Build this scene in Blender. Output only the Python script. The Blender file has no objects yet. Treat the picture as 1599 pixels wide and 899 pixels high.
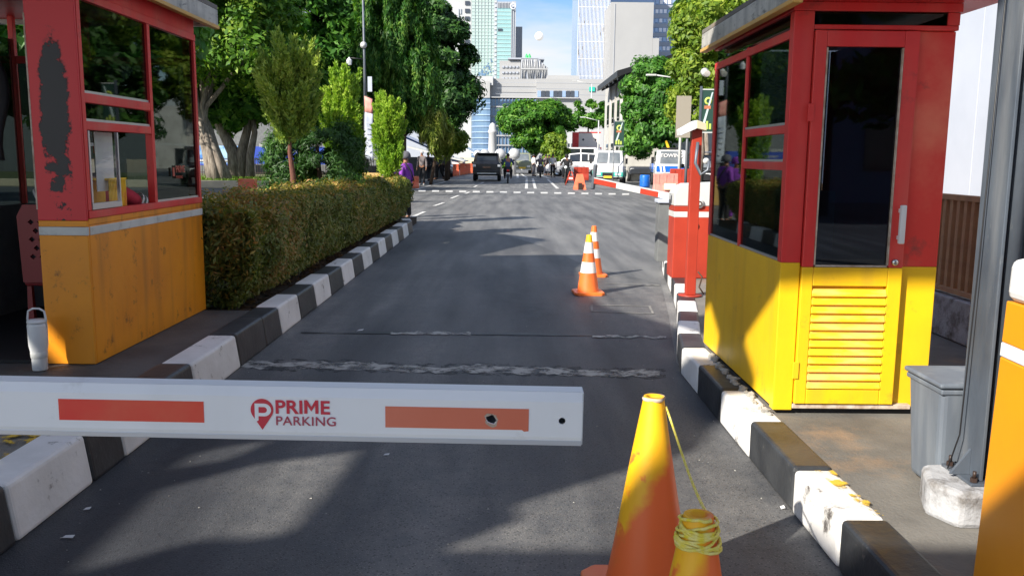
import bpy, bmesh, math, random
import numpy as np
from mathutils import Vector, Matrix, noise as mnoise
from mathutils.geometry import tessellate_polygon
R = math.radians
rng = np.random.default_rng(7)
random.seed(7)
scene = bpy.context.scene
COL = scene.collection

# ------------------------------------------------------------------ camera
F_PX, CAM_H = 1350.0, 1.55
pitch = math.atan((449.5 - 247) / F_PX); yaw = (799.5 - 790) / F_PX; roll = 0.010
Fv = Vector((math.sin(yaw) * math.cos(pitch), math.cos(yaw) * math.cos(pitch), -math.sin(pitch)))
r0 = Vector((math.cos(yaw), -math.sin(yaw), 0)); u0 = r0.cross(Fv)
Rv = r0 * math.cos(roll) + u0 * math.sin(roll); Uv = -r0 * math.sin(roll) + u0 * math.cos(roll)
cam_d = bpy.data.cameras.new('camera'); cam = bpy.data.objects.new('camera', cam_d); COL.objects.link(cam)
cam.matrix_world = Matrix(((Rv.x, Uv.x, -Fv.x, 0), (Rv.y, Uv.y, -Fv.y, 0), (Rv.z, Uv.z, -Fv.z, CAM_H), (0, 0, 0, 1)))
cam_d.sensor_width = 36; cam_d.lens = 36 * F_PX / 1599; cam_d.clip_start = 0.05; cam_d.clip_end = 9000
scene.camera = cam

# ------------------------------------------------------------------ sky and sun
SUN_EL = R(33); SX, SY = 0.73, 0.68                       # the light travels towards +x +y
SH = 1 / math.tan(SUN_EL)
world = bpy.data.worlds.new('World'); scene.world = world; world.use_nodes = True
nt = world.node_tree; nt.nodes.clear()
def N(nt, t, **kw):
    n = nt.nodes.new(t)
    for k, v in kw.items(): setattr(n, k, v)
    return n
out = N(nt, 'ShaderNodeOutputWorld'); bg = N(nt, 'ShaderNodeBackground'); sky = N(nt, 'ShaderNodeTexSky')
sky.sky_type = 'NISHITA'; sky.sun_disc = False; sky.sun_elevation = SUN_EL; sky.sun_rotation = math.atan2(-SX, -SY)
sky.air_density = 1.0; sky.dust_density = 0.5; sky.ozone_density = 1.5
tc = N(nt, 'ShaderNodeTexCoord'); mp = N(nt, 'ShaderNodeMapping'); mp.inputs['Scale'].default_value = (1, 1, 4.5)
nz = N(nt, 'ShaderNodeTexNoise'); nz.inputs['Scale'].default_value = 3.2; nz.inputs['Detail'].default_value = 7; nz.inputs['Roughness'].default_value = 0.55
rp = N(nt, 'ShaderNodeValToRGB'); rp.color_ramp.elements[0].position = 0.43; rp.color_ramp.elements[1].position = 0.70
rp.color_ramp.elements[0].color = (0.05, 0.05, 0.05, 1); rp.color_ramp.elements[1].color = (0.9, 0.9, 0.9, 1)
mx = N(nt, 'ShaderNodeMixRGB'); mx.inputs['Color2'].default_value = (3.3, 3.25, 3.25, 1)
L = nt.links
L.new(tc.outputs['Generated'], mp.inputs['Vector']); L.new(mp.outputs[0], nz.inputs['Vector']); L.new(nz.outputs['Fac'], rp.inputs[0])
hs_ = N(nt, 'ShaderNodeHueSaturation'); hs_.inputs['Saturation'].default_value = 1.25; hs_.inputs['Value'].default_value = 0.52; L.new(sky.outputs[0], hs_.inputs['Color'])
tn_ = N(nt, 'ShaderNodeMixRGB', blend_type='MULTIPLY'); tn_.inputs[0].default_value = 1; tn_.inputs[2].default_value = (0.86, 0.93, 1.06, 1); L.new(hs_.outputs[0], tn_.inputs[1])
L.new(rp.outputs[0], mx.inputs['Fac']); L.new(tn_.outputs[0], mx.inputs['Color1']); L.new(mx.outputs[0], bg.inputs['Color'])
L.new(bg.outputs[0], out.inputs['Surface']); bg.inputs['Strength'].default_value = 0.15
sun_d = bpy.data.lights.new('sun', 'SUN'); sun_d.energy = 4.5; sun_d.angle = R(0.6); sun_d.color = (1.0, 0.93, 0.82)
sun = bpy.data.objects.new('sun', sun_d); COL.objects.link(sun)
sun.rotation_mode = 'QUATERNION'
sun.rotation_quaternion = Vector((SX * math.cos(SUN_EL), SY * math.cos(SUN_EL), -math.sin(SUN_EL))).to_track_quat('-Z', 'Y')
sun.location = (-20, -20, 30)
scene.view_settings.view_transform = 'Standard'; scene.view_settings.look = 'None'
scene.view_settings.exposure = 1.00; scene.view_settings.gamma = 1
scene.cycles.max_bounces = 6; scene.cycles.transparent_max_bounces = 10

# ------------------------------------------------------------------ placing: a pixel seen in the photo -> a point in the place
def _ray(px, py): return Fv + Rv * ((px - 799.5) / F_PX) - Uv * ((py - 449.5) / F_PX)
def G(px, py, z=0.0):
    d = _ray(px, py); t = (z - CAM_H) / d.z
    return Vector((t * d.x, t * d.y, z))
def P(px, py, Y):
    d = _ray(px, py); t = Y / d.y
    return Vector((t * d.x, Y, CAM_H + t * d.z))

# ------------------------------------------------------------------ materials
def hx(s, k=1.0):
    s = s.lstrip('#'); c = [int(s[i:i + 2], 16) / 255 for i in (0, 2, 4)]
    return tuple(((v / 12.92) if v <= 0.04045 else ((v + 0.055) / 1.055) ** 2.4) * k for v in c) + (1,)
def mat(name, c1, c2=None, rough=0.6, metal=0.0, scale=4.0, detail=6, lo=0.35, hi=0.65, bump=0.0, bscale=None, dirt=None, dscale=2.0, dlo=0.55, dhi=0.75, coat=0, spec=0.5, stretch=(1, 1, 1), emit=None):
    m = bpy.data.materials.new(name); m.use_nodes = True
    nt = m.node_tree; L = nt.links; b = nt.nodes['Principled BSDF']
    if isinstance(c1, str): c1 = hx(c1)
    if isinstance(c2, str): c2 = hx(c2)
    b.inputs['Base Color'].default_value = c1; b.inputs['Roughness'].default_value = rough; b.inputs['Metallic'].default_value = metal
    b.inputs['Coat Weight'].default_value = coat; b.inputs['Specular IOR Level'].default_value = spec
    if c2 is None and not bump and dirt is None: return m
    tc = N(nt, 'ShaderNodeTexCoord'); mp = N(nt, 'ShaderNodeMapping'); mp.inputs['Scale'].default_value = stretch
    L.new(tc.outputs['Object'], mp.inputs['Vector'])
    cur = None
    def noise(s, d=detail, r=0.6):
        n = N(nt, 'ShaderNodeTexNoise'); n.inputs['Scale'].default_value = s; n.inputs['Detail'].default_value = d; n.inputs['Roughness'].default_value = r
        L.new(mp.outputs[0], n.inputs['Vector']); return n.outputs['Fac']
    def ramp(s, lo, hi):
        r = N(nt, 'ShaderNodeValToRGB'); r.color_ramp.elements[0].position = lo; r.color_ramp.elements[1].position = hi
        L.new(s, r.inputs[0]); return r.outputs[0]
    if c2 is not None:
        x = N(nt, 'ShaderNodeMixRGB'); x.inputs[1].default_value = c1; x.inputs[2].default_value = c2
        L.new(ramp(noise(scale), lo, hi), x.inputs[0]); cur = x.outputs[0]
    if dirt is not None:
        if isinstance(dirt, str): dirt = hx(dirt)
        x = N(nt, 'ShaderNodeMixRGB'); x.inputs[2].default_value = dirt
        if cur is None: x.inputs[1].default_value = c1
        else: L.new(cur, x.inputs[1])
        L.new(ramp(noise(dscale, 9, 0.7), dlo, dhi), x.inputs[0]); cur = x.outputs[0]
    if cur is not None: L.new(cur, b.inputs['Base Color'])
    if bump:
        bp = N(nt, 'ShaderNodeBump'); bp.inputs['Strength'].default_value = bump; bp.inputs['Distance'].default_value = 0.01
        L.new(noise(bscale or scale * 8, 3), bp.inputs['Height']); L.new(bp.outputs[0], b.inputs['Normal'])
    return m
def streaks(name, c, amt=.45, sc=7, lo=.52, hi=.74):
    m = M[name]; nt = m.node_tree; L = nt.links; b = nt.nodes['Principled BSDF']; src = b.inputs['Base Color'].links[0].from_socket
    tc = N(nt, 'ShaderNodeTexCoord'); mp = N(nt, 'ShaderNodeMapping'); mp.inputs['Scale'].default_value = (1, 1, .10); n = N(nt, 'ShaderNodeTexNoise'); n.inputs['Scale'].default_value = sc; n.inputs['Detail'].default_value = 7
    L.new(tc.outputs['Object'], mp.inputs[0]); L.new(mp.outputs[0], n.inputs['Vector']); r = N(nt, 'ShaderNodeValToRGB'); r.color_ramp.elements[0].position = lo; r.color_ramp.elements[1].position = hi; r.color_ramp.elements[1].color = (amt, amt, amt, 1)
    L.new(n.outputs['Fac'], r.inputs[0]); x = N(nt, 'ShaderNodeMixRGB'); x.inputs[2].default_value = c; L.new(r.outputs[0], x.inputs[0]); L.new(src, x.inputs[1]); L.new(x.outputs[0], b.inputs['Base Color'])
    n2 = N(nt, 'ShaderNodeTexNoise'); n2.inputs['Scale'].default_value = 2.2; n2.inputs['Detail'].default_value = 4; L.new(tc.outputs['Object'], n2.inputs['Vector'])
    mr = N(nt, 'ShaderNodeMapRange'); mr.inputs['To Min'].default_value = .28; mr.inputs['To Max'].default_value = .62; L.new(n2.outputs['Fac'], mr.inputs['Value']); L.new(mr.outputs[0], b.inputs['Roughness'])
def worn(name, c, lo, hi, scale):
    m = mat(name, c, rough=.6); nt = m.node_tree; L = nt.links; b = nt.nodes['Principled BSDF']; o = nt.nodes['Material Output']
    tc = N(nt, 'ShaderNodeTexCoord'); n = N(nt, 'ShaderNodeTexNoise'); n.inputs['Scale'].default_value = scale; n.inputs['Detail'].default_value = 8; n.inputs['Roughness'].default_value = .7
    r = N(nt, 'ShaderNodeValToRGB'); r.color_ramp.elements[0].position = lo; r.color_ramp.elements[1].position = hi
    L.new(tc.outputs['Object'], n.inputs['Vector']); L.new(n.outputs['Fac'], r.inputs[0]); t = N(nt, 'ShaderNodeBsdfTransparent'); x = N(nt, 'ShaderNodeMixShader')
    L.new(r.outputs[0], x.inputs[0]); L.new(t.outputs[0], x.inputs[1]); L.new(b.outputs[0], x.inputs[2]); L.new(x.outputs[0], o.inputs['Surface'])
    return m
def leaf_mat(name, c1, c2, c3, trans=0.35, rough=0.5):
    m = bpy.data.materials.new(name); m.use_nodes = True
    nt = m.node_tree; L = nt.links; b = nt.nodes['Principled BSDF']; o = nt.nodes['Material Output']
    g = N(nt, 'ShaderNodeNewGeometry'); r = N(nt, 'ShaderNodeValToRGB')
    e = r.color_ramp.elements; e[0].position = 0; e[0].color = hx(c1); e[1].position = 1; e[1].color = hx(c3)
    k = e.new(0.55); k.color = hx(c2)
    tc = N(nt, 'ShaderNodeTexCoord'); n = N(nt, 'ShaderNodeTexNoise'); n.inputs['Scale'].default_value = 0.9; n.inputs['Detail'].default_value = 3
    L.new(tc.outputs['Object'], n.inputs['Vector'])
    a = N(nt, 'ShaderNodeMath', operation='MULTIPLY_ADD'); a.inputs[1].default_value = 0.55
    s = N(nt, 'ShaderNodeMath', operation='MULTIPLY_ADD'); s.inputs[1].default_value = 1.5; s.inputs[2].default_value = -0.5
    L.new(n.outputs['Fac'], s.inputs[0]); L.new(g.outputs['Random Per Island'], a.inputs[0]); L.new(s.outputs[0], a.inputs[2])
    L.new(a.outputs[0], r.inputs[0]); L.new(r.outputs[0], b.inputs['Base Color']); b.inputs['Roughness'].default_value = rough
    b.inputs['Specular IOR Level'].default_value = 0.35
    t = N(nt, 'ShaderNodeBsdfTranslucent'); gm = N(nt, 'ShaderNodeMixRGB', blend_type='MULTIPLY'); gm.inputs[0].default_value = 1; gm.inputs[2].default_value = (1.15, 1.25, 0.45, 1)
    L.new(r.outputs[0], gm.inputs[1]); L.new(gm.outputs[0], t.inputs['Color'])
    x = N(nt, 'ShaderNodeMixShader'); x.inputs[0].default_value = trans
    L.new(b.outputs[0], x.inputs[1]); L.new(t.outputs[0], x.inputs[2]); L.new(x.outputs[0], o.inputs['Surface'])
    return m
def tint_glass(name, tint, ior=1.5, refl=(1, 1, 1, 1)):
    m = bpy.data.materials.new(name); m.use_nodes = True
    nt = m.node_tree; L = nt.links; nt.nodes.clear(); o = N(nt, 'ShaderNodeOutputMaterial')
    t = N(nt, 'ShaderNodeBsdfTransparent'); t.inputs[0].default_value = tint
    g = N(nt, 'ShaderNodeBsdfGlossy'); g.inputs['Roughness'].default_value = 0.02; g.inputs[0].default_value = refl
    f = N(nt, 'ShaderNodeFresnel'); f.inputs[0].default_value = ior; x = N(nt, 'ShaderNodeMixShader')
    gb_ = N(nt, 'ShaderNodeNewGeometry'); iv = N(nt, 'ShaderNodeMath', operation='SUBTRACT'); iv.inputs[0].default_value = 1; L.new(gb_.outputs['Backfacing'], iv.inputs[1]); ml_ = N(nt, 'ShaderNodeMath', operation='MULTIPLY'); L.new(f.outputs[0], ml_.inputs[0]); L.new(iv.outputs[0], ml_.inputs[1])
    L.new(ml_.outputs[0], x.inputs[0]); L.new(t.outputs[0], x.inputs[1]); L.new(g.outputs[0], x.inputs[2]); L.new(x.outputs[0], o.inputs[0])
    return m
M = {}
def asphalt(name, a, b, stain, sl=0.45, sh=0.7, sscale=0.5, stretch=(1, 1, 1)):
    m = bpy.data.materials.new(name); m.use_nodes = True
    nt = m.node_tree; L = nt.links; bs = nt.nodes['Principled BSDF']
    tc = N(nt, 'ShaderNodeTexCoord'); mp = N(nt, 'ShaderNodeMapping'); mp.inputs['Scale'].default_value = stretch
    L.new(tc.outputs['Object'], mp.inputs[0])
    v = N(nt, 'ShaderNodeTexVoronoi'); v.inputs['Scale'].default_value = 150; L.new(tc.outputs['Object'], v.inputs['Vector'])
    n1 = N(nt, 'ShaderNodeTexNoise'); n1.inputs['Scale'].default_value = 5; n1.inputs['Detail'].default_value = 12; n1.inputs['Roughness'].default_value = 0.78; L.new(tc.outputs['Object'], n1.inputs['Vector'])
    n2 = N(nt, 'ShaderNodeTexNoise'); n2.inputs['Scale'].default_value = sscale; n2.inputs['Detail'].default_value = 5; L.new(mp.outputs[0], n2.inputs['Vector'])
    r1 = N(nt, 'ShaderNodeValToRGB'); r1.color_ramp.elements[0].position = 0.3; r1.color_ramp.elements[1].position = 0.7; L.new(n1.outputs['Fac'], r1.inputs[0])
    r2 = N(nt, 'ShaderNodeValToRGB'); r2.color_ramp.elements[0].position = sl; r2.color_ramp.elements[1].position = sh; L.new(n2.outputs['Fac'], r2.inputs[0])
    x1 = N(nt, 'ShaderNodeMixRGB'); x1.inputs[1].default_value = a; x1.inputs[2].default_value = b; L.new(r1.outputs[0], x1.inputs[0])
    x2 = N(nt, 'ShaderNodeMixRGB'); x2.inputs[2].default_value = stain; L.new(x1.outputs[0], x2.inputs[1]); L.new(r2.outputs[0], x2.inputs[0])
    vr = N(nt, 'ShaderNodeTexVoronoi'); vr.inputs['Scale'].default_value = 85; L.new(tc.outputs['Object'], vr.inputs['Vector'])
    rv = N(nt, 'ShaderNodeValToRGB'); rv.color_ramp.elements[0].position = 0.10; rv.color_ramp.elements[0].color = (2.6, 2.5, 2.3, 1); rv.color_ramp.elements[1].position = 0.22; rv.color_ramp.elements[1].color = (0.9, 0.9, 0.9, 1)
    L.new(vr.outputs['Distance'], rv.inputs[0])
    x3 = N(nt, 'ShaderNodeMixRGB', blend_type='MULTIPLY'); x3.inputs[0].default_value = 0.85; L.new(x2.outputs[0], x3.inputs[1]); L.new(rv.outputs[0], x3.inputs[2])
    pv = N(nt, 'ShaderNodeTexVoronoi'); pv.inputs['Scale'].default_value = 55; L.new(tc.outputs['Object'], pv.inputs['Vector'])
    rq = N(nt, 'ShaderNodeValToRGB'); rq.color_ramp.elements[0].position = 0.10; rq.color_ramp.elements[0].color = (.25, .25, .25, 1); rq.color_ramp.elements[1].position = 0.34; L.new(pv.outputs['Distance'], rq.inputs[0])
    x4 = N(nt, 'ShaderNodeMixRGB', blend_type='MULTIPLY'); x4.inputs[0].default_value = .95; L.new(x3.outputs[0], x4.inputs[1]); L.new(rq.outputs[0], x4.inputs[2])
    ms = N(nt, 'ShaderNodeMapping'); ms.inputs['Scale'].default_value = (2.2, .16, 1); L.new(tc.outputs['Object'], ms.inputs[0])
    sn = N(nt, 'ShaderNodeTexNoise'); sn.inputs['Scale'].default_value = 1.5; sn.inputs['Detail'].default_value = 6; L.new(ms.outputs[0], sn.inputs['Vector'])
    rs = N(nt, 'ShaderNodeValToRGB'); rs.color_ramp.elements[0].position = 0.35; rs.color_ramp.elements[0].color = (.68, .68, .70, 1); rs.color_ramp.elements[1].position = 0.65; rs.color_ramp.elements[1].color = (1.25, 1.24, 1.22, 1); L.new(sn.outputs['Fac'], rs.inputs[0])
    x5 = N(nt, 'ShaderNodeMixRGB', blend_type='MULTIPLY'); x5.inputs[0].default_value = 1; L.new(x4.outputs[0], x5.inputs[1]); L.new(rs.outputs[0], x5.inputs[2])
    rr_ = N(nt, 'ShaderNodeMapRange'); rr_.inputs['To Min'].default_value = .42; rr_.inputs['To Max'].default_value = .8; L.new(n1.outputs['Fac'], rr_.inputs['Value']); L.new(rr_.outputs[0], bs.inputs['Roughness'])
    L.new(x5.outputs[0], bs.inputs['Base Color']); bs.inputs['Specular IOR Level'].default_value = 0.5
    bp = N(nt, 'ShaderNodeBump'); bp.inputs['Strength'].default_value = 0.4; bp.inputs['Distance'].default_value = 0.004
    L.new(v.outputs['Distance'], bp.inputs['Height']); L.new(bp.outputs[0], bs.inputs['Normal'])
    return m
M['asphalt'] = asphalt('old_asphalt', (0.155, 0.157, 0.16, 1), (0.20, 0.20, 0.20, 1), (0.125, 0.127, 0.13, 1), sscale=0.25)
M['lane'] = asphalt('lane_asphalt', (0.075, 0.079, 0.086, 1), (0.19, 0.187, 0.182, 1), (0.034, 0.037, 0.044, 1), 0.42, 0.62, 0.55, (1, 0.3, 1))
M['concrete'] = mat('island_concrete', (0.20, 0.19, 0.17, 1), (0.11, 0.105, 0.095, 1), 0.85, scale=1.8, bump=0.5, bscale=60, dirt=(0.30, 0.20, 0.12, 1), dscale=1.3)
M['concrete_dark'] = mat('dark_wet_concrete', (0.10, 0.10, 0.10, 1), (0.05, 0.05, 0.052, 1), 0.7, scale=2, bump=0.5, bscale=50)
M['patch'] = mat('cement_patch', (0.46, 0.45, 0.41, 1), (0.24, 0.23, 0.21, 1), 0.9, scale=5, bump=0.6, bscale=60, dirt=(0.05, 0.05, 0.05, 1), dscale=7, dlo=0.58, dhi=0.66)
M['kerb_white'] = mat('kerb_white_paint', (0.80, 0.79, 0.78, 1), (0.66, 0.65, 0.63, 1), 0.6, scale=3, bump=0.3, bscale=25, dirt=(0.10, 0.09, 0.085, 1), dscale=6, dlo=0.60, dhi=0.68)
M['kerb_black'] = mat('kerb_black_paint', (0.018, 0.020, 0.024, 1), (0.045, 0.048, 0.052, 1), 0.45, scale=4, bump=0.3, bscale=25, dirt=(0.16, 0.15, 0.14, 1), dscale=8, dlo=0.64, dhi=0.74)
M['soil'] = mat('bed_soil', (0.07, 0.045, 0.03, 1), (0.03, 0.02, 0.015, 1), 0.95, scale=9, bump=1, bscale=40)
M['mark'] = mat('road_paint', (0.72, 0.72, 0.70, 1), (0.45, 0.45, 0.44, 1), 0.7, scale=6, dirt=(0.18, 0.18, 0.18, 1), dscale=9, dlo=0.58, dhi=0.70)
M['mark_faint'] = mat('faint_road_paint', (0.28, 0.27, 0.25, 1), (0.16, 0.16, 0.15, 1), 0.8, scale=8)
M['tar'] = mat('tar_seam', (0.012, 0.012, 0.013, 1), rough=0.5)
M['red'] = mat('red_booth_paint', (0.74, 0.034, 0.032, 1), (0.60, 0.026, 0.028, 1), 0.42, scale=2.5, bump=0.08, bscale=30, dirt=(0.16, 0.02, 0.02, 1), dscale=4, dlo=0.58, dhi=0.76)
M['yellow'] = mat('yellow_booth_paint', (0.86, 0.53, 0.008, 1), (0.78, 0.45, 0.008, 1), 0.4, scale=2, bump=0.08, bscale=25, dirt=(0.42, 0.22, 0.03, 1), dscale=5, dlo=0.59, dhi=0.78)
M['slat'] = mat('worn_yellow_slat', (0.86, 0.53, 0.01, 1), (0.80, 0.42, 0.12, 1), 0.5, scale=3, lo=0.45, hi=0.62, stretch=(1, 1, 4))
M['orange'] = mat('orange_booth_paint', (0.84, 0.31, 0.008, 1), (0.72, 0.25, 0.008, 1), 0.5, scale=1.6, bump=0.15, bscale=14, dirt=(0.20, 0.07, 0.015, 1), dscale=7, dlo=0.58, dhi=0.70)
M['stripe'] = mat('white_stripe_paint', (0.62, 0.64, 0.62, 1), (0.5, 0.52, 0.5, 1), 0.5, dirt=(0.3, 0.3, 0.28, 1), dscale=8)
M['bare'] = mat('worn_wood_edge', (0.35, 0.25, 0.18, 1), (0.55, 0.48, 0.4, 1), 0.8, scale=20)
M['alu'] = mat('aluminium_trim', (0.6, 0.61, 0.63, 1), rough=0.35, metal=0.7)
M['fascia'] = mat('weathered_white_fascia', (0.50, 0.49, 0.46, 1), (0.36, 0.35, 0.33, 1), 0.7, scale=3, dirt=(0.10, 0.10, 0.11, 1), dscale=7, dlo=0.57, dhi=0.66, stretch=(1, 1, 3))
M['fascia_y'] = mat('yellow_fascia_edge', (0.62, 0.36, 0.08, 1), (0.5, 0.32, 0.12, 1), 0.6, scale=6)
M['glass'] = tint_glass('tinted_window_glass', (0.26, 0.30, 0.30, 1), 1.6, (.55, .62, .60, 1))
M['glass_clear'] = tint_glass('clear_glass', (0.93, 0.94, 0.94, 1), 1.35, (.7, .7, .7, 1))
M['glass_door'] = tint_glass('door_glass', (0.30, 0.33, 0.38, 1), 1.7, (0.6, 0.7, 0.9, 1))
M['dark'] = mat('dark_interior', (0.012, 0.013, 0.016, 1), rough=0.8)
M['grey_in'] = mat('grey_interior_panel', (0.16, 0.17, 0.17, 1), (0.11, 0.115, 0.12, 1), 0.8)
M['white_plastic'] = mat('white_plastic', (0.72, 0.73, 0.74, 1), (0.64, 0.65, 0.66, 1), 0.45, scale=3)
M['arm'] = mat('arm_white_aluminium', (0.86, 0.88, 0.90, 1), (0.78, 0.80, 0.82, 1), 0.35, scale=1.2, spec=0.5, dirt=(0.55, 0.55, 0.53, 1), dscale=5, dlo=0.62, dhi=0.8)
M['arm_line'] = mat('arm_grey_edge', (0.55, 0.57, 0.60, 1), rough=0.3, metal=0.3)
M['sticker'] = mat('red_reflective_sticker', (0.74, 0.035, 0.025, 1), (0.70, 0.12, 0.06, 1), 0.35, scale=1.8, lo=0.42, hi=0.6)
M['sticker_fade'] = mat('faded_red_sticker', (0.62, 0.15, 0.08, 1), (0.68, 0.20, 0.12, 1), 0.45, scale=2)
M['logo'] = mat('logo_red', (0.62, 0.02, 0.055, 1), (0.55, 0.05, 0.06, 1), 0.5, scale=5)
M['logo_thin'] = mat('logo_dull_red', (0.42, 0.06, 0.10, 1), rough=0.5)
M['hole'] = mat('hole_dark', (0.01, 0.01, 0.01, 1), rough=0.9)
M['cone_o'] = mat('cone_orange', (0.86, 0.15, 0.03, 1), (0.80, 0.20, 0.035, 1), 0.45, scale=3, dirt=(0.25, 0.06, 0.03, 1), dscale=5, dlo=0.64, dhi=0.74, coat=0.1)
M['cone_y'] = mat('cone_yellow_paint', (0.88, 0.55, 0.01, 1), (0.85, 0.30, 0.03, 1), 0.5, scale=6, lo=0.5, hi=0.66)
M['cone_w'] = mat('cone_white_band', (0.78, 0.78, 0.76, 1), (0.66, 0.66, 0.64, 1), 0.4)
M['rope'] = mat('yellow_rope', (0.75, 0.62, 0.02, 1), (0.80, 0.72, 0.25, 1), 0.6, scale=60)
M['bin'] = mat('grey_bin_plastic', (0.145, 0.17, 0.20, 1), (0.115, 0.135, 0.165, 1), 0.45, scale=2, stretch=(4, 4, 1), dirt=(0.3, 0.3, 0.3, 1), dscale=4, dlo=0.68, dhi=0.8)
M['steel'] = mat('galvanised_steel', (0.13, 0.155, 0.19, 1), (0.065, 0.08, 0.105, 1), 0.5, metal=0.35, scale=1.6, bump=0.15, bscale=16, dirt=(0.36, 0.36, 0.35, 1), dscale=3, dlo=0.60, dhi=0.76, stretch=(2, 2, 0.7))
M['machine_red'] = mat('machine_red', (0.42, 0.045, 0.022, 1), (0.33, 0.034, 0.018, 1), 0.4, scale=2)
M['machine_grey'] = mat('machine_pale_grey', (0.58, 0.59, 0.58, 1), (0.5, 0.51, 0.50, 1), 0.4, scale=2)
M['red_faded'] = mat('sun_faded_red', (0.70, 0.040, 0.03, 1), (0.78, 0.17, 0.10, 1), 0.5, scale=1.7, lo=.45, hi=.68, dirt=(.22, .05, .04, 1), dscale=3, dlo=.60, dhi=.74)
M['machine_orange'] = mat('machine_orange', (0.78, 0.30, 0.008, 1), (0.72, 0.27, 0.01, 1), 0.4, scale=2)
M['slot'] = mat('dark_slot', (0.035, 0.02, 0.015, 1), rough=0.5)
M['wallblue'] = mat('white_sheet_wall', (0.46, 0.50, 0.58, 1), (0.42, 0.46, 0.54, 1), 0.6, scale=1.5)
M['fence_brown'] = mat('brown_fence_metal', (0.42, 0.24, 0.12, 1), (0.32, 0.17, 0.09, 1), 0.6, scale=9)
M['plinth'] = mat('painted_plinth', (0.42, 0.43, 0.45, 1), (0.28, 0.28, 0.29, 1), 0.8, scale=6, bump=0.6, dirt=(0.10, 0.085, 0.07, 1), dscale=7, dlo=.48, dhi=.66)
M['black'] = mat('black_plastic', (0.012, 0.012, 0.014, 1), rough=0.45)
M['rubber'] = mat('tyre_rubber', (0.02, 0.02, 0.021, 1), rough=0.85)
M['carblack'] = mat('black_car_paint', (0.007, 0.008, 0.011, 1), rough=0.3, coat=.25)
M['cargrey'] = mat('dark_grey_car_paint', (0.04, 0.045, 0.055, 1), rough=0.3, coat=1)
M['carwhite'] = mat('white_car_paint', (0.78, 0.78, 0.78, 1), (0.72, 0.72, 0.72, 1), 0.3, coat=0.6)
M['teal'] = mat('teal_car_paint', (0.02, 0.42, 0.33, 1), rough=0.35, coat=0.5)
M['truckblue'] = mat('blue_truck_paint', (0.01, 0.13, 0.55, 1), rough=0.35, coat=0.5)
M['carglass'] = mat('car_window', (0.02, 0.025, 0.03, 1), rough=0.05, spec=0.8)
M['windscreen'] = mat('grey_windscreen', (0.10, 0.12, 0.14, 1), (0.2, 0.22, 0.24, 1), 0.08, scale=1.2)
M['chrome'] = mat('chrome', (0.6, 0.6, 0.6, 1), rough=0.2, metal=1)
M['lamp_w'] = mat('headlamp_lens', (0.7, 0.72, 0.74, 1), rough=0.1)
M['lamp_r'] = mat('tail_lamp_red', (0.55, 0.02, 0.02, 1), rough=0.15)
M['plate_y'] = mat('yellow_plate', (0.75, 0.50, 0.03, 1), rough=0.5)
M['plate_w'] = mat('white_plate', (0.7, 0.7, 0.68, 1), rough=0.5)
M['barrier_o'] = mat('orange_barrier_plastic', (0.80, 0.13, 0.05, 1), (0.72, 0.20, 0.10, 1), 0.5, scale=4)
M['barrier_pink'] = mat('faded_pink_board', (0.72, 0.25, 0.22, 1), (0.65, 0.35, 0.28, 1), 0.6, scale=5)
M['cream'] = mat('cream_paint', (0.70, 0.62, 0.42, 1), rough=0.6)
M['bark'] = mat('pale_ficus_bark', (0.34, 0.30, 0.25, 1), (0.13, 0.10, 0.08, 1), 0.9, scale=5, bump=1, bscale=20, stretch=(3, 3, 0.5))
M['bark_d'] = mat('brown_bark', (0.11, 0.07, 0.045, 1), (0.05, 0.03, 0.02, 1), 0.9, scale=6, bump=1, bscale=30, stretch=(3, 3, 0.5))
M['bark_r'] = mat('red_brown_bark', (0.20, 0.075, 0.05, 1), (0.09, 0.04, 0.03, 1), 0.9, scale=9, bump=1, bscale=30, stretch=(4, 4, 0.4))
M['pave'] = mat('pale_pavement', (0.30, 0.29, 0.26, 1), (0.22, 0.21, 0.19, 1), 0.9, scale=2)
M['creamkerb'] = mat('cream_kerb', (0.72, 0.60, 0.42, 1), (0.6, 0.5, 0.36, 1), 0.8, scale=3)
M['grass'] = leaf_mat('grass_blades', '#2d4a12', '#55731c', '#7f8f2f', 0.2)
M['turf'] = mat('turf_ground', (0.09, 0.12, 0.03, 1), (0.13, 0.13, 0.05, 1), 0.95, scale=5)
M['skin'] = mat('skin', (0.30, 0.14, 0.08, 1), rough=0.5)
M['hair'] = mat('black_hair', (0.01, 0.008, 0.007, 1), rough=0.5)
for k, c in dict(c_red=(0.50, 0.03, 0.06), c_purple=(0.30, 0.06, 0.50), c_black=(0.014, 0.014, 0.018), c_navy=(0.03, 0.04, 0.07), c_grey=(0.12, 0.12, 0.14), c_white=(0.7, 0.7, 0.7), c_shoe=(0.75, 0.75, 0.75), c_check=(0.20, 0.17, 0.17), c_blue=(0.06, 0.09, 0.20)).items():
    M[k] = mat('cloth_' + k[2:], c + (1,), tuple(v * 0.7 for v in c) + (1,), 0.85, scale=14)

streaks('red', (.62, .12, .09, 1), .55, 5, .45, .72); streaks('yellow', (.55, .30, .03, 1), .40); streaks('orange', (.34, .12, .02, 1), .55, 6); streaks('fascia', (.12, .12, .13, 1), .6, 9, .45, .7); streaks('steel', (.30, .31, .32, 1), .6, 10, .48, .7); streaks('bin', (.32, .34, .36, 1), .4, 12); streaks('arm', (.5, .5, .47, 1), .35, 3, .55, .8)
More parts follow.
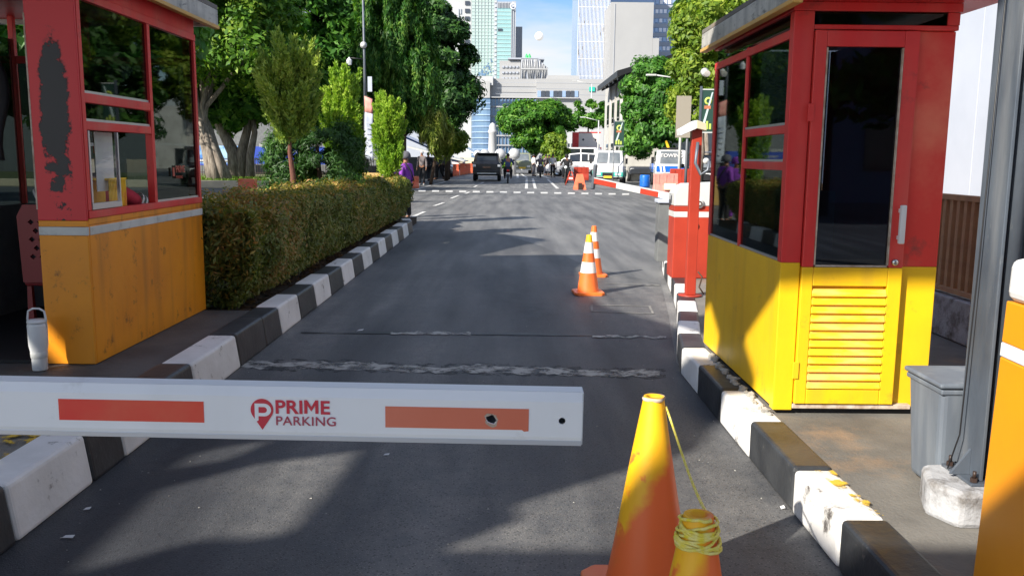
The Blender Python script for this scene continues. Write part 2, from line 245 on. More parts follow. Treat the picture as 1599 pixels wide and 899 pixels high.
# ------------------------------------------------------------------ mesh building
def tag(o, label=None, cat=None, group=None, kind=None):
    if label: o['label'] = label
    if cat: o['category'] = cat
    if group: o['group'] = group
    if kind: o['kind'] = kind
    return o
def empty(name, loc, label, cat, group=None, rz=0):
    o = bpy.data.objects.new(name, None); COL.objects.link(o); o.location = loc; o.rotation_euler.z = rz
    return tag(o, label, cat, group)
class MB:
    def __init__(s): s.v = []; s.f = []; s.m = []; s.sm = []
    def add(s, vs, fs, m=0, smooth=False):
        b = len(s.v); s.v += [tuple(v) for v in vs]; s.f += [tuple(i + b for i in f) for f in fs]; s.m += [m] * len(fs); s.sm += [smooth] * len(fs); return s
    def box(s, x0, x1, y0, y1, z0, z1, m=0, mt=None):
        vs = [(x, y, z) for z in (z0, z1) for y in (y0, y1) for x in (x0, x1)]
        if mt: vs = [mt @ Vector(v) for v in vs]
        return s.add(vs, [(0, 2, 3, 1), (4, 5, 7, 6), (0, 1, 5, 4), (2, 6, 7, 3), (0, 4, 6, 2), (1, 3, 7, 5)], m)
    def hexa(s, vs, m=0):          # 8 corners ordered as in box
        return s.add(vs, [(0, 2, 3, 1), (4, 5, 7, 6), (0, 1, 5, 4), (2, 6, 7, 3), (0, 4, 6, 2), (1, 3, 7, 5)], m)
    def tube(s, pts, rad, n=8, m=0, cap=True, smooth=True):
        pts = [Vector(p) for p in pts]; k = len(pts)
        if not hasattr(rad, '__len__'): rad = [rad] * k
        vs = []; up = None
        for i, p in enumerate(pts):
            d = (pts[min(i + 1, k - 1)] - pts[max(i - 1, 0)]).normalized()
            if up is None: up = d.orthogonal().normalized()
            else:
                up = (up - d * up.dot(d)); up = up.normalized() if up.length > 1e-6 else d.orthogonal().normalized()
            w = d.cross(up)
            for j in range(n):
                a = 2 * math.pi * j / n; vs.append(p + (up * math.cos(a) + w * math.sin(a)) * rad[i])
        fs = [(i * n + j, i * n + (j + 1) % n, (i + 1) * n + (j + 1) % n, (i + 1) * n + j) for i in range(k - 1) for j in range(n)]
        s.add(vs, fs, m, smooth)
        if cap:
            b = len(s.v) - len(vs)
            s.f += [tuple(b + j for j in range(n))[::-1], tuple(b + (k - 1) * n + j for j in range(n))]; s.m += [m, m]; s.sm += [False, False]
        return s
    def lathe(s, prof, n=24, c=(0, 0, 0), m=0, smooth=True, mt=None, wob=None):
        vs = []; k = len(prof)
        for i, (r, z) in enumerate(prof):
            for j in range(n):
                a = 2 * math.pi * j / n; rr = r * (wob(a, z) if wob else 1)
                v = Vector((rr * math.cos(a), rr * math.sin(a), z))
                v = (mt @ v) if mt else v + Vector(c)
                vs.append(v)
        fs = [(i * n + j, i * n + (j + 1) % n, (i + 1) * n + (j + 1) % n, (i + 1) * n + j) for i in range(k - 1) for j in range(n)]
        return s.add(vs, fs, m, smooth)
    def prism(s, poly, a0, a1, axis='z', m=0, holes=None):
        """poly in two coordinates, swept along axis from a0 to a1"""
        loops = [list(poly)] + [list(h) for h in (holes or [])]
        flat = [p for l in loops for p in l]; n = len(flat)
        tri = tessellate_polygon([[Vector((p[0], p[1], 0)) for p in l] for l in loops]) if (holes or n > 4) else ([(0, 1, 2, 3)] if n == 4 else [(0, 1, 2)])
        def put(p, a): return {'z': (p[0], p[1], a), 'y': (p[0], a, p[1]), 'x': (a, p[0], p[1])}[axis]
        vs = [put(p, a0) for p in flat] + [put(p, a1) for p in flat]
        fs = [tuple(t) for t in tri] + [tuple(i + n for i in t)[::-1] for t in tri]
        o = 0
        for l in loops:
            k = len(l)
            fs += [(o + i, o + (i + 1) % k, n + o + (i + 1) % k, n + o + i) for i in range(k)]; o += k
        return s.add(vs, fs, m)
    def build(s, name, mats, parent=None, bevel=0, seg=2, label=None, cat=None, group=None, kind=None, loc=None, rot=None, recalc=True):
        me = bpy.data.meshes.new(name); me.from_pydata(s.v, [], s.f)
        if not isinstance(mats, (list, tuple)): mats = [mats]
        for q in mats: me.materials.append(M[q] if isinstance(q, str) else q)
        me.polygons.foreach_set('material_index', s.m); me.polygons.foreach_set('use_smooth', s.sm)
        if recalc and len(s.f) < 20000:
            bm = bmesh.new(); bm.from_mesh(me); bmesh.ops.recalc_face_normals(bm, faces=bm.faces)
            bm.to_mesh(me); bm.free()
        me.update()
        return link(name, me, parent, bevel, seg, label, cat, group, kind, loc, rot)
def link(name, me, parent=None, bevel=0, seg=2, label=None, cat=None, group=None, kind=None, loc=None, rot=None):
    o = bpy.data.objects.new(name, me); COL.objects.link(o)
    if parent is not None: o.parent = parent
    if loc is not None: o.location = loc
    if rot is not None: o.rotation_euler = rot
    if bevel:
        b = o.modifiers.new('bevel', 'BEVEL'); b.width = bevel; b.segments = seg; b.limit_method = 'ANGLE'; b.angle_limit = R(40); b.harden_normals = False
    return tag(o, label, cat, group, kind)
def copy_tree(o, parent=None):
    c = o.copy(); COL.objects.link(c)
    if parent is not None: c.parent = parent
    for ch in list(o.children): copy_tree(ch, c)
    return c
def text(name, s, size, m, parent=None, loc=(0, 0, 0), rot=(R(90), 0, 0), ext=0.001, bold=0.0, sx=1.0, align='LEFT', space=1.0):
    cu = bpy.data.curves.new(name, 'FONT'); cu.body = s; cu.size = size; cu.extrude = ext; cu.offset = bold; cu.align_x = align; cu.space_character = space
    cu.materials.append(M[m] if isinstance(m, str) else m)
    tmp = bpy.data.objects.new('text_tmp', cu); COL.objects.link(tmp)
    me = bpy.data.meshes.new_from_object(tmp.evaluated_get(bpy.context.evaluated_depsgraph_get())); me.name = name
    bpy.data.objects.remove(tmp); bpy.data.curves.remove(cu)
    o = bpy.data.objects.new(name, me); COL.objects.link(o)
    if parent is not None: o.parent = parent
    o.location = loc; o.rotation_euler = rot; o.scale = (sx, 1, 1)
    return o
def leaf_mesh(name, blobs, n, size, m, parent=None, aspect=0.42, nclump=60, crad=0.5, droop=0.0, seed=1, shell=0.55, up=0.4, kind=None, label=None, cat=None, group=None, weights=None, lo=0.6):
    """many small leaf faces in clumps; blobs = [(centre, radii)]"""
    g = np.random.default_rng(seed)
    C = np.array([b[0] for b in blobs], float); Rr = np.array([b[1] for b in blobs], float)
    w = np.array(weights, float) if weights is not None else (Rr[:, 0] * Rr[:, 2] + Rr[:, 0] * Rr[:, 1]); w = w / w.sum()
    bi = g.choice(len(blobs), nclump, p=w)
    d = g.normal(size=(nclump, 3)); d /= np.linalg.norm(d, axis=1)[:, None]
    rad = shell + (1 - shell) * g.random(nclump) ** 0.5
    cc = C[bi] + d * Rr[bi] * rad[:, None]
    ci = g.integers(0, nclump, n)
    cr = crad * (0.6 + 0.8 * g.random(nclump))[ci][:, None]
    off = g.normal(size=(n, 3)); off /= np.linalg.norm(off, axis=1)[:, None]; off *= (g.random(n) ** 0.45)[:, None]
    p = cc[ci] + off * cr * np.array([1, 1, 0.75])
    if droop:
        q = g.random(n) ** 0.8; p[:, 2] -= q * droop * (0.4 + 0.9 * g.random(nclump)[ci]); p[:, :2] = cc[ci][:, :2] + off[:, :2] * cr[:, :1] * 0.55
    nrm = off * 0.9 + d[ci] * 0.8 + g.normal(size=(n, 3)) * 0.55 + np.array([0, 0, up]); nrm /= np.linalg.norm(nrm, axis=1)[:, None]
    t = g.normal(size=(n, 3)) + (np.array([0, 0, -2.6]) if droop else 0)
    a = t - nrm * (t * nrm).sum(1)[:, None]; a /= np.linalg.norm(a, axis=1)[:, None]; b = np.cross(nrm, a)
    s = size * (lo + (1.5 - lo) * g.random(n))[:, None]
    a = a * s; b = b * s * aspect
    V = np.stack([p - a, p + b - a * 0.1 + nrm * s * .12, p + a, p - b - a * 0.1 + nrm * s * .12], 1).reshape(-1, 3)
    return quads(name, V, m, parent, label, cat, group, kind)
def quads(name, V, m, parent=None, label=None, cat=None, group=None, kind=None):
    k = len(V) // 4
    me = bpy.data.meshes.new(name); me.vertices.add(len(V)); me.vertices.foreach_set('co', np.ascontiguousarray(V, dtype=np.float32).ravel())
    me.loops.add(k * 4); me.loops.foreach_set('vertex_index', np.arange(k * 4, dtype=np.int32))
    me.polygons.add(k); me.polygons.foreach_set('loop_start', np.arange(0, k * 4, 4, dtype=np.int32)); me.polygons.foreach_set('loop_total', np.full(k, 4, dtype=np.int32))
    me.materials.append(M[m] if isinstance(m, str) else m); me.update(calc_edges=True)
    return link(name, me, parent, label=label, cat=cat, group=group, kind=kind)
def wobbly(p0, p1, k, amp, seed=0):
    g = random.Random(seed); p0 = Vector(p0); p1 = Vector(p1)
    return [p0.lerp(p1, i / k) + (Vector((g.uniform(-1, 1), g.uniform(-1, 1), g.uniform(-.4, .4))) * amp if 0 < i < k else Vector()) for i in range(k + 1)]
# ================================================================== THE SETTING
MB().add([(-900, -60, 0), (900, -60, 0), (900, 3000, 0), (-900, 3000, 0)], [(0, 1, 2, 3)]).build('ground', 'asphalt', kind='structure', label='grey asphalt of the crossing and street')
# dark lane between the booths
lane = [(-1.97, -8), (1.32, -8), (1.32, 6.5), (1.7, 9.0), (1.95, 10.8), (1.2, 12.5), (0.6, 15.5), (-0.2, 18.2), (-1.2, 18.9), (-1.97, 18.6)]
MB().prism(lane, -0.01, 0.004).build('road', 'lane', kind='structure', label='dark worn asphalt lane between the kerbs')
# rough cement strip and seam across the lane
def ragged(pxs, ytop, ybot, z0, z1, name, m, label, amp=2.0, seed=3, n=60):
    g = random.Random(seed); a = []; b = []
    for i in range(n + 1):
        x = pxs[0] + (pxs[1] - pxs[0]) * i / n; u = i / n
        t = ytop[0] + (ytop[1] - ytop[0]) * u + g.uniform(-amp, amp) + 1.5 * math.sin(u * 17); q = ybot[0] + (ybot[1] - ybot[0]) * u + g.uniform(-amp, amp)
        t += 1.6 * mnoise.noise(Vector((i * .16, seed, 0))) * amp; q += 1.6 * mnoise.noise(Vector((i * .23, seed, 9))) * amp
        if q - t < 0.5: q = t + 0.5
        pa = G(x, t); pb = G(x, q); a.append((pa.x, pa.y)); b.append((pb.x, pb.y))
    o = MB()
    vs = [(x, y, z1) for x, y in a] + [(x, y, z1) for x, y in b]; k = n + 1
    o.add(vs, [(i, i + 1, k + i + 1, k + i) for i in range(n)])
    return o.build(name, m, kind='structure', label=label)
M['patch_worn'] = worn('worn_cement', (.38, .375, .35, 1), .38, .56, 7); M['tar_worn'] = worn('worn_tar', (.02, .02, .021, 1), .46, .56, 8)
ragged((374, 1030), (563, 580), (574, 590), 0, 0.007, 'cement_strip', 'patch_worn', 'ragged cement strip across the lane', 2.2)
ragged((366, 1040), (560, 578), (577, 592), 0, 0.005, 'dark_strip', 'tar_worn', 'dark crumbling edge of the cement strip', 2.5, 12)
ragged((610, 735), (519, 521), (523, 524.5), 0, 0.0105, 'cement_seam', 'patch_worn', 'short pale cement seam in the middle of the lane', 0.8, 5, 24)
ragged((925, 1040), (525, 527), (528, 530), 0, 0.012, 'cement_seam', 'patch_worn', 'short pale cement seam by the right kerb', 0.8, 6, 24)
ragged((470, 1000), (519, 524), (521.2, 526.2), 0, 0.009, 'tar_seam', 'tar', 'thin black tar seam across the lane', 0.25, 8, 30)
for a, b in (((924, 477), (1014, 479)), ((1014, 479), (1020, 491)), ((1020, 491), (924, 487)), ((924, 487), (924, 477)), ((945, 443), (1030, 447)), ((945, 449), (1030, 446))):
    p, q = G(*a), G(*b); d = (q - p).normalized(); w = Vector((-d.y, d.x, 0)) * 0.012
    MB().add([(v.x, v.y, 0.010) for v in (p - w, q - w, q + w, p + w)], [(0, 1, 2, 3)]).build('loop_cut', 'mark_faint', kind='structure')
# painted markings
dashes = bpy.data.objects.new('dashed_stop_line', None); COL.objects.link(dashes); tag(dashes, 'dashed white line across the crossing', kind='structure')
for i in range(16):
    x = 659 + i * 21.2; y = 298.2 + i * 0.35
    p, q, r_, s_ = G(x - 5.5, y + 1.3), G(x + 5.5, y + 1.3), G(x + 5.5, y - 1.2), G(x - 5.5, y - 1.2)
    MB().add([(v.x, v.y, 0.008) for v in (p, q, r_, s_)], [(0, 1, 2, 3)]).build('dash', 'mark', dashes)
lines = bpy.data.objects.new('lane_lines', None); COL.objects.link(lines); tag(lines, 'white lane lines along the street', kind='structure')
for a, b, w in (((645, 339), (663, 331), .12), ((678, 322), (693, 317), .12), ((704, 310.5), (716, 305.5), .12), ((727, 303), (733, 300), .12), ((740, 292.5), (745, 290), .12), ((750, 287.5), (755, 285), .12),
                ((822, 295), (822.5, 279), .16), ((836, 295), (832, 279), .16), ((871, 295), (855, 280), .16), ((808.5, 278), (808, 272), .2), ((823, 278), (814, 272), .2), ((858, 279), (838, 271.5), .25),
                ((676, 289), (700, 283), .14), ((650, 296), (672, 290), .12), ((837, 296.3), (940, 302), .06)):
    p, q = G(*a), G(*b); d = (q - p).normalized(); o = Vector((-d.y, d.x, 0)) * w / 2
    MB().add([(v.x, v.y, 0.012) for v in (p - o, q - o, q + o, p + o)], [(0, 1, 2, 3)]).build('painted_line', 'mark', lines)

# islands
IZ = 0.20
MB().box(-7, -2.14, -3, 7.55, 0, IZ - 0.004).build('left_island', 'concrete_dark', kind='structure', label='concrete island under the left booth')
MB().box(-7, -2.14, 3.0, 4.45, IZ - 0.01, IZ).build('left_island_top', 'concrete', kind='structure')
isl = [(1.45, -3), (6, -3), (6, 16), (2.65, 14.2), (2.3, 12.6), (2.12, 11.1), (1.98, 9.6), (1.80, 8.4), (1.62, 7.3), (1.45, 6.3)]
MB().prism(isl, 0, IZ - 0.006).build('right_island', 'concrete', kind='structure', label='stained concrete island under the right booth')
MB().box(-4.3, -2.14, 7.56, 20.6, 0, 0.15).build('planting_bed', 'soil', kind='structure', label='soil bed under the hedge')

# kerbs: every painted block is its own piece
def kerb_block(parent, a, b, side, m, h=.245, w=0.24, slope=0.035, i=0):
    """a, b: base points on the road side; side=+1 island to the right"""
    a = Vector((a[0], a[1], 0)); b = Vector((b[0], b[1], 0)); d = (b - a).normalized(); o = Vector((d.y, -d.x, 0)) * side; g = 0.004
    a = a + d * g; b = b - d * g; z = Vector((0, 0, h + (0.006 if i % 2 else 0)))
    MB().hexa([a, a + o * w, b, b + o * w, a + o * slope + z, a + o * w + z, b + o * slope + z, b + o * w + z]).build('kerb_stone', m, parent, bevel=0.022, seg=3)
kl = bpy.data.objects.new('left_kerb', None); COL.objects.link(kl); tag(kl, 'black and white kerb below the hedge and left booth', kind='structure')
ys = [G(px, py).y for px, py in ((366, 565), (429, 523.5), (457, 506), (482, 481), (506, 469), (526, 453), (542, 441), (557, 429), (571, 422), (584, 411), (594, 403.5), (603, 395.5), (613, 389.7), (622, 382), (629, 376.8))]
ys = [y * 1.0 for y in ys]
seq = [(1.4, 2.2, 'kerb_white'), (2.2, 3.30, 'kerb_black'), (3.30, 3.95, 'kerb_white'), (3.95, 4.3, 'kerb_black'), (4.3, 4.75, 'kerb_white'), (4.75, 5.35, 'kerb_black'), (5.35, 6.25, 'kerb_white'), (6.25, 6.95, 'kerb_black')]
yy = 6.95; c = 'kerb_black'
ends = [7.45, 8.15, 8.85, 9.6, 10.35, 11.1, 11.85, 12.6, 13.35, 14.1, 14.9, 15.7, 16.5, 17.3, 18.1]
for e in ends:
    seq.append((yy, e, c)); yy = e; c = 'kerb_white' if c == 'kerb_black' else 'kerb_black'
for i, (y0, y1, c) in enumerate(seq): kerb_block(kl, (-1.95, y1), (-1.95, y0), +1, c, i=i)
# corner of the left kerb, turning left round the bed
pc = [(-1.95, 18.1), (-2.05, 18.7), (-2.3, 19.25), (-2.7, 19.65), (-3.2, 19.8), (-3.9, 19.8)]
for i in range(5): kerb_block(kl, pc[i + 1], pc[i], +1, ('kerb_white', 'kerb_black')[i % 2], i=i)
kr = bpy.data.objects.new('right_kerb', None); COL.objects.link(kr); tag(kr, 'black and white kerb below the right booth', kind='structure')
yb = [-0.5, 0.6, 1.6, 2.4, 3.12, 3.66, 4.36, 4.98, 5.6, 6.15]
cs = ['kerb_white', 'kerb_black', 'kerb_white', 'kerb_black', 'kerb_white', 'kerb_black', 'kerb_white', 'kerb_black', 'kerb_white']
for i in range(9): kerb_block(kr, (1.28, yb[i]), (1.28, yb[i + 1]), +1, cs[i], slope=0.0, w=0.18, i=i, h=IZ + 0.004)
pr_ = [(1.28, 6.15), (1.36, 6.7), (1.46, 7.2), (1.56, 7.7), (1.66, 8.25), (1.76, 8.8), (1.85, 9.4), (1.93, 10.0), (2.02, 10.7), (2.10, 11.4), (2.2, 12.1), (2.3, 12.7), (2.55, 13.6), (2.9, 14.3)]
for i in range(len(pr_) - 1): kerb_block(kr, pr_[i], pr_[i + 1], +1, ('kerb_black', 'kerb_white')[i % 2], slope=0.0, w=0.18, i=i, h=IZ + 0.004)
M['yellow_worn'] = worn('worn_yellow_paint', (.70, .46, .05, 1), .52, .58, 9)
M['white_worn'] = worn('worn_white_paint', (.75, .74, .72, 1), .46, .5, 7)
M['yellow_worn_'] = M['kerb_white']
# yellow paint patches on the kerb tops
for a in ([(1.36, 3.62), (1.44, 3.62), (1.455, 3.35), (1.455, 3.14), (1.42, 3.14), (1.40, 3.3)],):
    MB().prism(a, IZ + 0.011, IZ + 0.013).build('yellow_paint_patch', 'yellow_worn', kind='structure')
MB().prism([(-2.0, 3.45), (-2.16, 4.25), (-2.40, 4.0), (-2.45, 3.2), (-2.2, 3.2)], IZ + 0.0105, IZ + 0.0125).build('yellow_paint_patch', 'yellow_worn', kind='structure')

# added unseen slab; its outline and holes are shaped to cast shade and light patches
HC = 5.0
def up(p): return (p[0] - SX * SH * HC, p[1] - SY * SH * HC)
g2 = lambda px, py: (G(px, py).x, G(px, py).y)
outer = [(-9, 1.7), (10, 1.7), (10, 2.95), g2(1330, 900), g2(1262, 838), g2(1110, 868), g2(676, 866), g2(800, 818), g2(788, 795), g2(935, 748), g2(1080, 706), (1.25, 5.0), (1.75, 5.15), (1.95, 5.65), (2.45, 5.45), (3.2, 5.5), (10, 5.6),
         (10, 8.2), (4.6, 8.3), (3.0, 8.5), (2.3, 8.3), (1.9, 7.6), (1.6, 7.8), (1.0, 9.0), (0.85, 10.0), (0.95, 12.2), g2(930, 398), g2(745, 400), g2(850, 374), (0.0, 17.6), (-0.9, 18.4), (-1.3, 13), (-2.6, 11.2), (-4.5, 10), (-9, 9)]
hole1 = [g2(90, 899), g2(229, 771), g2(411, 724), g2(560, 706), g2(500, 780), g2(440, 842), g2(376, 848), g2(282, 851), g2(120, 897)]
hole2 = [g2(250, 737), g2(284, 714), g2(345, 700), g2(420, 690), g2(345, 722)]
hole3 = [(1.55, 5.95), (1.85, 6.1), (2.05, 6.6), (1.75, 6.9), (1.6, 7.2), (1.40, 6.9), (1.28, 6.2)]
hole4 = [(-2.75, 5.55), (-2.60, 5.55), (-2.42, 6.1), (-2.55, 6.2)]
hole5 = [(-2.2, 3.35), (-1.9, 3.75), (-2.2, 3.95), (-3.2, 3.7), (-3.2, 3.45)]
hole6 = [(-2.2, 4.05), (-2.2, 4.15), (-3.6, 4.0), (-3.6, 3.9)]
hole7 = [(-2.0, 3.25), (-2.05, 3.0), (-3.4, 2.9), (-3.3, 3.2)]
MB().prism([up(p) for p in outer], HC, HC + 0.05, holes=[[up(p) for p in h] for h in (hole1, hole2, hole4, hole5, hole6, hole7, hole3)]).build('shade_slab', 'white_plastic', kind='structure', label='worn sheet canopy over the gate')  # out of view; pale underside also bounces light back
for x, y in ((-14, -3), (-14, 3), (3.9, -3.2), (-7, -3.4)):
    MB().box(x - .1, x + .1, y - .1, y + .1, 0, HC - 0.002).build('shade_slab_post', 'steel', kind='structure')  # posts added under the unseen slab

# far left: paved yard behind the hedge, cream kerb and strip of turf
a, b = G(318, 293), G(470, 293)
MB().box(a.x - 30, b.x + 2.5, a.y - 0.6, a.y, 0.0, 0.35).build('far_cream_kerb', 'creamkerb', kind='structure', label='cream painted kerb behind the hedge', bevel=0.03)
MB().box(a.x - 30, b.x + 2.4, a.y + 0.01, a.y + 22, 0.0, 0.22).build('turf_strip', 'turf', kind='structure', label='patchy turf around the big trees')
gg = np.random.default_rng(5); n = 14000
p = np.stack([gg.uniform(a.x - 6, b.x + 2.3, n), gg.uniform(a.y + .1, a.y + 9, n), np.full(n, 0.22)], 1); h = 0.06 + 0.14 * gg.random(n)
w = gg.normal(size=(n, 3)) * 0.03; w[:, 2] = 0; tip = p + np.stack([gg.normal(size=n) * .05, gg.normal(size=n) * .05, h], 1)
quads('turf_grass', np.stack([p - w, p + w, tip + w * .2, tip - w * .2], 1).reshape(-1, 3), 'grass', kind='stuff', label='tufts of grass around the big tree trunks', cat='grass')

# ================================================================== LEFT BOOTH
LX, LY0, LY1, LZ = -2.66, 5.52, 7.58, IZ          # right wall plane, front, back, floor
bo = empty('parking_booth', (LX, LY0, LZ), 'red and orange parking booth with open window on the left island', 'booth', 'parking booths beside the lane')
def lb(name, m, x0, x1, y0, y1, z0, z1, bev=0.004, par=None, label=None):
    q = par or bo
    base = Vector((LX, LY0, LZ))
    return MB().box(x0 - base.x, x1 - base.x, y0 - base.y, y1 - base.y, z0 - base.z, z1 - base.z).build(name, m, q, bevel=bev, label=label)
LW = LX - 1.55                                    # outer left wall
lb('side_panel', 'orange', LX - 0.03, LX, LY0 + 0.004, LY1, IZ, 1.10, label='orange lower wall of the booth, scuffed near the ground')
lb('stripe', 'stripe', LX - 0.029, LX + 0.004, LY0 + 0.008, LY1 + .002, 1.035, 1.09)
lb('sill_band', 'orange', LX - 0.03, LX, LY0 + 0.004, LY1, 1.101, 1.14)
lb('window_sill', 'red', LX - 0.05, LX + 0.006, LY0 + 0.004, LY1 + 0.002, 1.141, 1.19)
# peeled corner panel
m = bpy.data.materials.new('peeled_red_panel'); m.use_nodes = True; nt = m.node_tree; L = nt.links; b_ = nt.nodes['Principled BSDF']
tcn = N(nt, 'ShaderNodeTexCoord'); sp = N(nt, 'ShaderNodeSeparateXYZ'); nn = N(nt, 'ShaderNodeTexNoise'); nn.inputs['Scale'].default_value = 11; nn.inputs['Detail'].default_value = 9; nn.inputs['Roughness'].default_value = .7
L.new(tcn.outputs['Object'], sp.inputs[0]); L.new(tcn.outputs['Object'], nn.inputs['Vector'])
def mth(op, a, b=None, c=None):
    n_ = N(nt, 'ShaderNodeMath', operation=op)
    for i, q in enumerate((a, b, c)):
        if q is None: continue
        if isinstance(q, (int, float)): n_.inputs[i].default_value = q
        else: L.new(q, n_.inputs[i])
    return n_.outputs[0]
# ellipse centred at x=-.17, z=1.45 (local), with noise-eaten border
hz_ = mth('SUBTRACT', sp.outputs['Z'], 1.72); below = mth('MAXIMUM', mth('MULTIPLY', hz_, -1.0), 0.0)
dx = mth('DIVIDE', mth('SUBTRACT', sp.outputs['X'], -0.160), 0.100); dz = mth('ADD', mth('DIVIDE', hz_, 0.36), mth('MULTIPLY', below, 1.35))
dd = mth('ADD', mth('MULTIPLY', dx, dx), mth('MULTIPLY', dz, dz)); mk = mth('ADD', dd, mth('MULTIPLY', mth('SUBTRACT', nn.outputs['Fac'], 0.5), mth('MULTIPLY_ADD', below, 5.0, 2.7)))
rr = N(nt, 'ShaderNodeValToRGB'); rr.color_ramp.elements[0].position = 0.75; rr.color_ramp.elements[1].position = 0.82; L.new(mk, rr.inputs[0])
xx = N(nt, 'ShaderNodeMixRGB'); xx.inputs[1].default_value = (0.018, 0.018, 0.022, 1); xx.inputs[2].default_value = (0.60, 0.03, 0.04, 1); L.new(rr.outputs[0], xx.inputs[0])
rim = N(nt, 'ShaderNodeValToRGB'); rim.color_ramp.elements[0].position = .80; rim.color_ramp.elements[0].color = (1, 1, 1, 1); rim.color_ramp.elements[1].position = 1.15; rim.color_ramp.elements[1].color = (0, 0, 0, 1); L.new(mk, rim.inputs[0])
rim2 = N(nt, 'ShaderNodeMath', operation='MULTIPLY'); rim2.inputs[1].default_value = .75; L.new(rim.outputs[0], rim2.inputs[0])
xr = N(nt, 'ShaderNodeMixRGB'); xr.inputs[1].default_value = (.62, .028, .036, 1); xr.inputs[2].default_value = (.16, .03, .03, 1); L.new(rim2.outputs[0], xr.inputs[0]); L.new(xr.outputs[0], xx.inputs[2])
L.new(xx.outputs[0], b_.inputs['Base Color']); b_.inputs['Roughness'].default_value = 0.5
bb_ = N(nt, 'ShaderNodeBump'); bb_.inputs['Strength'].default_value = .5; bb_.inputs['Distance'].default_value = .004; L.new(rr.outputs[0], bb_.inputs['Height']); L.new(bb_.outputs[0], b_.inputs['Normal'])
M['peeled'] = m
lb('corner_panel', 'peeled', LX - 0.31, LX, LY0 - 0.02, LY0, 1.13, 2.484, label='red corner panel with a large black patch of peeled paint')
lb('corner_base_panel', 'orange', LX - 0.31, LX, LY0 - 0.02, LY0, IZ, 1.0355, label='orange lower corner panel')
lb('corner_stripe', 'stripe', LX - 0.31, LX + 0.001, LY0 - 0.022, LY0, 1.036, 1.09)
lb('corner_band', 'orange', LX - 0.31, LX, LY0 - 0.02, LY0, 1.091, 1.129)
lb('corner_edge', 'bare', LX - 0.315, LX - 0.305, LY0 - 0.022, LY0 + .02, 1.2, 2.4, 0.001)
for (y0, y1) in ((LY0 + 0.003, LY0 + 0.05), (6.58, 6.63), (LY1 - 0.045, LY1)):
    lb('window_post', 'red', LX - 0.05, LX + 0.003, y0, y1, 1.191, 2.50)
for z0, z1 in ((1.70, 1.755), (1.87, 1.93)):
    lb('transom', 'red', LX - 0.048, LX + 0.001, LY0 + 0.051, 6.579, z0, z1)
lb('top_rail', 'red', LX - 0.06, LX + 0.005, LY0 + .001, LY1 + .003, 2.501, 2.555)
lb('upper_wall', 'red', LX - 0.05, LX - 0.004, LY0, LY1, 2.556, 2.69)
# panes
for nm, y0, y1, z0, z1, g in (('pane', LY0 + .055, 6.575, 1.935, 2.495, 'glass'), ('pane', LY0 + .055, 6.575, 1.76, 1.865, 'glass'), ('pane', 6.635, LY1 - .05, 1.195, 2.495, 'glass')):
    pn = lb('window_frame', 'alu', LX - 0.03, LX - 0.010, y0 - .004, y1 + .004, z0 - .004, z0 + .012, 0)
    lb(nm, g, LX - 0.022, LX - 0.016, y0, y1, z0, z1, 0)
# sliding sash (open at its far half)
sw = lb('sliding_sash', 'alu', LX - 0.016, LX + 0.008, LY0 + .055, 6.0, 1.195, 1.235, 0.002)
lb('sash_stile', 'alu', LX - 0.016, LX + 0.006, LY0 + .055, LY0 + .075, 1.236, 1.695, 0.002)
lb('sash_stile', 'alu', LX - 0.016, LX + 0.006, 5.985, 6.0, 1.236, 1.695, 0.002)
lb('sash_pane', 'glass_clear', LX - 0.006, LX - 0.002, LY0 + .076, 5.984, 1.236, 1.695, 0)
lb('notice_strip', 'black', LX - 0.010, LX - 0.007, 5.60, 5.655, 1.52, 1.69, 0, label='narrow black notice strip with white lettering')
lb('sticker', 'cream', LX - 0.010, LX - 0.007, 5.60, 5.66, 1.43, 1.518, 0)
lb('paper_sheet', 'white_plastic', LX - 0.095, LX - 0.09, 5.86, 6.12, 1.30, 1.695, 0, label='white sheet behind the sliding pane')
lb('paper_sheet', 'white_plastic', LX - 0.095, LX - 0.09, 5.84, 5.98, 1.765, 1.86, 0)
# other walls
lb('back_wall', 'grey_in', LW, LX - 0.052, LY1 - 0.04, LY1 - .001, IZ, 1.12)
lb('left_wall', 'grey_in', LW, LW + 0.03, LY0, LY1 - .041, IZ, 1.12)
for x in (LW, LW + 0.62, LX - 0.09):
    lb('back_post', 'red', x, x + 0.045, LY1 - 0.05, LY1 - .002, 1.121, 2.69)
lb('back_rail', 'red', LW, LX - .06, LY1 - 0.045, LY1 - .003, 2.3, 2.36)
lb('left_post', 'red', LW - .01, LW + 0.045, LY0, LY0 + .06, IZ, 2.69)
lb('left_pane', 'glass', LW + .012, LW + .018, LY0 + .06, LY1 - .05, 1.12, 2.5, 0)
lb('back_pane', 'glass', LW + .05, LX - .1, LY1 - .025, LY1 - .02, 1.12, 2.3, 0)
lb('door_lintel', 'red', LW + .046, LX - .001, LY0 - .015, LY0 + .05, 2.485, 2.69)
lb('floor', 'dark', LW + .031, LX - .031, LY0, LY1 - .05, IZ, IZ + .02, 0)
lb('counter', 'grey_in', LX - 0.34, LX - 0.052, LY0 + .3, LY1 - .06, 1.10, 1.135)
lb('logo_mark', 'machine_red', LX - 0.001, LX + 0.001, 6.955, 6.995, 1.38, 1.45, .0)
t_ = text('window_logo', 'PRIME', 0.075, 'machine_red', bo, (0.0, 7.02 - LY0, 1.41 - LZ), (R(90), 0, R(90)), bold=0.002)
t_ = text('window_logo', 'PARKING', 0.035, 'machine_red', bo, (0.0, 7.02 - LY0, 1.36 - LZ), (R(90), 0, R(90)))
t_ = text('notice_text', 'KELUAR', 0.03, 'white_plastic', bo, (-0.005, 5.605 - LY0, 1.60 - LZ), (R(90), 0, R(90)), sx=0.5)
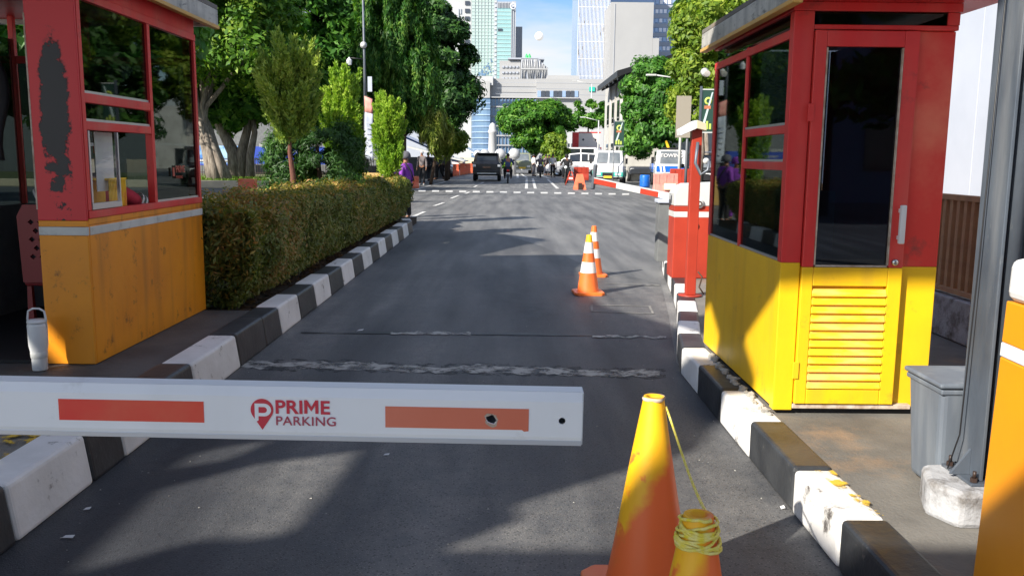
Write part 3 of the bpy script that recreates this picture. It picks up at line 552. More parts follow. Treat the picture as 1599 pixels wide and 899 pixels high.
# roof
lb('roof', 'concrete', LW - .25, LX + 0.14, LY0 - 0.35, LY1 + 0.20, 2.791, 2.83)
lb('roof_soffit', 'red', LW - .24, LX + 0.10, LY0 - 0.30, LY1 + 0.16, 2.691, 2.72)
lb('fascia', 'fascia', LX + 0.101, LX + 0.14, LY0 - 0.35, LY1 + 0.20, 2.66, 2.79)
lb('fascia_edge', 'fascia_y', LX + 0.095, LX + 0.148, LY0 - 0.36, LY1 + 0.21, 2.63, 2.659)
lb('fascia', 'fascia', LW - .25, LX + 0.10, LY1 + 0.161, LY1 + 0.20, 2.65, 2.79)
lb('fascia', 'fascia', LW - .25, LX + 0.10, LY0 - 0.35, LY0 - 0.305, 2.65, 2.79)

# ================================================================== RIGHT BOOTH
RX, RY0, RY1 = 1.45, 4.52, 6.2; RXR = 2.29
rb = empty('parking_booth', (RX, RY0, IZ), 'red and yellow parking booth with louvred door on the right island', 'booth', 'parking booths beside the lane')
def q(name, m, x0, x1, y0, y1, z0, z1, bev=0.004, par=None, label=None):
    bs = Vector((RX, RY0, IZ))
    return MB().box(x0 - bs.x, x1 - bs.x, y0 - bs.y, y1 - bs.y, z0 - bs.z, z1 - bs.z).build(name, m, par or rb, bevel=bev, label=label)
q('side_panel', 'yellow', RX, RX + .03, RY0 + .062, RY1 - .002, IZ + .03, 1.02, label='yellow lower side wall of the booth')
q('corner_post', 'yellow', RX - .004, RX + .10, RY0 - .004, RY0 + .06, IZ + .02, 1.02, label='yellow foot of the corner post')
q('corner_post', 'red', RX - .004, RX + .10, RY0 - .004, RY0 + .06, 1.021, 2.30)
for y0, y1 in ((5.36, 5.40), (RY1 - .05, RY1)):
    q('window_post', 'red', RX - .002, RX + .045, y0, y1, 1.021, 2.225)
for z0, z1 in ((1.50, 1.545), (1.69, 1.735)):
    q('transom', 'red', RX, RX + .04, RY0 + .061, 5.359, z0, z1)
q('top_rail', 'red', RX - .004, RX + .05, RY0 + .061, RY1, 2.17, 2.215)
for y0, y1, z0, z1 in ((RY0 + .061, 5.359, 1.022, 1.499), (RY0 + .061, 5.359, 1.546, 1.689), (RY0 + .061, 5.359, 1.736, 2.169), (5.401, RY1 - .051, 1.022, 2.169)):
    q('window_trim', 'alu', RX + .002, RX + .02, y0, y1, z0, z0 + .012, 0)
    q('pane', 'glass', RX + .010, RX + .016, y0, y1, z0, z1, 0)
q('vent_pane', 'glass', RX + .014, RX + .02, RY0 + .061, RY1 - .01, 2.236, 2.30, 0)
q('front_vent_pane', 'glass', RX + .101, RXR - .06, RY0 + .012, RY0 + .018, 2.236, 2.30, 0)
# front: jamb, door, recessed panel at right
q('door_head', 'red', RX + .101, RXR - .002, RY0, RY0 + .05, 2.211, 2.235)
q('jamb', 'red_faded', 2.10, RXR, RY0 + .03, RY0 + .06, 1.001, 2.21, label='red faded panel right of the door')
q('jamb_base', 'yellow', 2.10, RXR, RY0 + .03, RY0 + .06, IZ + .03, 1.0, label='yellow panel right of the door')
q('right_post', 'red', RXR - .06, RXR + .002, RY0 + .002, RY0 + .06, 2.2355, 2.30)
q('head_board', 'red', RX - .01, RXR + .01, RY0 - .006, RY0 + .07, 2.301, 2.345)
q('side_head_board', 'red', RX - .008, RX + .06, RY0 + .071, RY1 + .01, 2.301, 2.345)
door = q('door', 'red', RX + .105, RX + .165, RY0 - .02, RY0 + .02, 1.0, 2.205, label='red and yellow door of the right booth')
DX0, DX1 = RX + .105, 2.085
q('door_stile', 'red', DX1 - .075, DX1, RY0 - .02, RY0 + .02, 1.0, 2.205)
q('door_rail', 'red', DX0 + .061, DX1 - .076, RY0 - .02, RY0 + .02, 2.125, 2.204)
q('door_pane', 'glass_door', DX0 + .061, DX1 - .076, RY0 - .002, RY0 + .003, 1.012, 2.124, 0)
q('door_trim', 'bare', DX0 + .0605, DX0 + .068, RY0 - .019, RY0 - .003, 1.012, 2.12, 0)
q('door_trim', 'bare', DX1 - .083, DX1 - .0765, RY0 - .019, RY0 - .003, 1.012, 2.12, 0)
q('door_trim', 'bare', DX0 + .069, DX1 - .084, RY0 - .019, RY0 - .003, 1.002, 1.011, 0)
lp = q('louvre_frame', 'yellow', DX0, DX0 + .06, RY0 - .022, RY0 + .02, IZ + .06, .999)
q('louvre_frame', 'yellow', DX1 - .075, DX1, RY0 - .022, RY0 + .02, IZ + .06, .999)
q('louvre_frame', 'yellow', DX0 + .061, DX1 - .076, RY0 - .022, RY0 + .02, .90, .999)
q('louvre_frame', 'yellow', DX0 + .061, DX1 - .076, RY0 - .022, RY0 + .02, IZ + .06, IZ + .14)
q('louvre_back', 'yellow', DX0 + .061, DX1 - .076, RY0 + .012, RY0 + .02, IZ + .141, .899)
z = .862
for i in range(12):
    mt = Matrix.Translation((DX0 + .0612 - RX, -0.006, z - IZ)) @ Matrix.Rotation(R(-28), 4, 'X')
    MB().box(0, (DX1 - .0762) - (DX0 + .0612), -.016, .016, -.006 - .018, .018, mt=mt).build('slat', 'slat', rb, bevel=.002, seg=1)
    z -= .0455
q('door_handle', 'white_plastic', DX1 - .052, DX1 - .022, RY0 - .07, RY0 - .045, 1.13, 1.33, .006, label='long white pull handle of the door')
q('handle_stub', 'white_plastic', DX1 - .045, DX1 - .03, RY0 - .045, RY0 - .0205, 1.15, 1.17, 0)
q('handle_stub', 'white_plastic', DX1 - .045, DX1 - .03, RY0 - .045, RY0 - .0205, 1.29, 1.31, 0)
MB().lathe([(0, 0), (.018, 0), (.018, .012), (.010, .018), (0, .018)], 16, mt=Matrix.Translation((DX1 - .045 - RX, -.02, 1.03 - IZ)) @ Matrix.Rotation(R(90), 4, 'X')).build('lock', 'chrome', rb)
for z0 in (.40, 1.75):
    q('hinge', 'yellow' if z0 < 1 else 'red', DX0 - .02, DX0 + .012, RY0 - .03, RY0 - .021, z0, z0 + .09, .002)
q('threshold', 'bare', RX + .10, RXR - .1, RY0 - .01, RY0 + .03, IZ + .03, IZ + .055)
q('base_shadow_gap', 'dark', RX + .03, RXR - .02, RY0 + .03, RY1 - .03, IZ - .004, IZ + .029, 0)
q('back_wall', 'grey_in', RX + .05, RXR, RY1 - .03, RY1 - .001, IZ + .03, 1.05)
q('back_post', 'red', RXR - .05, RXR, RY1 - .05, RY1 - .031, 1.05, 2.3)
q('right_wall', 'yellow', RXR - .03, RXR - .001, RY0 + .061, RY1 - .051, IZ + .03, 1.0)
q('right_wall', 'red', RXR - .03, RXR - .001, RY0 + .061, RY1 - .051, 1.001, 2.30)
q('back_pane', 'glass', RX + .05, RXR - .051, RY1 - .02, RY1 - .015, 1.05, 2.3, 0)
q('desk', 'bare', RX + .1, RXR - .2, RY1 - .45, RY1 - .05, .92, .95)
q('cabinet', 'wallblue', 1.9, 2.2, RY1 - .4, RY1 - .06, .951, 1.35)
# roof with deep weathered fascia
q('roof', 'concrete', RX - .09, RXR + .22, RY0 - .25, RY1 + .06, 2.421, 2.45)
q('roof_soffit', 'red', RX - .05, RXR + .18, RY0 - .21, RY1 + .02, 2.346, 2.37)
q('fascia', 'fascia', RX - .09, RX - .051, RY0 - .25, RY1 + .06, 2.32, 2.42)
q('fascia_edge', 'fascia_y', RX - .097, RX - .048, RY0 - .26, RY1 + .07, 2.295, 2.319)
q('fascia', 'fascia_y', RX - .05, RXR + .22, RY0 - .25, RY0 - .211, 2.33, 2.42)
q('fascia', 'fascia', RX - .05, RXR + .22, RY1 + .021, RY1 + .06, 2.32, 2.42)
lc = MB().tube([(0, 0, 0), (0, .05, 0.02)], [.02, .03], 12).tube([(0, -.04, 0), (0, 0, 0)], [.022, .02], 12).build('security_camera', 'machine_grey', rb, loc=(-.05, RY1 - RY0 + .06, 1.95))
# broken mortar along the booth base
g = random.Random(4)
for i in range(26):
    y = RY0 - .05 + i * .055; s_ = g.uniform(.012, .035)
    MB().lathe([(0, -s_), (s_, -s_ * .5), (s_ * .9, s_ * .4), (0, s_ * .7)], 5, wob=lambda a, z: g.uniform(.6, 1.3), smooth=False).build('mortar_lump', 'patch', kr, loc=(RX - .03 + g.uniform(-.025, .01), y, IZ + .01))
# ================================================================== NEAR OBJECTS
# white arm of the near barrier, with printed logo and stickers
AY = 1.50
p0, p1 = P(-160, 634, AY + .02), P(909, 655, AY)
ad = (p1 - p0); AL = ad.length; ang = math.atan2(ad.z, ad.x)
arm = empty('boom_barrier', p0, 'white closed barrier arm with red stickers reaching in from the left', 'barrier arm')
arm.rotation_euler = (0, -ang, math.atan2(ad.y, ad.x))
hh = 0.0475; dp = 0.045
prof = [(-dp, -hh), (dp * .6, -hh), (dp * .6, hh), (-dp, hh)]
prof = [(0.0, -hh), (0.004, -hh + .004), (0.010, -hh + .010), (0.0, -hh + .014), (0.0, hh - .016), (0.006, hh - .013), (0.012, hh - .006), (0.014, hh), (dp, hh), (dp, -hh)]
hx0, hz0 = AL - .036, -.003
mb = MB()
front = [(0, -hh + .014), (AL, -hh + .014), (AL, hh - .016), (0, hh - .016)]
circ = lambda cx, cz, r, n=14, j=0, sd=1: [(cx + r * math.cos(2 * math.pi * i / n) * (1 + j * math.sin(i * 5.3 * sd)), cz + r * math.sin(2 * math.pi * i / n) * (1 + j * math.cos(i * 3.7 * sd))) for i in range(n)]
mb.prism(front, 0, .003, 'y', holes=[circ(hx0, hz0, .0062), circ(AL - .163, -.002, .0085, 12, .25)])
mb.box(0, AL, .0031, .050, -hh, -hh + .003); mb.box(0, AL, .012, .050, hh - .003, hh); mb.box(0, AL, .0475, .050, -hh + .003, hh - .003)
mb.hexa([(0, 0, -hh + .014), (AL, 0, -hh + .014), (0, .003, -hh + .014), (AL, .003, -hh + .014), (0, 0.004, -hh), (AL, .004, -hh), (0, .008, -hh), (AL, .008, -hh)])
mb.hexa([(0, 0, hh - .016), (AL, 0, hh - .016), (0, .003, hh - .016), (AL, .003, hh - .016), (0, .011, hh), (AL, .011, hh), (0, .014, hh), (AL, .014, hh)])
mb.build('arm_profile', 'arm', arm)
MB().box(0, AL, .001, .0045, -hh - .002, -hh + .0075).build('lower_lip', 'arm_line', arm, bevel=.001)
MB().box(AL, AL + .002, .004, .0505, -hh, hh).box(AL - .0, AL + .0018, .0005, .0038, -hh + .012, hh - .014).build('end_cap', 'arm_line', arm)
sc_ = AY / F_PX
def ax(px): return (P(px, 640, AY).x - p0.x)
MB().box(ax(85), ax(315), -.0008, -.0001, -.019, .020).build('red_sticker', 'sticker', arm, label='bright red reflective sticker left of the logo')
a0, a1 = ax(601), ax(826)
MB().prism([(a0, -.021), (a1 - .012, -.021), (a1 - .008, -.024), (a1, -.023), (a1, .018), (a0, .018)], -.0008, -.0001, 'y', holes=[circ(AL - .163, -.002, .0095, 12, .3)]).build('red_sticker', 'sticker_fade', arm, label='faded red sticker torn at its end with a hole through it')
MB().prism(circ(AL - .163, -.003, .0125, 14, .22, 2), -.0012, -.0009, 'y', holes=[circ(AL - .163, -.003, .0088, 12, .25)]).build('torn_edge', 'bare', arm)
# logo: map pin with a P
lx = ax(407); pin = []
for i in range(25):
    a = R(-38) + (R(256)) * i / 24; pin.append((lx + .0205 * math.cos(a), .007 + .0205 * math.sin(a)))
pin.append((lx, -.0300))
MB().prism(pin, -.0009, -.0003, 'y').build('logo_pin', 'logo', arm)
def ring(cx, cz, w, h, r, n=10):
    o = []
    for i in range(n + 1):
        a = R(-90) + R(180) * i / n; o.append((cx + w - r + r * math.cos(a), cz + r * math.sin(a)))
    return o
outerP = [(lx - .013, -.017), (lx - .0065, -.012), (lx - .0065, -.0045)] + [(lx + .004 + .0125 * math.cos(R(-90) + R(180) * i / 10), .007 + .0118 * math.sin(R(-90) + R(180) * i / 10)) for i in range(11)] + [(lx - .013, .0188)]
innerP = [(lx - .0062, .0015)] + [(lx + .003 + .0062 * math.cos(R(-90) + R(180) * i / 8), .007 + .0056 * math.sin(R(-90) + R(180) * i / 8)) for i in range(9)] + [(lx - .0062, .0126)]
MB().prism(outerP, -.0016, -.0010, 'y', holes=[innerP]).build('logo_letter', 'arm', arm)
xc = ax(427)
for s_, bd in (('PRI', .0008), ('M', .0002), ('E', .0008)):
    if s_ == 'M':
        hM, wM, k1 = .0249, .0255, .0056
        MB().prism([(0, 0), (k1, 0), (k1, hM * .62), (wM / 2, hM * .17), (wM - k1, hM * .62), (wM - k1, 0), (wM, 0), (wM, hM), (wM - k1 * .95, hM), (wM / 2, hM * .50), (k1 * .95, hM), (0, hM)], -.0013, -.0007, 'y').build('logo_text', 'logo', arm, loc=(xc + .001, 0, .0017))
        xc += wM + .0034; continue
    t_ = text('logo_text', s_, .0345, 'logo', arm, (xc, -.0010, .0015), (R(90), 0, 0), .0003, bd, 1.08, space=1.03)
    xc += max(v.co.x for v in t_.data.vertices) * 1.08 + .0024
text('logo_text', 'PARKING', .0235, 'logo_thin', arm, (ax(427.5), -.0010, -.0205), (R(90), 0, 0), .0003, .00015, 1.09, space=1.04)

# traffic cones
def cone(loc, h, rt, rb_, bands, label, group, base=.19, wob=None, rz=0, name='traffic_cone', square=True):
    o = empty(name, loc, label, 'traffic cone', group, rz)
    if square:
        MB().prism([(-base, -base * .8), (-base * .8, -base), (base * .8, -base), (base, -base * .8), (base, base * .8), (base * .8, base), (-base * .8, base), (-base, base * .8)], 0, .035).build('base', 'cone_o', o, bevel=.01)
    z0 = .036
    for i, (t0, t1, m) in enumerate(bands):
        prof = []
        for k in range(9):
            t = t0 + (t1 - t0) * k / 8; prof.append((rb_ + (rt - rb_) * t + (.0012 if i % 2 else 0), z0 + (h - z0) * t))
        mb = MB().lathe(prof, 36, wob=wob)
        if t1 >= 1: mb.lathe([(rt, h), (rt * .62, h + .001), (rt * .55, h - .06)], 36, wob=wob)
        mb.build('band' if i else 'cone_body', m, o, recalc=False)
    return o
c1 = G(0, 0)
cp1 = P(1021, 620, 2.85); cp2 = P(1091, 805, 2.02)
wob1 = lambda a, z: 1 + .015 * math.sin(3 * a + z * 9)
# paint on the near cones: yellow brushed over orange with a ragged edge
def brushed(name, zc, amp, lo=.0):
    m = bpy.data.materials.new(name); m.use_nodes = True; nt = m.node_tree; L = nt.links; b = nt.nodes['Principled BSDF']
    tc = N(nt, 'ShaderNodeTexCoord'); sp = N(nt, 'ShaderNodeSeparateXYZ'); L.new(tc.outputs['Object'], sp.inputs[0])
    n = N(nt, 'ShaderNodeTexNoise'); n.inputs['Scale'].default_value = 9; n.inputs['Detail'].default_value = 6; L.new(tc.outputs['Object'], n.inputs['Vector'])
    ng = N(nt, 'ShaderNodeMath', operation='ARCTAN2'); L.new(sp.outputs['Y'], ng.inputs[0]); L.new(sp.outputs['X'], ng.inputs[1])
    s2 = N(nt, 'ShaderNodeMath', operation='SINE'); ad_ = N(nt, 'ShaderNodeMath', operation='ADD'); ad_.inputs[1].default_value = 1.9; L.new(ng.outputs[0], ad_.inputs[0]); L.new(ad_.outputs[0], s2.inputs[0])
    k = N(nt, 'ShaderNodeMath', operation='MULTIPLY_ADD'); k.inputs[1].default_value = amp; L.new(n.outputs['Fac'], k.inputs[0]); L.new(sp.outputs['Z'], k.inputs[2])
    k2 = N(nt, 'ShaderNodeMath', operation='MULTIPLY_ADD'); k2.inputs[1].default_value = -.16; L.new(s2.outputs[0], k2.inputs[0]); L.new(k.outputs[0], k2.inputs[2])
    r = N(nt, 'ShaderNodeValToRGB'); e = r.color_ramp.elements; e[0].position = zc; e[0].color = (.84, .15, .03, 1); e[1].position = zc + .10; e[1].color = (.90, .47, .01, 1); L.new(k2.outputs[0], r.inputs[0])
    n2 = N(nt, 'ShaderNodeTexNoise'); n2.inputs['Scale'].default_value = 14; n2.inputs['Detail'].default_value = 8; L.new(tc.outputs['Object'], n2.inputs['Vector'])
    r2 = N(nt, 'ShaderNodeValToRGB'); r2.color_ramp.elements[0].position = .60; r2.color_ramp.elements[1].position = .68; L.new(n2.outputs['Fac'], r2.inputs[0])
    x = N(nt, 'ShaderNodeMixRGB'); x.inputs[2].default_value = (.80, .16, .03, 1); L.new(r2.outputs[0], x.inputs[0]); L.new(r.outputs[0], x.inputs[1])
    L.new(x.outputs[0], b.inputs['Base Color']); b.inputs['Roughness'].default_value = .45
    bp = N(nt, 'ShaderNodeBump'); bp.inputs['Strength'].default_value = .25; bp.inputs['Distance'].default_value = .01; L.new(n.outputs['Fac'], bp.inputs['Height']); L.new(bp.outputs[0], b.inputs['Normal'])
    M[name] = m
brushed('cone_brushed', .55, .35); brushed('cone_brushed_small', .62, .25)
ca = cone((cp1.x, cp1.y, .004), cp1.z, .034, .155, [(0, 1.0, 'cone_brushed')], 'tall orange cone half covered in yellow paint, rope tied from its top', 'old painted cones in the foreground', .22, wob1)
MB().lathe([(.037, cp1.z - .012), (.040, cp1.z - .006), (.037, cp1.z)], 30, wob=lambda a, z: 1 + .07 * math.sin(4 * a)).build('rim', 'bare', ca)
cb = cone((cp2.x, cp2.y, .004), cp2.z, .036, .150, [(0, 1.0, 'cone_brushed_small')], 'orange and yellow cone in front with yellow rope wound round its top', 'old painted cones in the foreground', .2, wob1)
# rope wound on the second cone and up to the first
g = random.Random(9); pts = []
for i in range(190):
    a = i * .36; zz = -.075 + .055 * (i / 190) + .020 * math.sin(i * .21) + g.uniform(-.002, .002)
    rr_ = .036 + (-(zz)) * .16 + .006 + .004 * math.sin(i * .9)
    pts.append((cp2.x + rr_ * math.cos(a), cp2.y + rr_ * math.sin(a), cp2.z + .004 + zz))
s0 = Vector(pts[-1]); e0 = Vector((cp1.x + .036, cp1.y - .01, cp1.z - .03)); mid = [s0]
for i in range(1, 15):
    t = i / 14; v = s0.lerp(e0, t); v.z -= .06 * math.sin(math.pi * t); v.x += .018 * math.sin(math.pi * t * .9); v.y += 0; mid.append(v)
MB().tube(pts, .0042, 6).tube(mid, .0040, 6).build('rope', 'rope', label='yellow rope wound on the front cone and slung to the taller one', cat='rope')
# two striped cones further up the lane
for (px, py, ptop, lab, tip) in ((918, 462, 367, 'orange cone with two white bands and a yellow tip, the nearer one in the lane', 'cone_y'), (926, 434, 353, 'orange cone with white bands just behind the yellow tipped one', 'cone_o')):
    b = G(px, py - 3); t = P(px, ptop, b.y).z
    cone((b.x, b.y, .004), t, .030, .125, [(0, .33, 'cone_o'), (.33, .52, 'cone_w'), (.52, .68, 'cone_o'), (.68, .87, 'cone_w'), (.87, 1.0, tip)], lab, 'striped cones in the lane', .175, name='traffic_cone', rz=.06)

# ---- grey waste bin
bp_ = P(1462, 770, 3.72); BX = 1.94; BY = 3.50
bn = empty('waste_bin', (BX, BY, IZ), 'grey plastic waste bin with flat lid behind the steel column', 'bin')
def taper(x0, x1, y0, y1, X0, X1, Y0, Y1, z0, z1): return [(x0, y0, z0), (x1, y0, z0), (x0, y1, z0), (x1, y1, z0), (X0, Y0, z1), (X1, Y0, z1), (X0, Y1, z1), (X1, Y1, z1)]
MB().hexa(taper(-.165, .165, -.12, .12, -.19, .19, -.15, .15, .01, .455)).build('bin_body', 'bin', bn, bevel=.025, seg=3)
MB().box(-.205, .205, -.165, .165, .456, .478).build('lid', 'bin', bn, bevel=.012, seg=3)
MB().box(-.195, .195, -.155, .155, .43, .452).build('lid_rim', 'bin', bn, bevel=.006)
for x in (-.06, .07): MB().hexa(taper(x - .006, x + .006, -.128, -.12, x - .006, x + .006, -.158, -.15, .03, .43)).build('rib', 'bin', bn)
# ---- steel column on its pedestal
cpx = P(1530, 765, 3.30)
sc0 = empty('steel_column', (1.90, 3.22, IZ), 'tall grey steel column on a whitewashed concrete pedestal at the right', 'column')
MB().prism([(-.20, -.16), (-.26, -.02), (-.20, .15), (.3, .2), (.45, -.16)], -.01, .135).build('pedestal', 'plinth', sc0, bevel=.02)
MB().box(-.13, .2, -.1, .13, .136, .148).build('foot_plate', 'steel', sc0, bevel=.003)
MB().box(-.085, -.073, -.075, .10, .149, 4.79).box(-.072, .098, -.001, .012, .149, 4.79).box(.099, .111, -.075, .10, .149, 4.79).build('column_shaft', 'steel', sc0, bevel=.002)
MB().tube([(-.02, -.03, .149), (-.02, -.03, 4.79)], .033, 16).build('conduit', 'steel', sc0)
MB().tube([(.045, -.04, .149), (.045, -.04, 4.79)], .020, 12).build('conduit', 'steel', sc0)
MB().prism([(-.072, .149), (-.005, .149), (-.072, .25)], -.02, -.008, 'y').prism([(-.086, .149), (-.16, .149), (-.086, .25)], .0, .012, 'y').build('gusset', 'steel', sc0)
for x, y in ((-.11, -.08), (.04, -.085), (-.11, .1)):
    MB().tube([(x, y, .149), (x, y, .165)], .014, 6, smooth=False).tube([(x, y, .165), (x, y, .19)], .007, 8).build('anchor_bolt', 'slot', sc0)
MB().tube([(-.14, .06, .15), (-.12, .03, .3), (-.105, .03, 1.0), (-.09, .02, 3)], .003, 6).build('cable', 'black', sc0)
# ---- orange machine at the right edge
om = empty('barrier_machine', (1.70, 2.42, IZ), 'orange barrier machine with a white stripe at the right edge', 'barrier machine', 'barrier machines')
om.rotation_euler = (0, R(1.5), R(-4))
MB().box(-.19, .22, -.15, .2, 0, .75).build('cabinet', 'machine_orange', om, bevel=.006)
MB().box(-.191, .221, -.151, .201, .751, .795).build('stripe', 'white_plastic', om, bevel=.004)
MB().box(-.19, .22, -.15, .2, .796, .925).build('cabinet_band', 'machine_orange', om, bevel=.004)
MB().box(-.195, .225, -.155, .205, .926, 1.06).build('head', 'white_plastic', om, bevel=.03, seg=3)
MB().box(-.165, -.13, -.18, -.151, .74, .92).build('handle', 'white_plastic', om, bevel=.006)
MB().lathe([(0, 0), (.014, 0), (.014, .012), (0, .014)], 12, mt=Matrix.Translation((-.155, -.1515, .88)) @ Matrix.Rotation(R(90), 4, 'X')).build('lock', 'machine_red', om)
# ---- tumbler and other small things on the left island
tp = G(63, 577, IZ)
tb = empty('tumbler', (tp.x, tp.y, IZ), 'white insulated tumbler with a carry handle beside the left booth', 'tumbler')
MB().lathe([(0, 0), (.042, 0), (.045, .006), (.046, .10), (.056, .16), (.058, .285), (.055, .30), (0, .302)], 28).build('cup', 'white_plastic', tb)
MB().lathe([(.0475, .08), (.049, .085), (.0505, .115), (.048, .118)], 28).build('grip_band', 'machine_grey', tb)
MB().lathe([(0, .303), (.057, .303), (.058, .312), (.05, .322), (.02, .326), (0, .326)], 28).build('lid', 'white_plastic', tb)
MB().tube([(-.054, 0, .27), (-.057, 0, .33), (-.050, 0, .375), (-.02, 0, .392), (.02, 0, .392), (.050, 0, .375), (.057, 0, .33), (.054, 0, .27)], .0065, 8).build('handle', 'white_plastic', tb)
M['maroon'] = mat('maroon_plastic', (.22, .015, .02, 1), rough=.5)
# plastic chair in the booth
ch = empty('plastic_chair', (-3.16, 6.22, IZ + .02), 'dark red plastic chair with slotted back inside the left booth', 'chair')
MB().box(-.22, .22, -.2, .22, .41, .44).build('seat', 'maroon', ch, bevel=.02)
for x in (-.2, .17):
    for y in (-.2, .18): MB().hexa(taper(x - .01, x + .04, y - .01, y + .03, x, x + .03, y, y + .03, 0, .409)).build('leg', 'maroon', ch)
holes = [[(cx, cz - .02), (cx + .022, cz), (cx, cz + .02), (cx - .022, cz)] for r_ in range(5) for cx in [(-.13 + .065 * k + (.03 if r_ % 2 else 0)) for k in range(4 + (0 if r_ % 2 else 1))] for cz in [.62 + .06 * r_]]
MB().prism([(-.21, .44), (.21, .44), (.225, .90), (.18, .98), (-.18, .98), (-.225, .90)], -.225, -.200, 'y', holes=holes).build('backrest', 'maroon', ch)
for x in (-.23, .2): MB().box(x, x + .035, -.2, .16, .62, .645).box(x, x + .035, .13, .16, .441, .619).build('armrest', 'maroon', ch, bevel=.008)
# yellow slotted basket at the window
yb_ = empty('file_basket', (LX - .13, 6.10, 1.136), 'yellow slotted basket standing at the booth window', 'basket')
MB().box(-.09, .07, -.13, .13, 0, .01).build('base', 'cone_y', yb_)
for i in range(12): MB().box(.062, .072, -.13 + i * .0222, -.118 + i * .0222, .011, .235).build('slat', 'cone_y', yb_, bevel=.002)
MB().box(-.09, .074, -.135, .135, .236, .25).build('rim', 'cone_y', yb_, bevel=.003)
MB().box(-.09, -.08, -.13, .13, .011, .235).build('back_panel', 'cone_y', yb_)
# jacket hanging inside
jk = MB(); g = random.Random(2)
for s_ in (0,):
    vs = []; n1, n2 = 12, 10
    for i in range(n1 + 1):
        for j in range(n2 + 1):
            u, v = i / n1, j / n2; wd = .16 + .22 * min(1, v * 3) - .03 * math.sin(v * 9)
            vs.append(((u - .5) * 2 * wd * (.9 if v > .1 else .6), .05 * math.sin(u * 14 + v * 3) * v + .03 * math.cos(u * 3.14), -v * .95))
    jk.add(vs, [(i * (n2 + 1) + j, (i + 1) * (n2 + 1) + j, (i + 1) * (n2 + 1) + j + 1, i * (n2 + 1) + j + 1) for i in range(n1) for j in range(n2)], 0, True)
jo = jk.build('hanging_jacket', 'c_black', label='black jacket hanging inside the left booth by the doorway', cat='jacket', loc=(-3.72, 6.0, 2.45))
jo.modifiers.new('solid', 'SOLIDIFY').thickness = .03
MB().box(-.14, .14, -.05, .05, 0, .5).build('hanging_bag', 'bark_d', label='brown bag hanging beside the jacket in the left booth', cat='bag', loc=(-3.22, 6.9, 1.62), bevel=.04, seg=3)

# ================================================================== FAR-SIDE BARRIER ON THE RIGHT ISLAND
rm = empty('barrier_machine', (2.16, 10.05, IZ), 'red barrier machine with pale grey head on the right island', 'barrier machine', 'barrier machines')
MB().box(-.245, .245, -.17, .17, 0, .70).build('cabinet', 'machine_red', rm, bevel=.008)
MB().box(-.247, .247, -.172, .172, .701, .765).build('stripe', 'machine_grey', rm, bevel=.004)
MB().box(-.245, .245, -.17, .17, .766, .83).build('cabinet_band', 'machine_red', rm, bevel=.004)
MB().prism([(-.25, .831), (.25, .831), (.25, 1.10), (-.12, 1.08), (-.21, 1.04), (-.25, .97)], -.175, .175, 'y').build('head', 'machine_grey', rm, bevel=.01)
MB().lathe([(0, 0), (.055, 0), (.055, .02), (.03, .035), (0, .035)], 20, mt=Matrix.Translation((.03, -.1755, .86)) @ Matrix.Rotation(R(90), 4, 'X')).build('badge', 'machine_grey', rm)
MB().lathe([(.03, .036), (.018, .036), (.018, .04), (.03, .04)], 16, mt=Matrix.Translation((.03, -.1755, .86)) @ Matrix.Rotation(R(90), 4, 'X')).build('badge_ring', 'slot', rm)
MB().box(-.02, .02, -.176, -.171, .12, .58).lathe([(0, 0), (.045, 0), (.045, .006), (0, .006)], 16, mt=Matrix.Translation((0, -.171, .60)) @ Matrix.Rotation(R(90), 4, 'X')).build('slot', 'slot', rm)
pa, pb = P(1046, 308, 10.0), P(928, 283, 10.9)
fa = empty('boom_barrier', pa, 'red and white arm tilted from the far barrier machine', 'barrier arm')
d = pb - pa; fl = d.length; fa.rotation_mode = 'QUATERNION'; fa.rotation_quaternion = d.to_track_quat('X', 'Z')
for i, (t0, t1, mm) in enumerate(((0, .13, 'white_plastic'), (.13, .36, 'machine_red'), (.36, .68, 'machine_grey'), (.68, .99, 'machine_red'))):
    MB().box(t0 * fl, t1 * fl, -.02, .02, -.028, .036).build('arm_segment', mm, fa, bevel=.003)
MB().box(.0, fl, -.022, .022, .0365, .046).build('arm_cap', 'machine_grey', fa)
MB().box(-.012 + fl, .03 + fl, -.025, .025, -.10, .21).build('arm_end', 'steel', fa, bevel=.012, seg=3)
# red post with sensor box
pp = G(1074, 459, IZ)
rp_ = empty('red_post', (pp.x, pp.y - .1, IZ), 'red post with a hooded pale box on top beside the far barrier machine', 'post')
zt = P(1074, 198, pp.y - .1).z - IZ
MB().box(-.05, .05, -.04, .04, .012, zt).build('shaft', 'machine_red', rp_, bevel=.006)
MB().lathe([(0, 0), (.12, 0), (.12, .011), (0, .011)], 20).build('foot', 'machine_red', rp_)
MB().tube([(.06, -.05, .25), (.1, -.07, .2), (.07, -.09, .1), (.12, -.08, .03)], .008, 6).build('cable', 'bark_d', rp_)
MB().hexa([(-.17, -.10, zt - .09), (-.02, -.12, zt - .02), (-.17, .10, zt - .09), (-.02, .10, zt - .02), (-.18, -.10, zt - .03), (-.025, -.12, zt + .06), (-.18, .10, zt - .03), (-.025, .10, zt + .06)]).build('hood', 'white_plastic', rp_, bevel=.006)
MB().hexa([(-.019, -.12, zt - .02), (.08, -.09, zt - .04), (-.019, .10, zt - .02), (.08, .10, zt - .04), (-.024, -.12, zt + .06), (.07, -.09, zt + .03), (-.024, .10, zt + .06), (.07, .10, zt + .03)]).build('hood_side', 'cream', rp_, bevel=.004)
MB().tube([(.0, -.08, zt - .15), (-.02, -.1, zt - .35), (.03, -.12, zt - .46), (.10, -.12, zt - .42), (.11, -.12, zt - .33)], .016, 8).build('hook', 'steel', rp_)
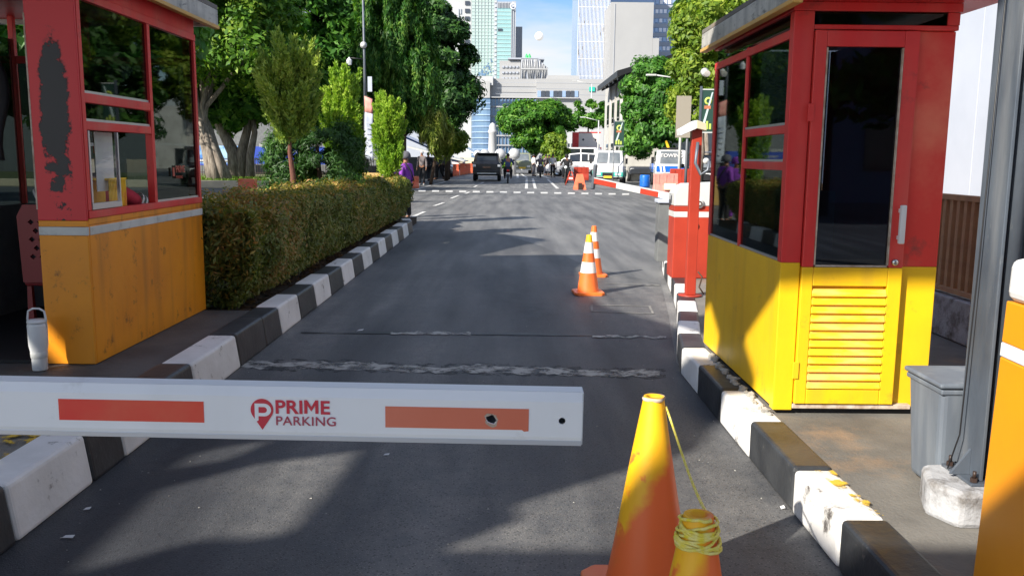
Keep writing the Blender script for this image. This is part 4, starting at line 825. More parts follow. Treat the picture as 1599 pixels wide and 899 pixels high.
MB().lathe([(0, 0), (.03, 0), (.03, .02), (0, .02)], 16, mt=Matrix.Translation((.085, -.08, zt - .33)) @ Matrix.Rotation(R(90), 4, 'X')).build('mirror', 'machine_grey', rp_)
gp = G(1040, 452, .0)
gcb = empty('roadside_cabinet', (2.18, 11.6, IZ), 'grey narrow cabinet with a pale cap behind the red barrier machine', 'cabinet')
MB().box(-.16, .16, -.12, .12, 0, .78).build('cabinet', 'grey_in', gcb, bevel=.006); MB().box(-.18, .18, -.15, .14, .781, .83).build('cap', 'wallblue', gcb, bevel=.01)

# ================================================================== WALL AND FENCE ON THE RIGHT
MB().box(3.42, 3.58, 2.2, 14.0, IZ, .52).build('plinth_wall', 'plinth', label='low grey plinth wall under the brown fence', cat='wall', bevel=.01)
fn = empty('metal_fence', (3.5, 2.2, .52), 'brown vertical bar fence in front of the white sheet wall', 'fence')
y = 0.05; k = 0
b0 = MB().box(-.02, .02, -.022, .022, .06, .74).build('fence_bar', 'fence_brown', fn)
b0.location = (0, y, 0)
while y < 11.6:
    y += .105; c = b0.copy(); COL.objects.link(c); c.parent = fn; c.location = (0, y, 0)
MB().box(-.03, .03, 0, 11.75, .741, .785).build('top_rail', 'fence_brown', fn, bevel=.004); MB().box(-.03, .03, 0, 11.75, .02, .0595).build('bottom_rail', 'fence_brown', fn, bevel=.004)
ww = empty('sheet_wall', (4.0, 2.0, 0), 'tall pale bluish white sheet wall at the right', 'wall')
for i in range(24):
    MB().box(0, .06 + .008 * (i % 2), i * .5, i * .5 + .494, 0, 4.6).build('wall_panel', 'wallblue', ww, bevel=.004)

# ================================================================== HEDGE AND CONIFERS
HX0, HX1, HY0, HY1, HZ = -3.32, -2.24, 7.72, 20.3, 1.06
hg = empty('hedge', ((HX0 + HX1) / 2, HY0, .15), 'long clipped hedge with reddish tips between the booth and the crossing', 'hedge')
def hedge_leaves(name, n, m, seed, size, top=False):
    g = np.random.default_rng(seed)
    face = g.random(n); p = np.zeros((n, 3)); nr = np.zeros((n, 3))
    y = HY0 + (HY1 - HY0) * g.random(n) ** 1.25; r = .16
    t = g.random(n)
    A = face < (.0 if top else .52); B = (face < .90) & ~A; Cc = ~A & ~B
    depth = (g.random(n) ** 2) * .16
    p[A] = np.stack([np.full(A.sum(), HX1) - depth[A], y[A], .2 + (HZ - .2) * t[A]], 1); nr[A] = (1, -.15, .3)
    p[B] = np.stack([HX0 + (HX1 - HX0) * t[B], y[B], np.full(B.sum(), HZ) - depth[B]], 1); nr[B] = (0, 0, 1)
    e = g.random(n) < .6
    p[Cc] = np.stack([HX0 + (HX1 - HX0) * t[Cc], np.where(e[Cc], HY0 + depth[Cc], HY1 - depth[Cc]), .2 + (HZ - .2) * g.random(Cc.sum())], 1); nr[Cc] = np.stack([np.zeros(Cc.sum()), np.where(e[Cc], -1, 1), np.full(Cc.sum(), .3)], 1)
    # round the top edges, let the bottom recede, make the outline lumpy
    dz = np.clip(p[:, 2] - (HZ - r), 0, r) / r; dxr = np.clip(p[:, 0] - (HX1 - r), 0, r) / r
    over = np.clip(np.hypot(dz, dxr) - 1, 0, 1); p[:, 2] -= over * r * .7; p[:, 0] -= over * r * .7
    low = np.clip(.55 - p[:, 2], 0, .5); p[:, 0] -= low * .55 * (p[:, 0] > (HX0 + HX1) / 2)
    lump = np.array([mnoise.noise(Vector((q[0] * 2.2, q[1] * 2.2, q[2] * 2.5))) for q in p]); lump2 = np.array([mnoise.noise(Vector((q[0] * 9, q[1] * 9, q[2] * 9 + 5))) for q in p])
    p += nr * (lump * .15 + lump2 * .06 + g.normal(size=n) * np.where(g.random(n) < .12, .06, .022))[:, None]
    w = nr + g.normal(size=(n, 3)) * .6; w /= np.linalg.norm(w, axis=1)[:, None]
    tt = g.normal(size=(n, 3)) + np.array([.2, 0, .5]); a = tt - w * (tt * w).sum(1)[:, None]; a /= np.linalg.norm(a, axis=1)[:, None]; b = np.cross(w, a)
    s = size * (.6 + .8 * g.random(n))[:, None] * (1 + (y - HY0)[:, None] * .03)
    V = np.stack([p - a * s, p + b * s * .32, p + a * s, p - b * s * .32], 1).reshape(-1, 3)
    V[:, 0] -= (HX0 + HX1) / 2; V[:, 1] -= HY0; V[:, 2] -= .15
    return quads(name, V, m, hg, kind='stuff')
M['hedge_leaf'] = leaf_mat('hedge_leaf', '#3a4c20', '#75803a', '#ad8650', .30, .45)
M['hedge_tip'] = leaf_mat('hedge_tip', '#8c8c3c', '#bfa052', '#c07c58', .35, .5)
hedge_leaves('leaves', 105000, 'hedge_leaf', 11, .026)
hedge_leaves('young_tips', 26000, 'hedge_tip', 12, .022, top=True)
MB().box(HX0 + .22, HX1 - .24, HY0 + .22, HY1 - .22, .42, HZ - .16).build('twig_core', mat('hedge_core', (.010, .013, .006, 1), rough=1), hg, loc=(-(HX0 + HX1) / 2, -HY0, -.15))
st = MB(); g = random.Random(3)
for i in range(150):
    x = g.uniform(HX0 + .2, HX1 - .28); y = HY0 + .2 + (HY1 - HY0 - .4) * g.random(); st.tube([(x, y, .14), (x + g.uniform(-.08, .08), y + g.uniform(-.1, .1), .35), (x + g.uniform(-.12, .12), y + g.uniform(-.15, .15), .7)], [.012, .009, .005], 5)
st.build('stems', 'bark_d', hg, loc=(-(HX0 + HX1) / 2, -HY0, -.15), kind='stuff')
# dry leaves on the soil in front of the hedge
gg = np.random.default_rng(8); n = 2600
p = np.stack([gg.uniform(-2.75, -2.16, n), gg.uniform(7.6, 20, n), np.full(n, .156)], 1); a = gg.normal(size=(n, 3)) * .022; a[:, 2] *= .3; b = np.cross(a, (0, 0, 1)) * .5
quads('leaf_litter', np.stack([p - a, p + b + (0, 0, .006), p + a, p - b + (0, 0, .004)], 1).reshape(-1, 3), leaf_mat('litter', '#2a180c', '#5a3a1e', '#8a6a40', .1), kind='stuff', label='dry leaves on the soil below the hedge', cat='leaf litter')

M['conifer'] = leaf_mat('conifer_spray', '#4e7c28', '#8fb23a', '#c0d05a', .35, .5)
M['conifer_olive'] = leaf_mat('conifer_olive', '#56783a', '#92a848', '#bcc45e', .3, .5)
def conifer(x, y, H, prof, label, m='conifer', seed=1, trunk='bark_r', tr=.05, n=16000, lean=0):
    o = empty('conifer', (x, y, .15), label, 'conifer', 'conifers behind the hedge')
    MB().tube(wobbly((0, 0, 0), (lean, 0, H * .8), 6, .03, seed), [tr, tr * .95, tr * .85, tr * .7, tr * .5, tr * .35, tr * .2], 9).build('trunk', trunk, o)
    g = np.random.default_rng(seed); nt_ = 150
    # upright plumes round the stem
    V = []
    zt = g.random(nt_); az = g.uniform(0, 2 * math.pi, nt_)
    for i in range(nt_):
        z = prof[0][0] + (prof[-1][0] - prof[0][0]) * zt[i]; r = np.interp(z, [q[0] for q in prof], [q[1] for q in prof]) * g.uniform(.35, 1.0)
        base = np.array([r * math.cos(az[i]) * .75, r * math.sin(az[i]) * .75, z]); tip = base + np.array([math.cos(az[i]) * r * .4, math.sin(az[i]) * r * .4, g.uniform(.22, .42)])
        k = n // nt_; t = g.random(k); c = base + (tip - base) * t[:, None]; rad = .105 * (1 - t * .75)
        off = g.normal(size=(k, 3)); off /= np.linalg.norm(off, axis=1)[:, None]; p = c + off * rad[:, None] * g.random(k)[:, None] ** .4
        a = off * .6 + (tip - base) / np.linalg.norm(tip - base) * .9 + g.normal(size=(k, 3)) * .25; a /= np.linalg.norm(a, axis=1)[:, None]
        b = np.cross(a, g.normal(size=(k, 3))); b /= np.linalg.norm(b, axis=1)[:, None]; s = .042 * (.6 + .8 * g.random(k))[:, None]
        V.append(np.stack([p - a * s * .6, p + b * s * .35, p + a * s, p - b * s * .35], 1).reshape(-1, 3))
    V = np.concatenate(V); V[:, 0] += lean * np.clip(V[:, 2] / H, 0, 1)
    quads('crown', V, m, o); return o
q1 = P(455, 250, 13.0); q2 = P(535, 250, 16.0); q3 = P(607, 250, 20.0)
conifer(q1.x, 13.0, 2.75, [(1.65, .26), (1.9, .44), (2.3, .48), (2.6, .44), (2.78, .30)], 'olive green conifer with a bare red brown trunk, leftmost of the three', 'conifer_olive', 21, n=20000, tr=.06)
conifer(q2.x, 16.0, 3.2, [(.5, .26), (1.2, .36), (2.0, .38), (2.5, .32), (2.7, .2)], 'bright green conifer with several upright plumes, middle of the three', 'conifer', 22, n=26000, lean=.05)
conifer(q3.x, 20.0, 3.1, [(.95, .22), (1.3, .36), (2.0, .38), (2.35, .32), (2.5, .2)], 'bright green column conifer beside the banner pole, rightmost of the three', 'conifer', 23, n=24000)
o = empty('dark_shrub', (q1.x - .05, 15, .15), 'dark feathery shrub between the first two conifers', 'shrub')
leaf_mesh('crown', [((.25, 0, 1.2), (.5, .6, .85)), ((-.55, .2, 1.15), (.45, .4, .8))], 26000, .045, leaf_mat('shrub_dark', '#1e3c16', '#345a22', '#50782e', .25), o, nclump=130, crad=.2, seed=31, aspect=.18)
MB().tube([(0, 0, 0), (.05, 0, .8), (0, 0, 1.6)], [.06, .05, .03], 8).build('trunk', 'bark_d', o)

# litter and grit lying on the lane
g = random.Random(17); mb = MB()
for i in range(130):
    x = g.choice((g.uniform(-1.93, -1.5), g.uniform(.9, 1.26), g.uniform(-1.9, 1.2))); y = g.uniform(2.6, 9.5); s_ = g.uniform(.002, .007); a = g.uniform(0, 6)
    mb.add([(x + s_ * math.cos(a + k * 2.1) * g.uniform(.7, 1.3), y + s_ * math.sin(a + k * 2.1) * g.uniform(.7, 1.3), .006) for k in range(3)] + [(x, y, .006 + s_ * .7)], [(0, 1, 3), (1, 2, 3), (2, 0, 3), (0, 2, 1)], 0)
mb.build('road_grit', 'patch', kind='stuff', label='small stones and grit along the lane edges', cat='grit')
for px, py, w_, l_ in ((563, 517, .05, .035), (168, 730, .03, .012), (160, 737, .02, .012), (137, 797, .03, .012), (108, 841, .05, .012), (604, 712, .03, .01), (1222, 795, .02, .015)):
    b = G(px, py); a = g.uniform(-.5, .5)
    MB().add([(-w_ / 2, -l_, 0), (w_ / 2, -l_ * .7, .004), (w_ / 2 * .8, l_, .008), (-w_ / 2, l_ * .8, .002), ], [(0, 1, 2, 3)]).build('paper_scrap', 'c_white', loc=(b.x, b.y, .008), rot=(0, 0, a), label={563: 'flat white paper scrap just beyond the tar seam', 168: 'topmost of the tiny paper scraps beside the near left white kerb block', 160: 'middle paper crumb beside the near left white kerb block', 137: 'paper crumb in the shade left of the lit asphalt', 108: 'largest paper shred in the lower left shade', 604: 'small paper scrap in the middle of the lane below the arm', 1222: 'pale crumb at the foot of the right kerb'}[px], cat='litter', group='paper scraps on the lane')
# ================================================================== PEOPLE
def skinmesh(name, verts, edges, radii, m, parent=None, root=0, sub=1, **kw):
    me = bpy.data.meshes.new(name); me.from_pydata([tuple(v) for v in verts], edges, []); me.materials.append(M[m] if isinstance(m, str) else m)
    o = link(name, me, parent, **kw)
    s = o.modifiers.new('skin', 'SKIN'); s.use_smooth_shade = True
    for i, r in enumerate(radii):
        rr = r if hasattr(r, '__len__') else (r, r); me.skin_vertices[0].data[i].radius = rr; me.skin_vertices[0].data[i].use_root = (i == root)
    if sub: o.modifiers.new('sub', 'SUBSURF').levels = sub; o.modifiers['sub'].render_levels = sub
    return o
def person(loc, rz, label, shirt='c_grey', pants='c_black', shoes='c_black', pose='stand', group=None, hair='hair', h=1.68, short=True, helmet=None, cap=None, arms=None, legs=None, lean=0.0, scarf=None):
    k = h / 1.70
    o = bpy.data.objects.new('person', None)
    hipz = .92
    P_ = dict(pel=(0, 0, hipz), sp=(0, .0, 1.12), ch=(0, 0, 1.32), nk=(0, 0, 1.46), hb=(0, .01, 1.53), hd=(0, .02, 1.60), ht=(0, .01, 1.69))
    side = {}
    for s in (-1, 1):
        side[s] = dict(sh=(.17 * s, 0, 1.38), el=(.23 * s, -.02, 1.12), wr=(.24 * s, .06, .87), ha=(.24 * s, .09, .79), hp=(.09 * s, 0, .88), kn=(.10 * s, .02, .49), an=(.10 * s, -.02, .09), to=(.11 * s, .14, .04))
    if pose == 'walk':
        side[1].update(kn=(.09, .17, .50), an=(.09, .14, .10), to=(.10, .30, .05), el=(.22, -.12, 1.13), wr=(.22, -.10, .88), ha=(.22, -.06, .80)); side[-1].update(kn=(-.09, -.03, .49), an=(-.09, -.30, .13), to=(-.10, -.18, .03), el=(-.22, .08, 1.13), wr=(-.21, .22, .95), ha=(-.20, .28, .90))
    if pose == 'ride':       # seated on a motorbike, hip at .78
        dz = -.14
        for n_ in P_: x, y, z = P_[n_]; P_[n_] = (x, y + (z - .92) * .12, z + dz)
        for s in (-1, 1): side[s].update(sh=(.18 * s, .06, 1.24), el=(.30 * s, .22, 1.02), wr=(.30 * s, .46, .98), ha=(.29 * s, .53, .97), hp=(.10 * s, 0, .76), kn=(.20 * s, .38, .66), an=(.17 * s, .22, .26), to=(.18 * s, .36, .22))
    if pose == 'sit':        # seated on a chair, arms reaching out over a counter
        dz = -.42
        for n_ in P_: x, y, z = P_[n_]; P_[n_] = (x, y + max(0, z - 1.1) * .45, z + dz)
        for s in (-1, 1): side[s].update(sh=(.19 * s, .12, .98), el=(.40 * s, .20, .80), wr=(.34 * s, .44, .90), ha=(.30 * s, .52, .90), hp=(.10 * s, 0, .48), kn=(.15 * s, .42, .50), an=(.15 * s, .40, .09), to=(.15 * s, .55, .04))
    if arms:
        for s, dct in arms.items(): side[s].update(dct)
    V = [P_[n_] for n_ in ('pel', 'sp', 'ch', 'nk', 'hb', 'hd', 'ht')]; Rd = [(.13, .10), (.12, .095), (.15, .10), .052, (.066, .078), (.078, .095), (.058, .068)]
    E_ = [(0, 1), (1, 2), (2, 3), (3, 4), (4, 5), (5, 6)]
    for s in (-1, 1):
        b = len(V); d = side[s]
        V += [d[n_] for n_ in ('sh', 'el', 'wr', 'ha', 'hp', 'kn', 'an', 'to')]; Rd += [.058, .042, .028, (.034, .02), .085, .058, .04, (.04, .03)]
        E_ += [(2, b), (b, b + 1), (b + 1, b + 2), (b + 2, b + 3), (0, b + 4), (b + 4, b + 5), (b + 5, b + 6), (b + 6, b + 7)]
        # fingers and thumb
        ha = Vector(d['ha']); wr = Vector(d['wr']); dr = (ha - wr).normalized(); sd = dr.cross(Vector((s, 0, .2))).normalized()
        for f, (oo, ln) in enumerate(((-.026, .05), (-.009, .062), (.009, .058), (.026, .045))):
            V.append(ha + sd * oo + dr * .03); V.append(ha + sd * oo * 1.1 + dr * (.03 + ln) + Vector((-s * .012, 0, 0))); Rd += [.009, .007]; E_ += [(b + 3, len(V) - 2), (len(V) - 2, len(V) - 1)]
        V.append(ha + sd * .045 - dr * .005); V.append(ha + sd * .06 + dr * .03); Rd += [.010, .008]; E_ += [(b + 3, len(V) - 2), (len(V) - 2, len(V) - 1)]
    sk = lambda L_: [tuple(c * k for c in v) for v in L_]
    bo_ = skinmesh('person', sk(V), E_, [tuple(np.array(r) * k * (1 if hasattr(r, '__len__') else 1) if hasattr(r, '__len__') else (r * k, r * k)) for r in Rd], 'skin', None, 0)
    bpy.data.objects.remove(o); o = bo_
    o.location = loc; o.rotation_euler = (-lean, 0, rz); tag(o, label, 'person', group)
    # shirt
    a, b = side[-1], side[1]
    pel = Vector(P_['pel']); hem = pel + Vector((0, 0, -.06))
    VS = [hem, P_['sp'], P_['ch'], Vector(P_['nk']) - Vector((0, 0, .03)), a['sh'], a['el'], b['sh'], b['el']]
    RS = [(.165, .125), (.148, .12), (.175, .125), (.07, .07), (.080, .075), .060, (.080, .075), .060]; ES = [(0, 1), (1, 2), (2, 3), (2, 4), (4, 5), (2, 6), (6, 7)]
    if not short: VS += [a['wr'], b['wr']]; RS += [.042, .042]; ES += [(5, 8), (7, 9)]
    skinmesh('shirt', sk(VS), ES, [(r[0] * k, r[1] * k) if hasattr(r, '__len__') else (r * k, r * k) for r in RS], shirt, o, 0)
    VT = [pel + Vector((0, 0, .05)), a['hp'], a['kn'], a['an'], b['hp'], b['kn'], b['an']]
    skinmesh('trousers', sk(VT), [(0, 1), (1, 2), (2, 3), (0, 4), (4, 5), (5, 6)], [(.15 * k, .12 * k), .108 * k, .078 * k, .062 * k, .108 * k, .078 * k, .062 * k], pants, o, 0)
    hd = Vector(P_['hd']) * k
    for s, d in ((-1, a), (1, b)):
        an = Vector(d['an']) * k; to = Vector(d['to']) * k
        MB().tube([an + Vector((0, -.05, -.045 * k)), (an + to) / 2 + Vector((0, 0, -.02)), to + Vector((0, .03, -.005))], [.040, .048, .036], 10).build('shoe', shoes, o)
    hm = helmet or cap or scarf or hair; rr = .135 if (helmet or scarf) else .108
    MB().lathe([(0, .13), (rr * .55, .112), (rr * .88, .065), (rr, .0), (rr * .95, -.04 if not helmet else -.10), (rr * .80, -.06 if not helmet else -.13)], 16, wob=lambda a_, z: 1.0 - .18 * max(0, math.sin(a_)) * (1 if z < .03 else 0)).build('helmet' if helmet else ('headscarf' if scarf else ('cap' if cap else 'hair')), hm, o, loc=(hd.x, hd.y - .008, hd.z + .01))
    MB().tube([hd + Vector((0, .085, -.005)), hd + Vector((0, .118, -.028))], [.008, .015], 6).build('nose', 'skin', o)
    for s in (-1, 1):
        MB().lathe([(0, -.012), (.014, 0), (0, .012)], 8).build('eye', 'black', o, loc=(hd.x + .032 * s, hd.y + .088, hd.z + .01))
    MB().box(-.022, .022, -.003, .006, -.004, .004).build('mouth', 'logo_thin', o, loc=(hd.x, hd.y + .088, hd.z - .055))
    return o
pr1 = person((-3.06, 6.28, IZ + .02 + .0), R(-8), 'attendant in a red shirt with white sleeve stripes seated inside the left booth', 'c_red', 'c_black', 'c_black', 'sit', short=True,
       arms={1: dict(sh=(.19, .10, 1.06), el=(.27, .30, .93), wr=(.10, .50, .97), ha=(.02, .55, .97)), -1: dict(el=(-.36, .02, .98), sh=(-.2, .08, 1.06))})
pr1.location.z = IZ + .06
for s, el, sh in ((1, Vector((.27, .30, .93)), Vector((.19, .10, 1.06))), (-1, Vector((-.36, .02, .98)), Vector((-.2, .08, 1.06)))):
    d = (el - sh).normalized()
    for t in (.0, .035):
        c = (el - d * (.01 + t)) * (1.68 / 1.70); MB().tube([c, c + d * .013], [.074] * 2, 16, cap=False).build('sleeve_stripe', 'c_white', pr1)
pw = G(640, 345)
pu = person((-2.50, 21.6, 0.0), R(60), 'person in a purple shirt with a black shoulder strap at the end of the hedge', 'c_purple', 'c_black', 'c_shoe', 'stand', h=1.66, short=False, scarf='c_grey', lean=.0)
MB().tube([(-.15, -.09, 1.42), (0, -.155, 1.2), (.16, -.12, .98), (.17, .05, .96)], .018, 6).build('strap', 'c_black', pu)
pu2 = person((-2.95, 22.3, 0.0), R(200), 'second person in purple half hidden behind the hedge end', 'c_purple', 'c_purple', 'c_black', 'stand', h=1.60, short=False, scarf='c_purple')
b = G(659, 289)
person((b.x, b.y, 0), R(170), 'man in a grey checked shirt and white shoes standing at the street edge', 'c_check', 'c_black', 'c_shoe', 'stand', h=1.9, cap='c_white', group='people at the left street edge', short=False)
for i, (px, py, sh, lab, rz) in enumerate(((669, 283, 'c_black', 'person all in black behind the man with white shoes', 30), (680, 281, 'c_check', 'person in a pale checked shirt in the middle of the left group', 80), (687, 280, 'c_navy', 'person in dark blue at the kerb by the parked cars', 140), (694, 279, 'c_grey', 'person in grey nearest to the orange barriers on the left', 200))):
    b = G(px, py); person((b.x, b.y, 0), R(rz), lab, sh, 'c_black', 'c_black', ('walk', 'stand')[i % 2], h=1.85, group='people at the left street edge', short=False)
for i, (px, py, sh, pn, lab) in enumerate(((863, 277, 'c_white', 'c_black', 'person in white walking beside the white van'), (852, 274, 'c_check', 'c_navy', 'person in a brownish shirt behind the distant motorcyclist'), (857, 274, 'c_black', 'c_black', 'person in black between the distant rider and the white van'), (833, 275, 'c_white', 'c_grey', 'person in pale clothes left of the distant motorcyclist'))):
    b = G(px, py); person((b.x, b.y, 0), R(180 + 40 * i), lab, sh, pn, 'c_black', 'stand', h=1.9, group='people by the vans', short=False)

# ================================================================== VEHICLES
def wheel(parent, x, y, r, w, s):
    mt = Matrix.Translation((x, y, r)) @ Matrix.Rotation(R(90) * s, 4, 'Y')
    wl = MB().lathe([(r * .6, -w / 2), (r * .93, -w / 2), (r, -w * .3), (r, w * .3), (r * .93, w / 2), (r * .6, w / 2)], 22, mt=mt).build('wheel', 'rubber', parent)
    MB().lathe([(0, w * .30), (r * .2, w * .34), (r * .5, w * .25), (r * .61, w * .42), (r * .61, -w * .2), (0, -w * .2)], 18, mt=mt).build('rim', 'chrome', wl)
def vehicle(name, loc, rz, st, paint, label, cat, group=None, wheels=(), wr=.33, low=None, lowz=.6, glass='carglass', sides=(), front=None, plate='plate_w', scl=1.0):
    """st: stations (y, half width, z bottom, z belt, half width roof, z roof), y forward; front at the last station"""
    o = empty(name, loc, label, cat, group, rz); o.scale = (scl,) * 3
    def sec(s):
        y, hw, zb, zt, hr, zr = s
        return [(-hw * .94, y, zb), (-hw, y, zb + (zt - zb) * .35), (-hw * .985, y, zt), (-hr, y, zr - .03), (-hr * .85, y, zr), (hr * .85, y, zr), (hr, y, zr - .03), (hw * .985, y, zt), (hw, y, zb + (zt - zb) * .35), (hw * .94, y, zb)]
    mb = MB(); vs = [p for s in st for p in sec(s)]; n = 10; fs = []; ms = []
    mb.add(vs, [(i * n + j, (i + 1) * n + j, (i + 1) * n + (j + 1) % n, i * n + (j + 1) % n) for i in range(len(st) - 1) for j in range(n)] + [tuple(range(n)), tuple((len(st) - 1) * n + j for j in range(n))[::-1]])
    mb.build('body', paint, o, bevel=.03, seg=2)
    S = [sec(s) for s in st]
    def lerp(a, b, t): return tuple(a[i] + (b[i] - a[i]) * t for i in range(3))
    def panel(nm, q4, m, t=.012, ins=(.04, .04, .06, .08), par=None):
        """q4: bottom-left, bottom-right, top-right, top-left on the body surface"""
        bl, br, tr, tl = q4
        def at(u, v): return Vector(lerp(lerp(bl, br, u), lerp(tl, tr, u), v))
        c = [at(ins[0], ins[2]), at(1 - ins[1], ins[2]), at(1 - ins[1], 1 - ins[3]), at(ins[0], 1 - ins[3])]
        nr = (c[1] - c[0]).cross(c[3] - c[0]).normalized()
        ctr = Vector((0, sum(p.y for p in c) / 4, sum(p.z for p in c) / 4)); mid = sum(c, Vector()) / 4
        if abs(nr.x) > .5:
            if nr.x * mid.x < 0: nr = -nr
        elif nr.y * (1 if mid.y > (st[0][0] + st[-1][0]) / 2 else -1) < 0: nr = -nr
        MB().hexa([c[0] - nr * .02, c[1] - nr * .02, c[0] + nr * t, c[1] + nr * t, c[3] - nr * .02, c[2] - nr * .02, c[3] + nr * t, c[2] + nr * t]).build(nm, m, par or o, bevel=.006, seg=1)
    for (i, j) in sides:
        for s in (0, 1):
            a, b = (2, 3) if s == 0 else (7, 6)
            panel('side_window', (S[i][a], S[j][a], S[j][b], S[i][b]), glass)
    for w_ in wheels:
        for s in (-1, 1): wheel(o, s * (st[1][1] - .11), w_, wr, .22, s)
    return o, S, panel
def box_part(o, nm, m, x0, x1, y0, y1, z0, z1, bev=.01): return MB().box(x0, x1, y0, y1, z0, z1).build(nm, m, o, bevel=bev)
# black SUV seen from behind
b = G(760, 283)
SUV = [(-2.25, .84, .45, 1.02, .76, 1.10), (-2.2, .90, .42, 1.05, .76, 1.30), (-1.95, .92, .35, 1.08, .74, 1.76), (-.6, .93, .32, 1.08, .75, 1.82), (.35, .93, .32, 1.08, .72, 1.76), (1.0, .93, .32, 1.08, .85, 1.12), (2.2, .86, .36, .95, .80, 1.0), (2.35, .75, .45, .80, .70, .84)]
o, S, panel = vehicle('car', (b.x, b.y + 2.2, 0), 0, SUV, 'carblack', 'black SUV driving away along the street', 'car', 'cars driving or parked on the left side', (-1.45, 1.45), .38, sides=((2, 3), (3, 4)), scl=1.04)
panel('rear_window', (S[1][4], S[1][5], S[2][5], S[2][4]), 'carglass', ins=(.02, .02, .02, .10))
for s in (-1, 1):
    box_part(o, 'tail_lamp', 'lamp_w', s * .80 - .10, s * .80 + .10, -2.30, -2.2, .92, 1.06); box_part(o, 'reflector', 'lamp_r', s * .70 - .10, s * .70 + .10, -2.31, -2.22, .52, .56)
    box_part(o, 'mirror', 'carblack', s * 1.0 - .1, s * 1.0 + .1, .75, .85, 1.08, 1.24); box_part(o, 'roof_rail', 'steel', s * .62 - .02, s * .62 + .02, -1.6, .2, 1.80, 1.85)
box_part(o, 'bumper', 'carblack', -.88, .88, -2.36, -2.2, .42, .70, .04); box_part(o, 'skid_plate', 'machine_grey', -.62, .62, -2.38, -2.3, .46, .54); box_part(o, 'number_plate', 'slot', -.25, .25, -2.31, -2.22, .82, .94)
box_part(o, 'spoiler', 'carblack', -.68, .68, -2.2, -1.9, 1.76, 1.80)
# parked cars on the left
HB = [(-2.0, .78, .35, .80, .68, .85), (-1.9, .83, .30, .92, .66, 1.30), (-1.4, .84, .28, .95, .64, 1.48), (-.2, .85, .28, .95, .65, 1.52), (.7, .85, .28, .95, .70, 1.02), (1.75, .82, .30, .82, .74, .88), (2.0, .72, .38, .66, .66, .70)]
for i, (px, py, paint, lab) in enumerate(((700, 277, 'cargrey', 'dark grey car parked facing the crossing behind the group of people'), (722, 272, 'carblack', 'dark car parked further down the left side behind the orange barriers'))):
    b = G(px, py); o, S, panel = vehicle('car', (b.x - .6, b.y + 2, 0), R(180 + 4), HB, paint, lab, 'car', 'cars driving or parked on the left side', (-1.25, 1.3), .31, sides=((2, 3), (3, 4)))
    panel('windscreen', (S[4][4], S[4][5], S[3][5], S[3][4]), 'windscreen')
    for s in (-1, 1): box_part(o, 'headlight', 'lamp_w', s * .6 - .13, s * .6 + .13, 1.93, 2.01, .62, .74)
    box_part(o, 'grille', 'black', -.4, .4, 1.98, 2.03, .42, .56)
o, S, panel = vehicle('car', (8.2, 21.0, 0), R(200), SUV, 'carblack', 'black SUV parked beyond the right booth, mirrored in the left booth glass', 'car', None, (-1.45, 1.45), .38, sides=((2, 3), (3, 4)))
panel('windscreen', (S[5][4], S[5][5], S[4][5], S[4][4]), 'windscreen')
for s in (-1, 1): box_part(o, 'headlight', 'lamp_w', s * .62 - .14, s * .62 + .14, 2.2, 2.34, .72, .86); box_part(o, 'mirror', 'carblack', s * 1.0 - .1, s * 1.0 + .1, .75, .85, 1.08, 1.24)
# white and teal minibus facing us
VAN = [(-2.2, .82, .40, 1.10, .74, 1.80), (-2.1, .84, .36, 1.12, .74, 1.88), (1.0, .84, .36, 1.12, .74, 1.90), (1.35, .84, .36, 1.12, .72, 1.84), (1.85, .84, .36, 1.10, .80, 1.14), (2.0, .80, .42, 1.0, .78, 1.04)]
b = G(958, 289)
o, S, panel = vehicle('minibus', (b.x, b.y + 2.0, 0), R(180 - 10), VAN, 'carwhite', 'white and teal minibus with a split windscreen facing the crossing', 'minibus', None, (-1.35, 1.25), .31, sides=((1, 2),), scl=1.10)
panel('windscreen', (S[4][4], (-.02, S[4][4][1], S[4][4][2]), (-.02, S[3][4][1], S[3][4][2]), S[3][4]), 'windscreen', ins=(.03, .02, .05, .1)); panel('windscreen', ((.02, S[4][5][1], S[4][5][2]), S[4][5], S[3][5], (.02, S[3][5][1], S[3][5][2])), 'windscreen', ins=(.02, .03, .05, .1))
box_part(o, 'teal_band', 'teal', -.815, .815, 1.80, 2.025, .47, .70, .02)
for s in (-1, 1):
    box_part(o, 'side_band', 'teal', s * .855 - .012, s * .855 + .012, -2.1, 1.78, .42, .76, .004); box_part(o, 'headlight', 'lamp_w', s * .56 - .17, s * .56 + .17, 2.0, 2.045, .52, .66); box_part(o, 'mirror', 'black', s * .98 - .06, s * .98 + .06, 1.45, 1.52, 1.15, 1.45)
box_part(o, 'grille', 'black', -.30, .30, 2.0, 2.04, .48, .68); box_part(o, 'number_plate', 'plate_y', -.22, .22, 2.06, 2.08, .38, .50, .003); box_part(o, 'bumper', 'black', -.80, .80, 1.95, 2.055, .30, .44, .03); box_part(o, 'wiper', 'black', .1, .5, 1.80, 1.84, 1.18, 1.20)
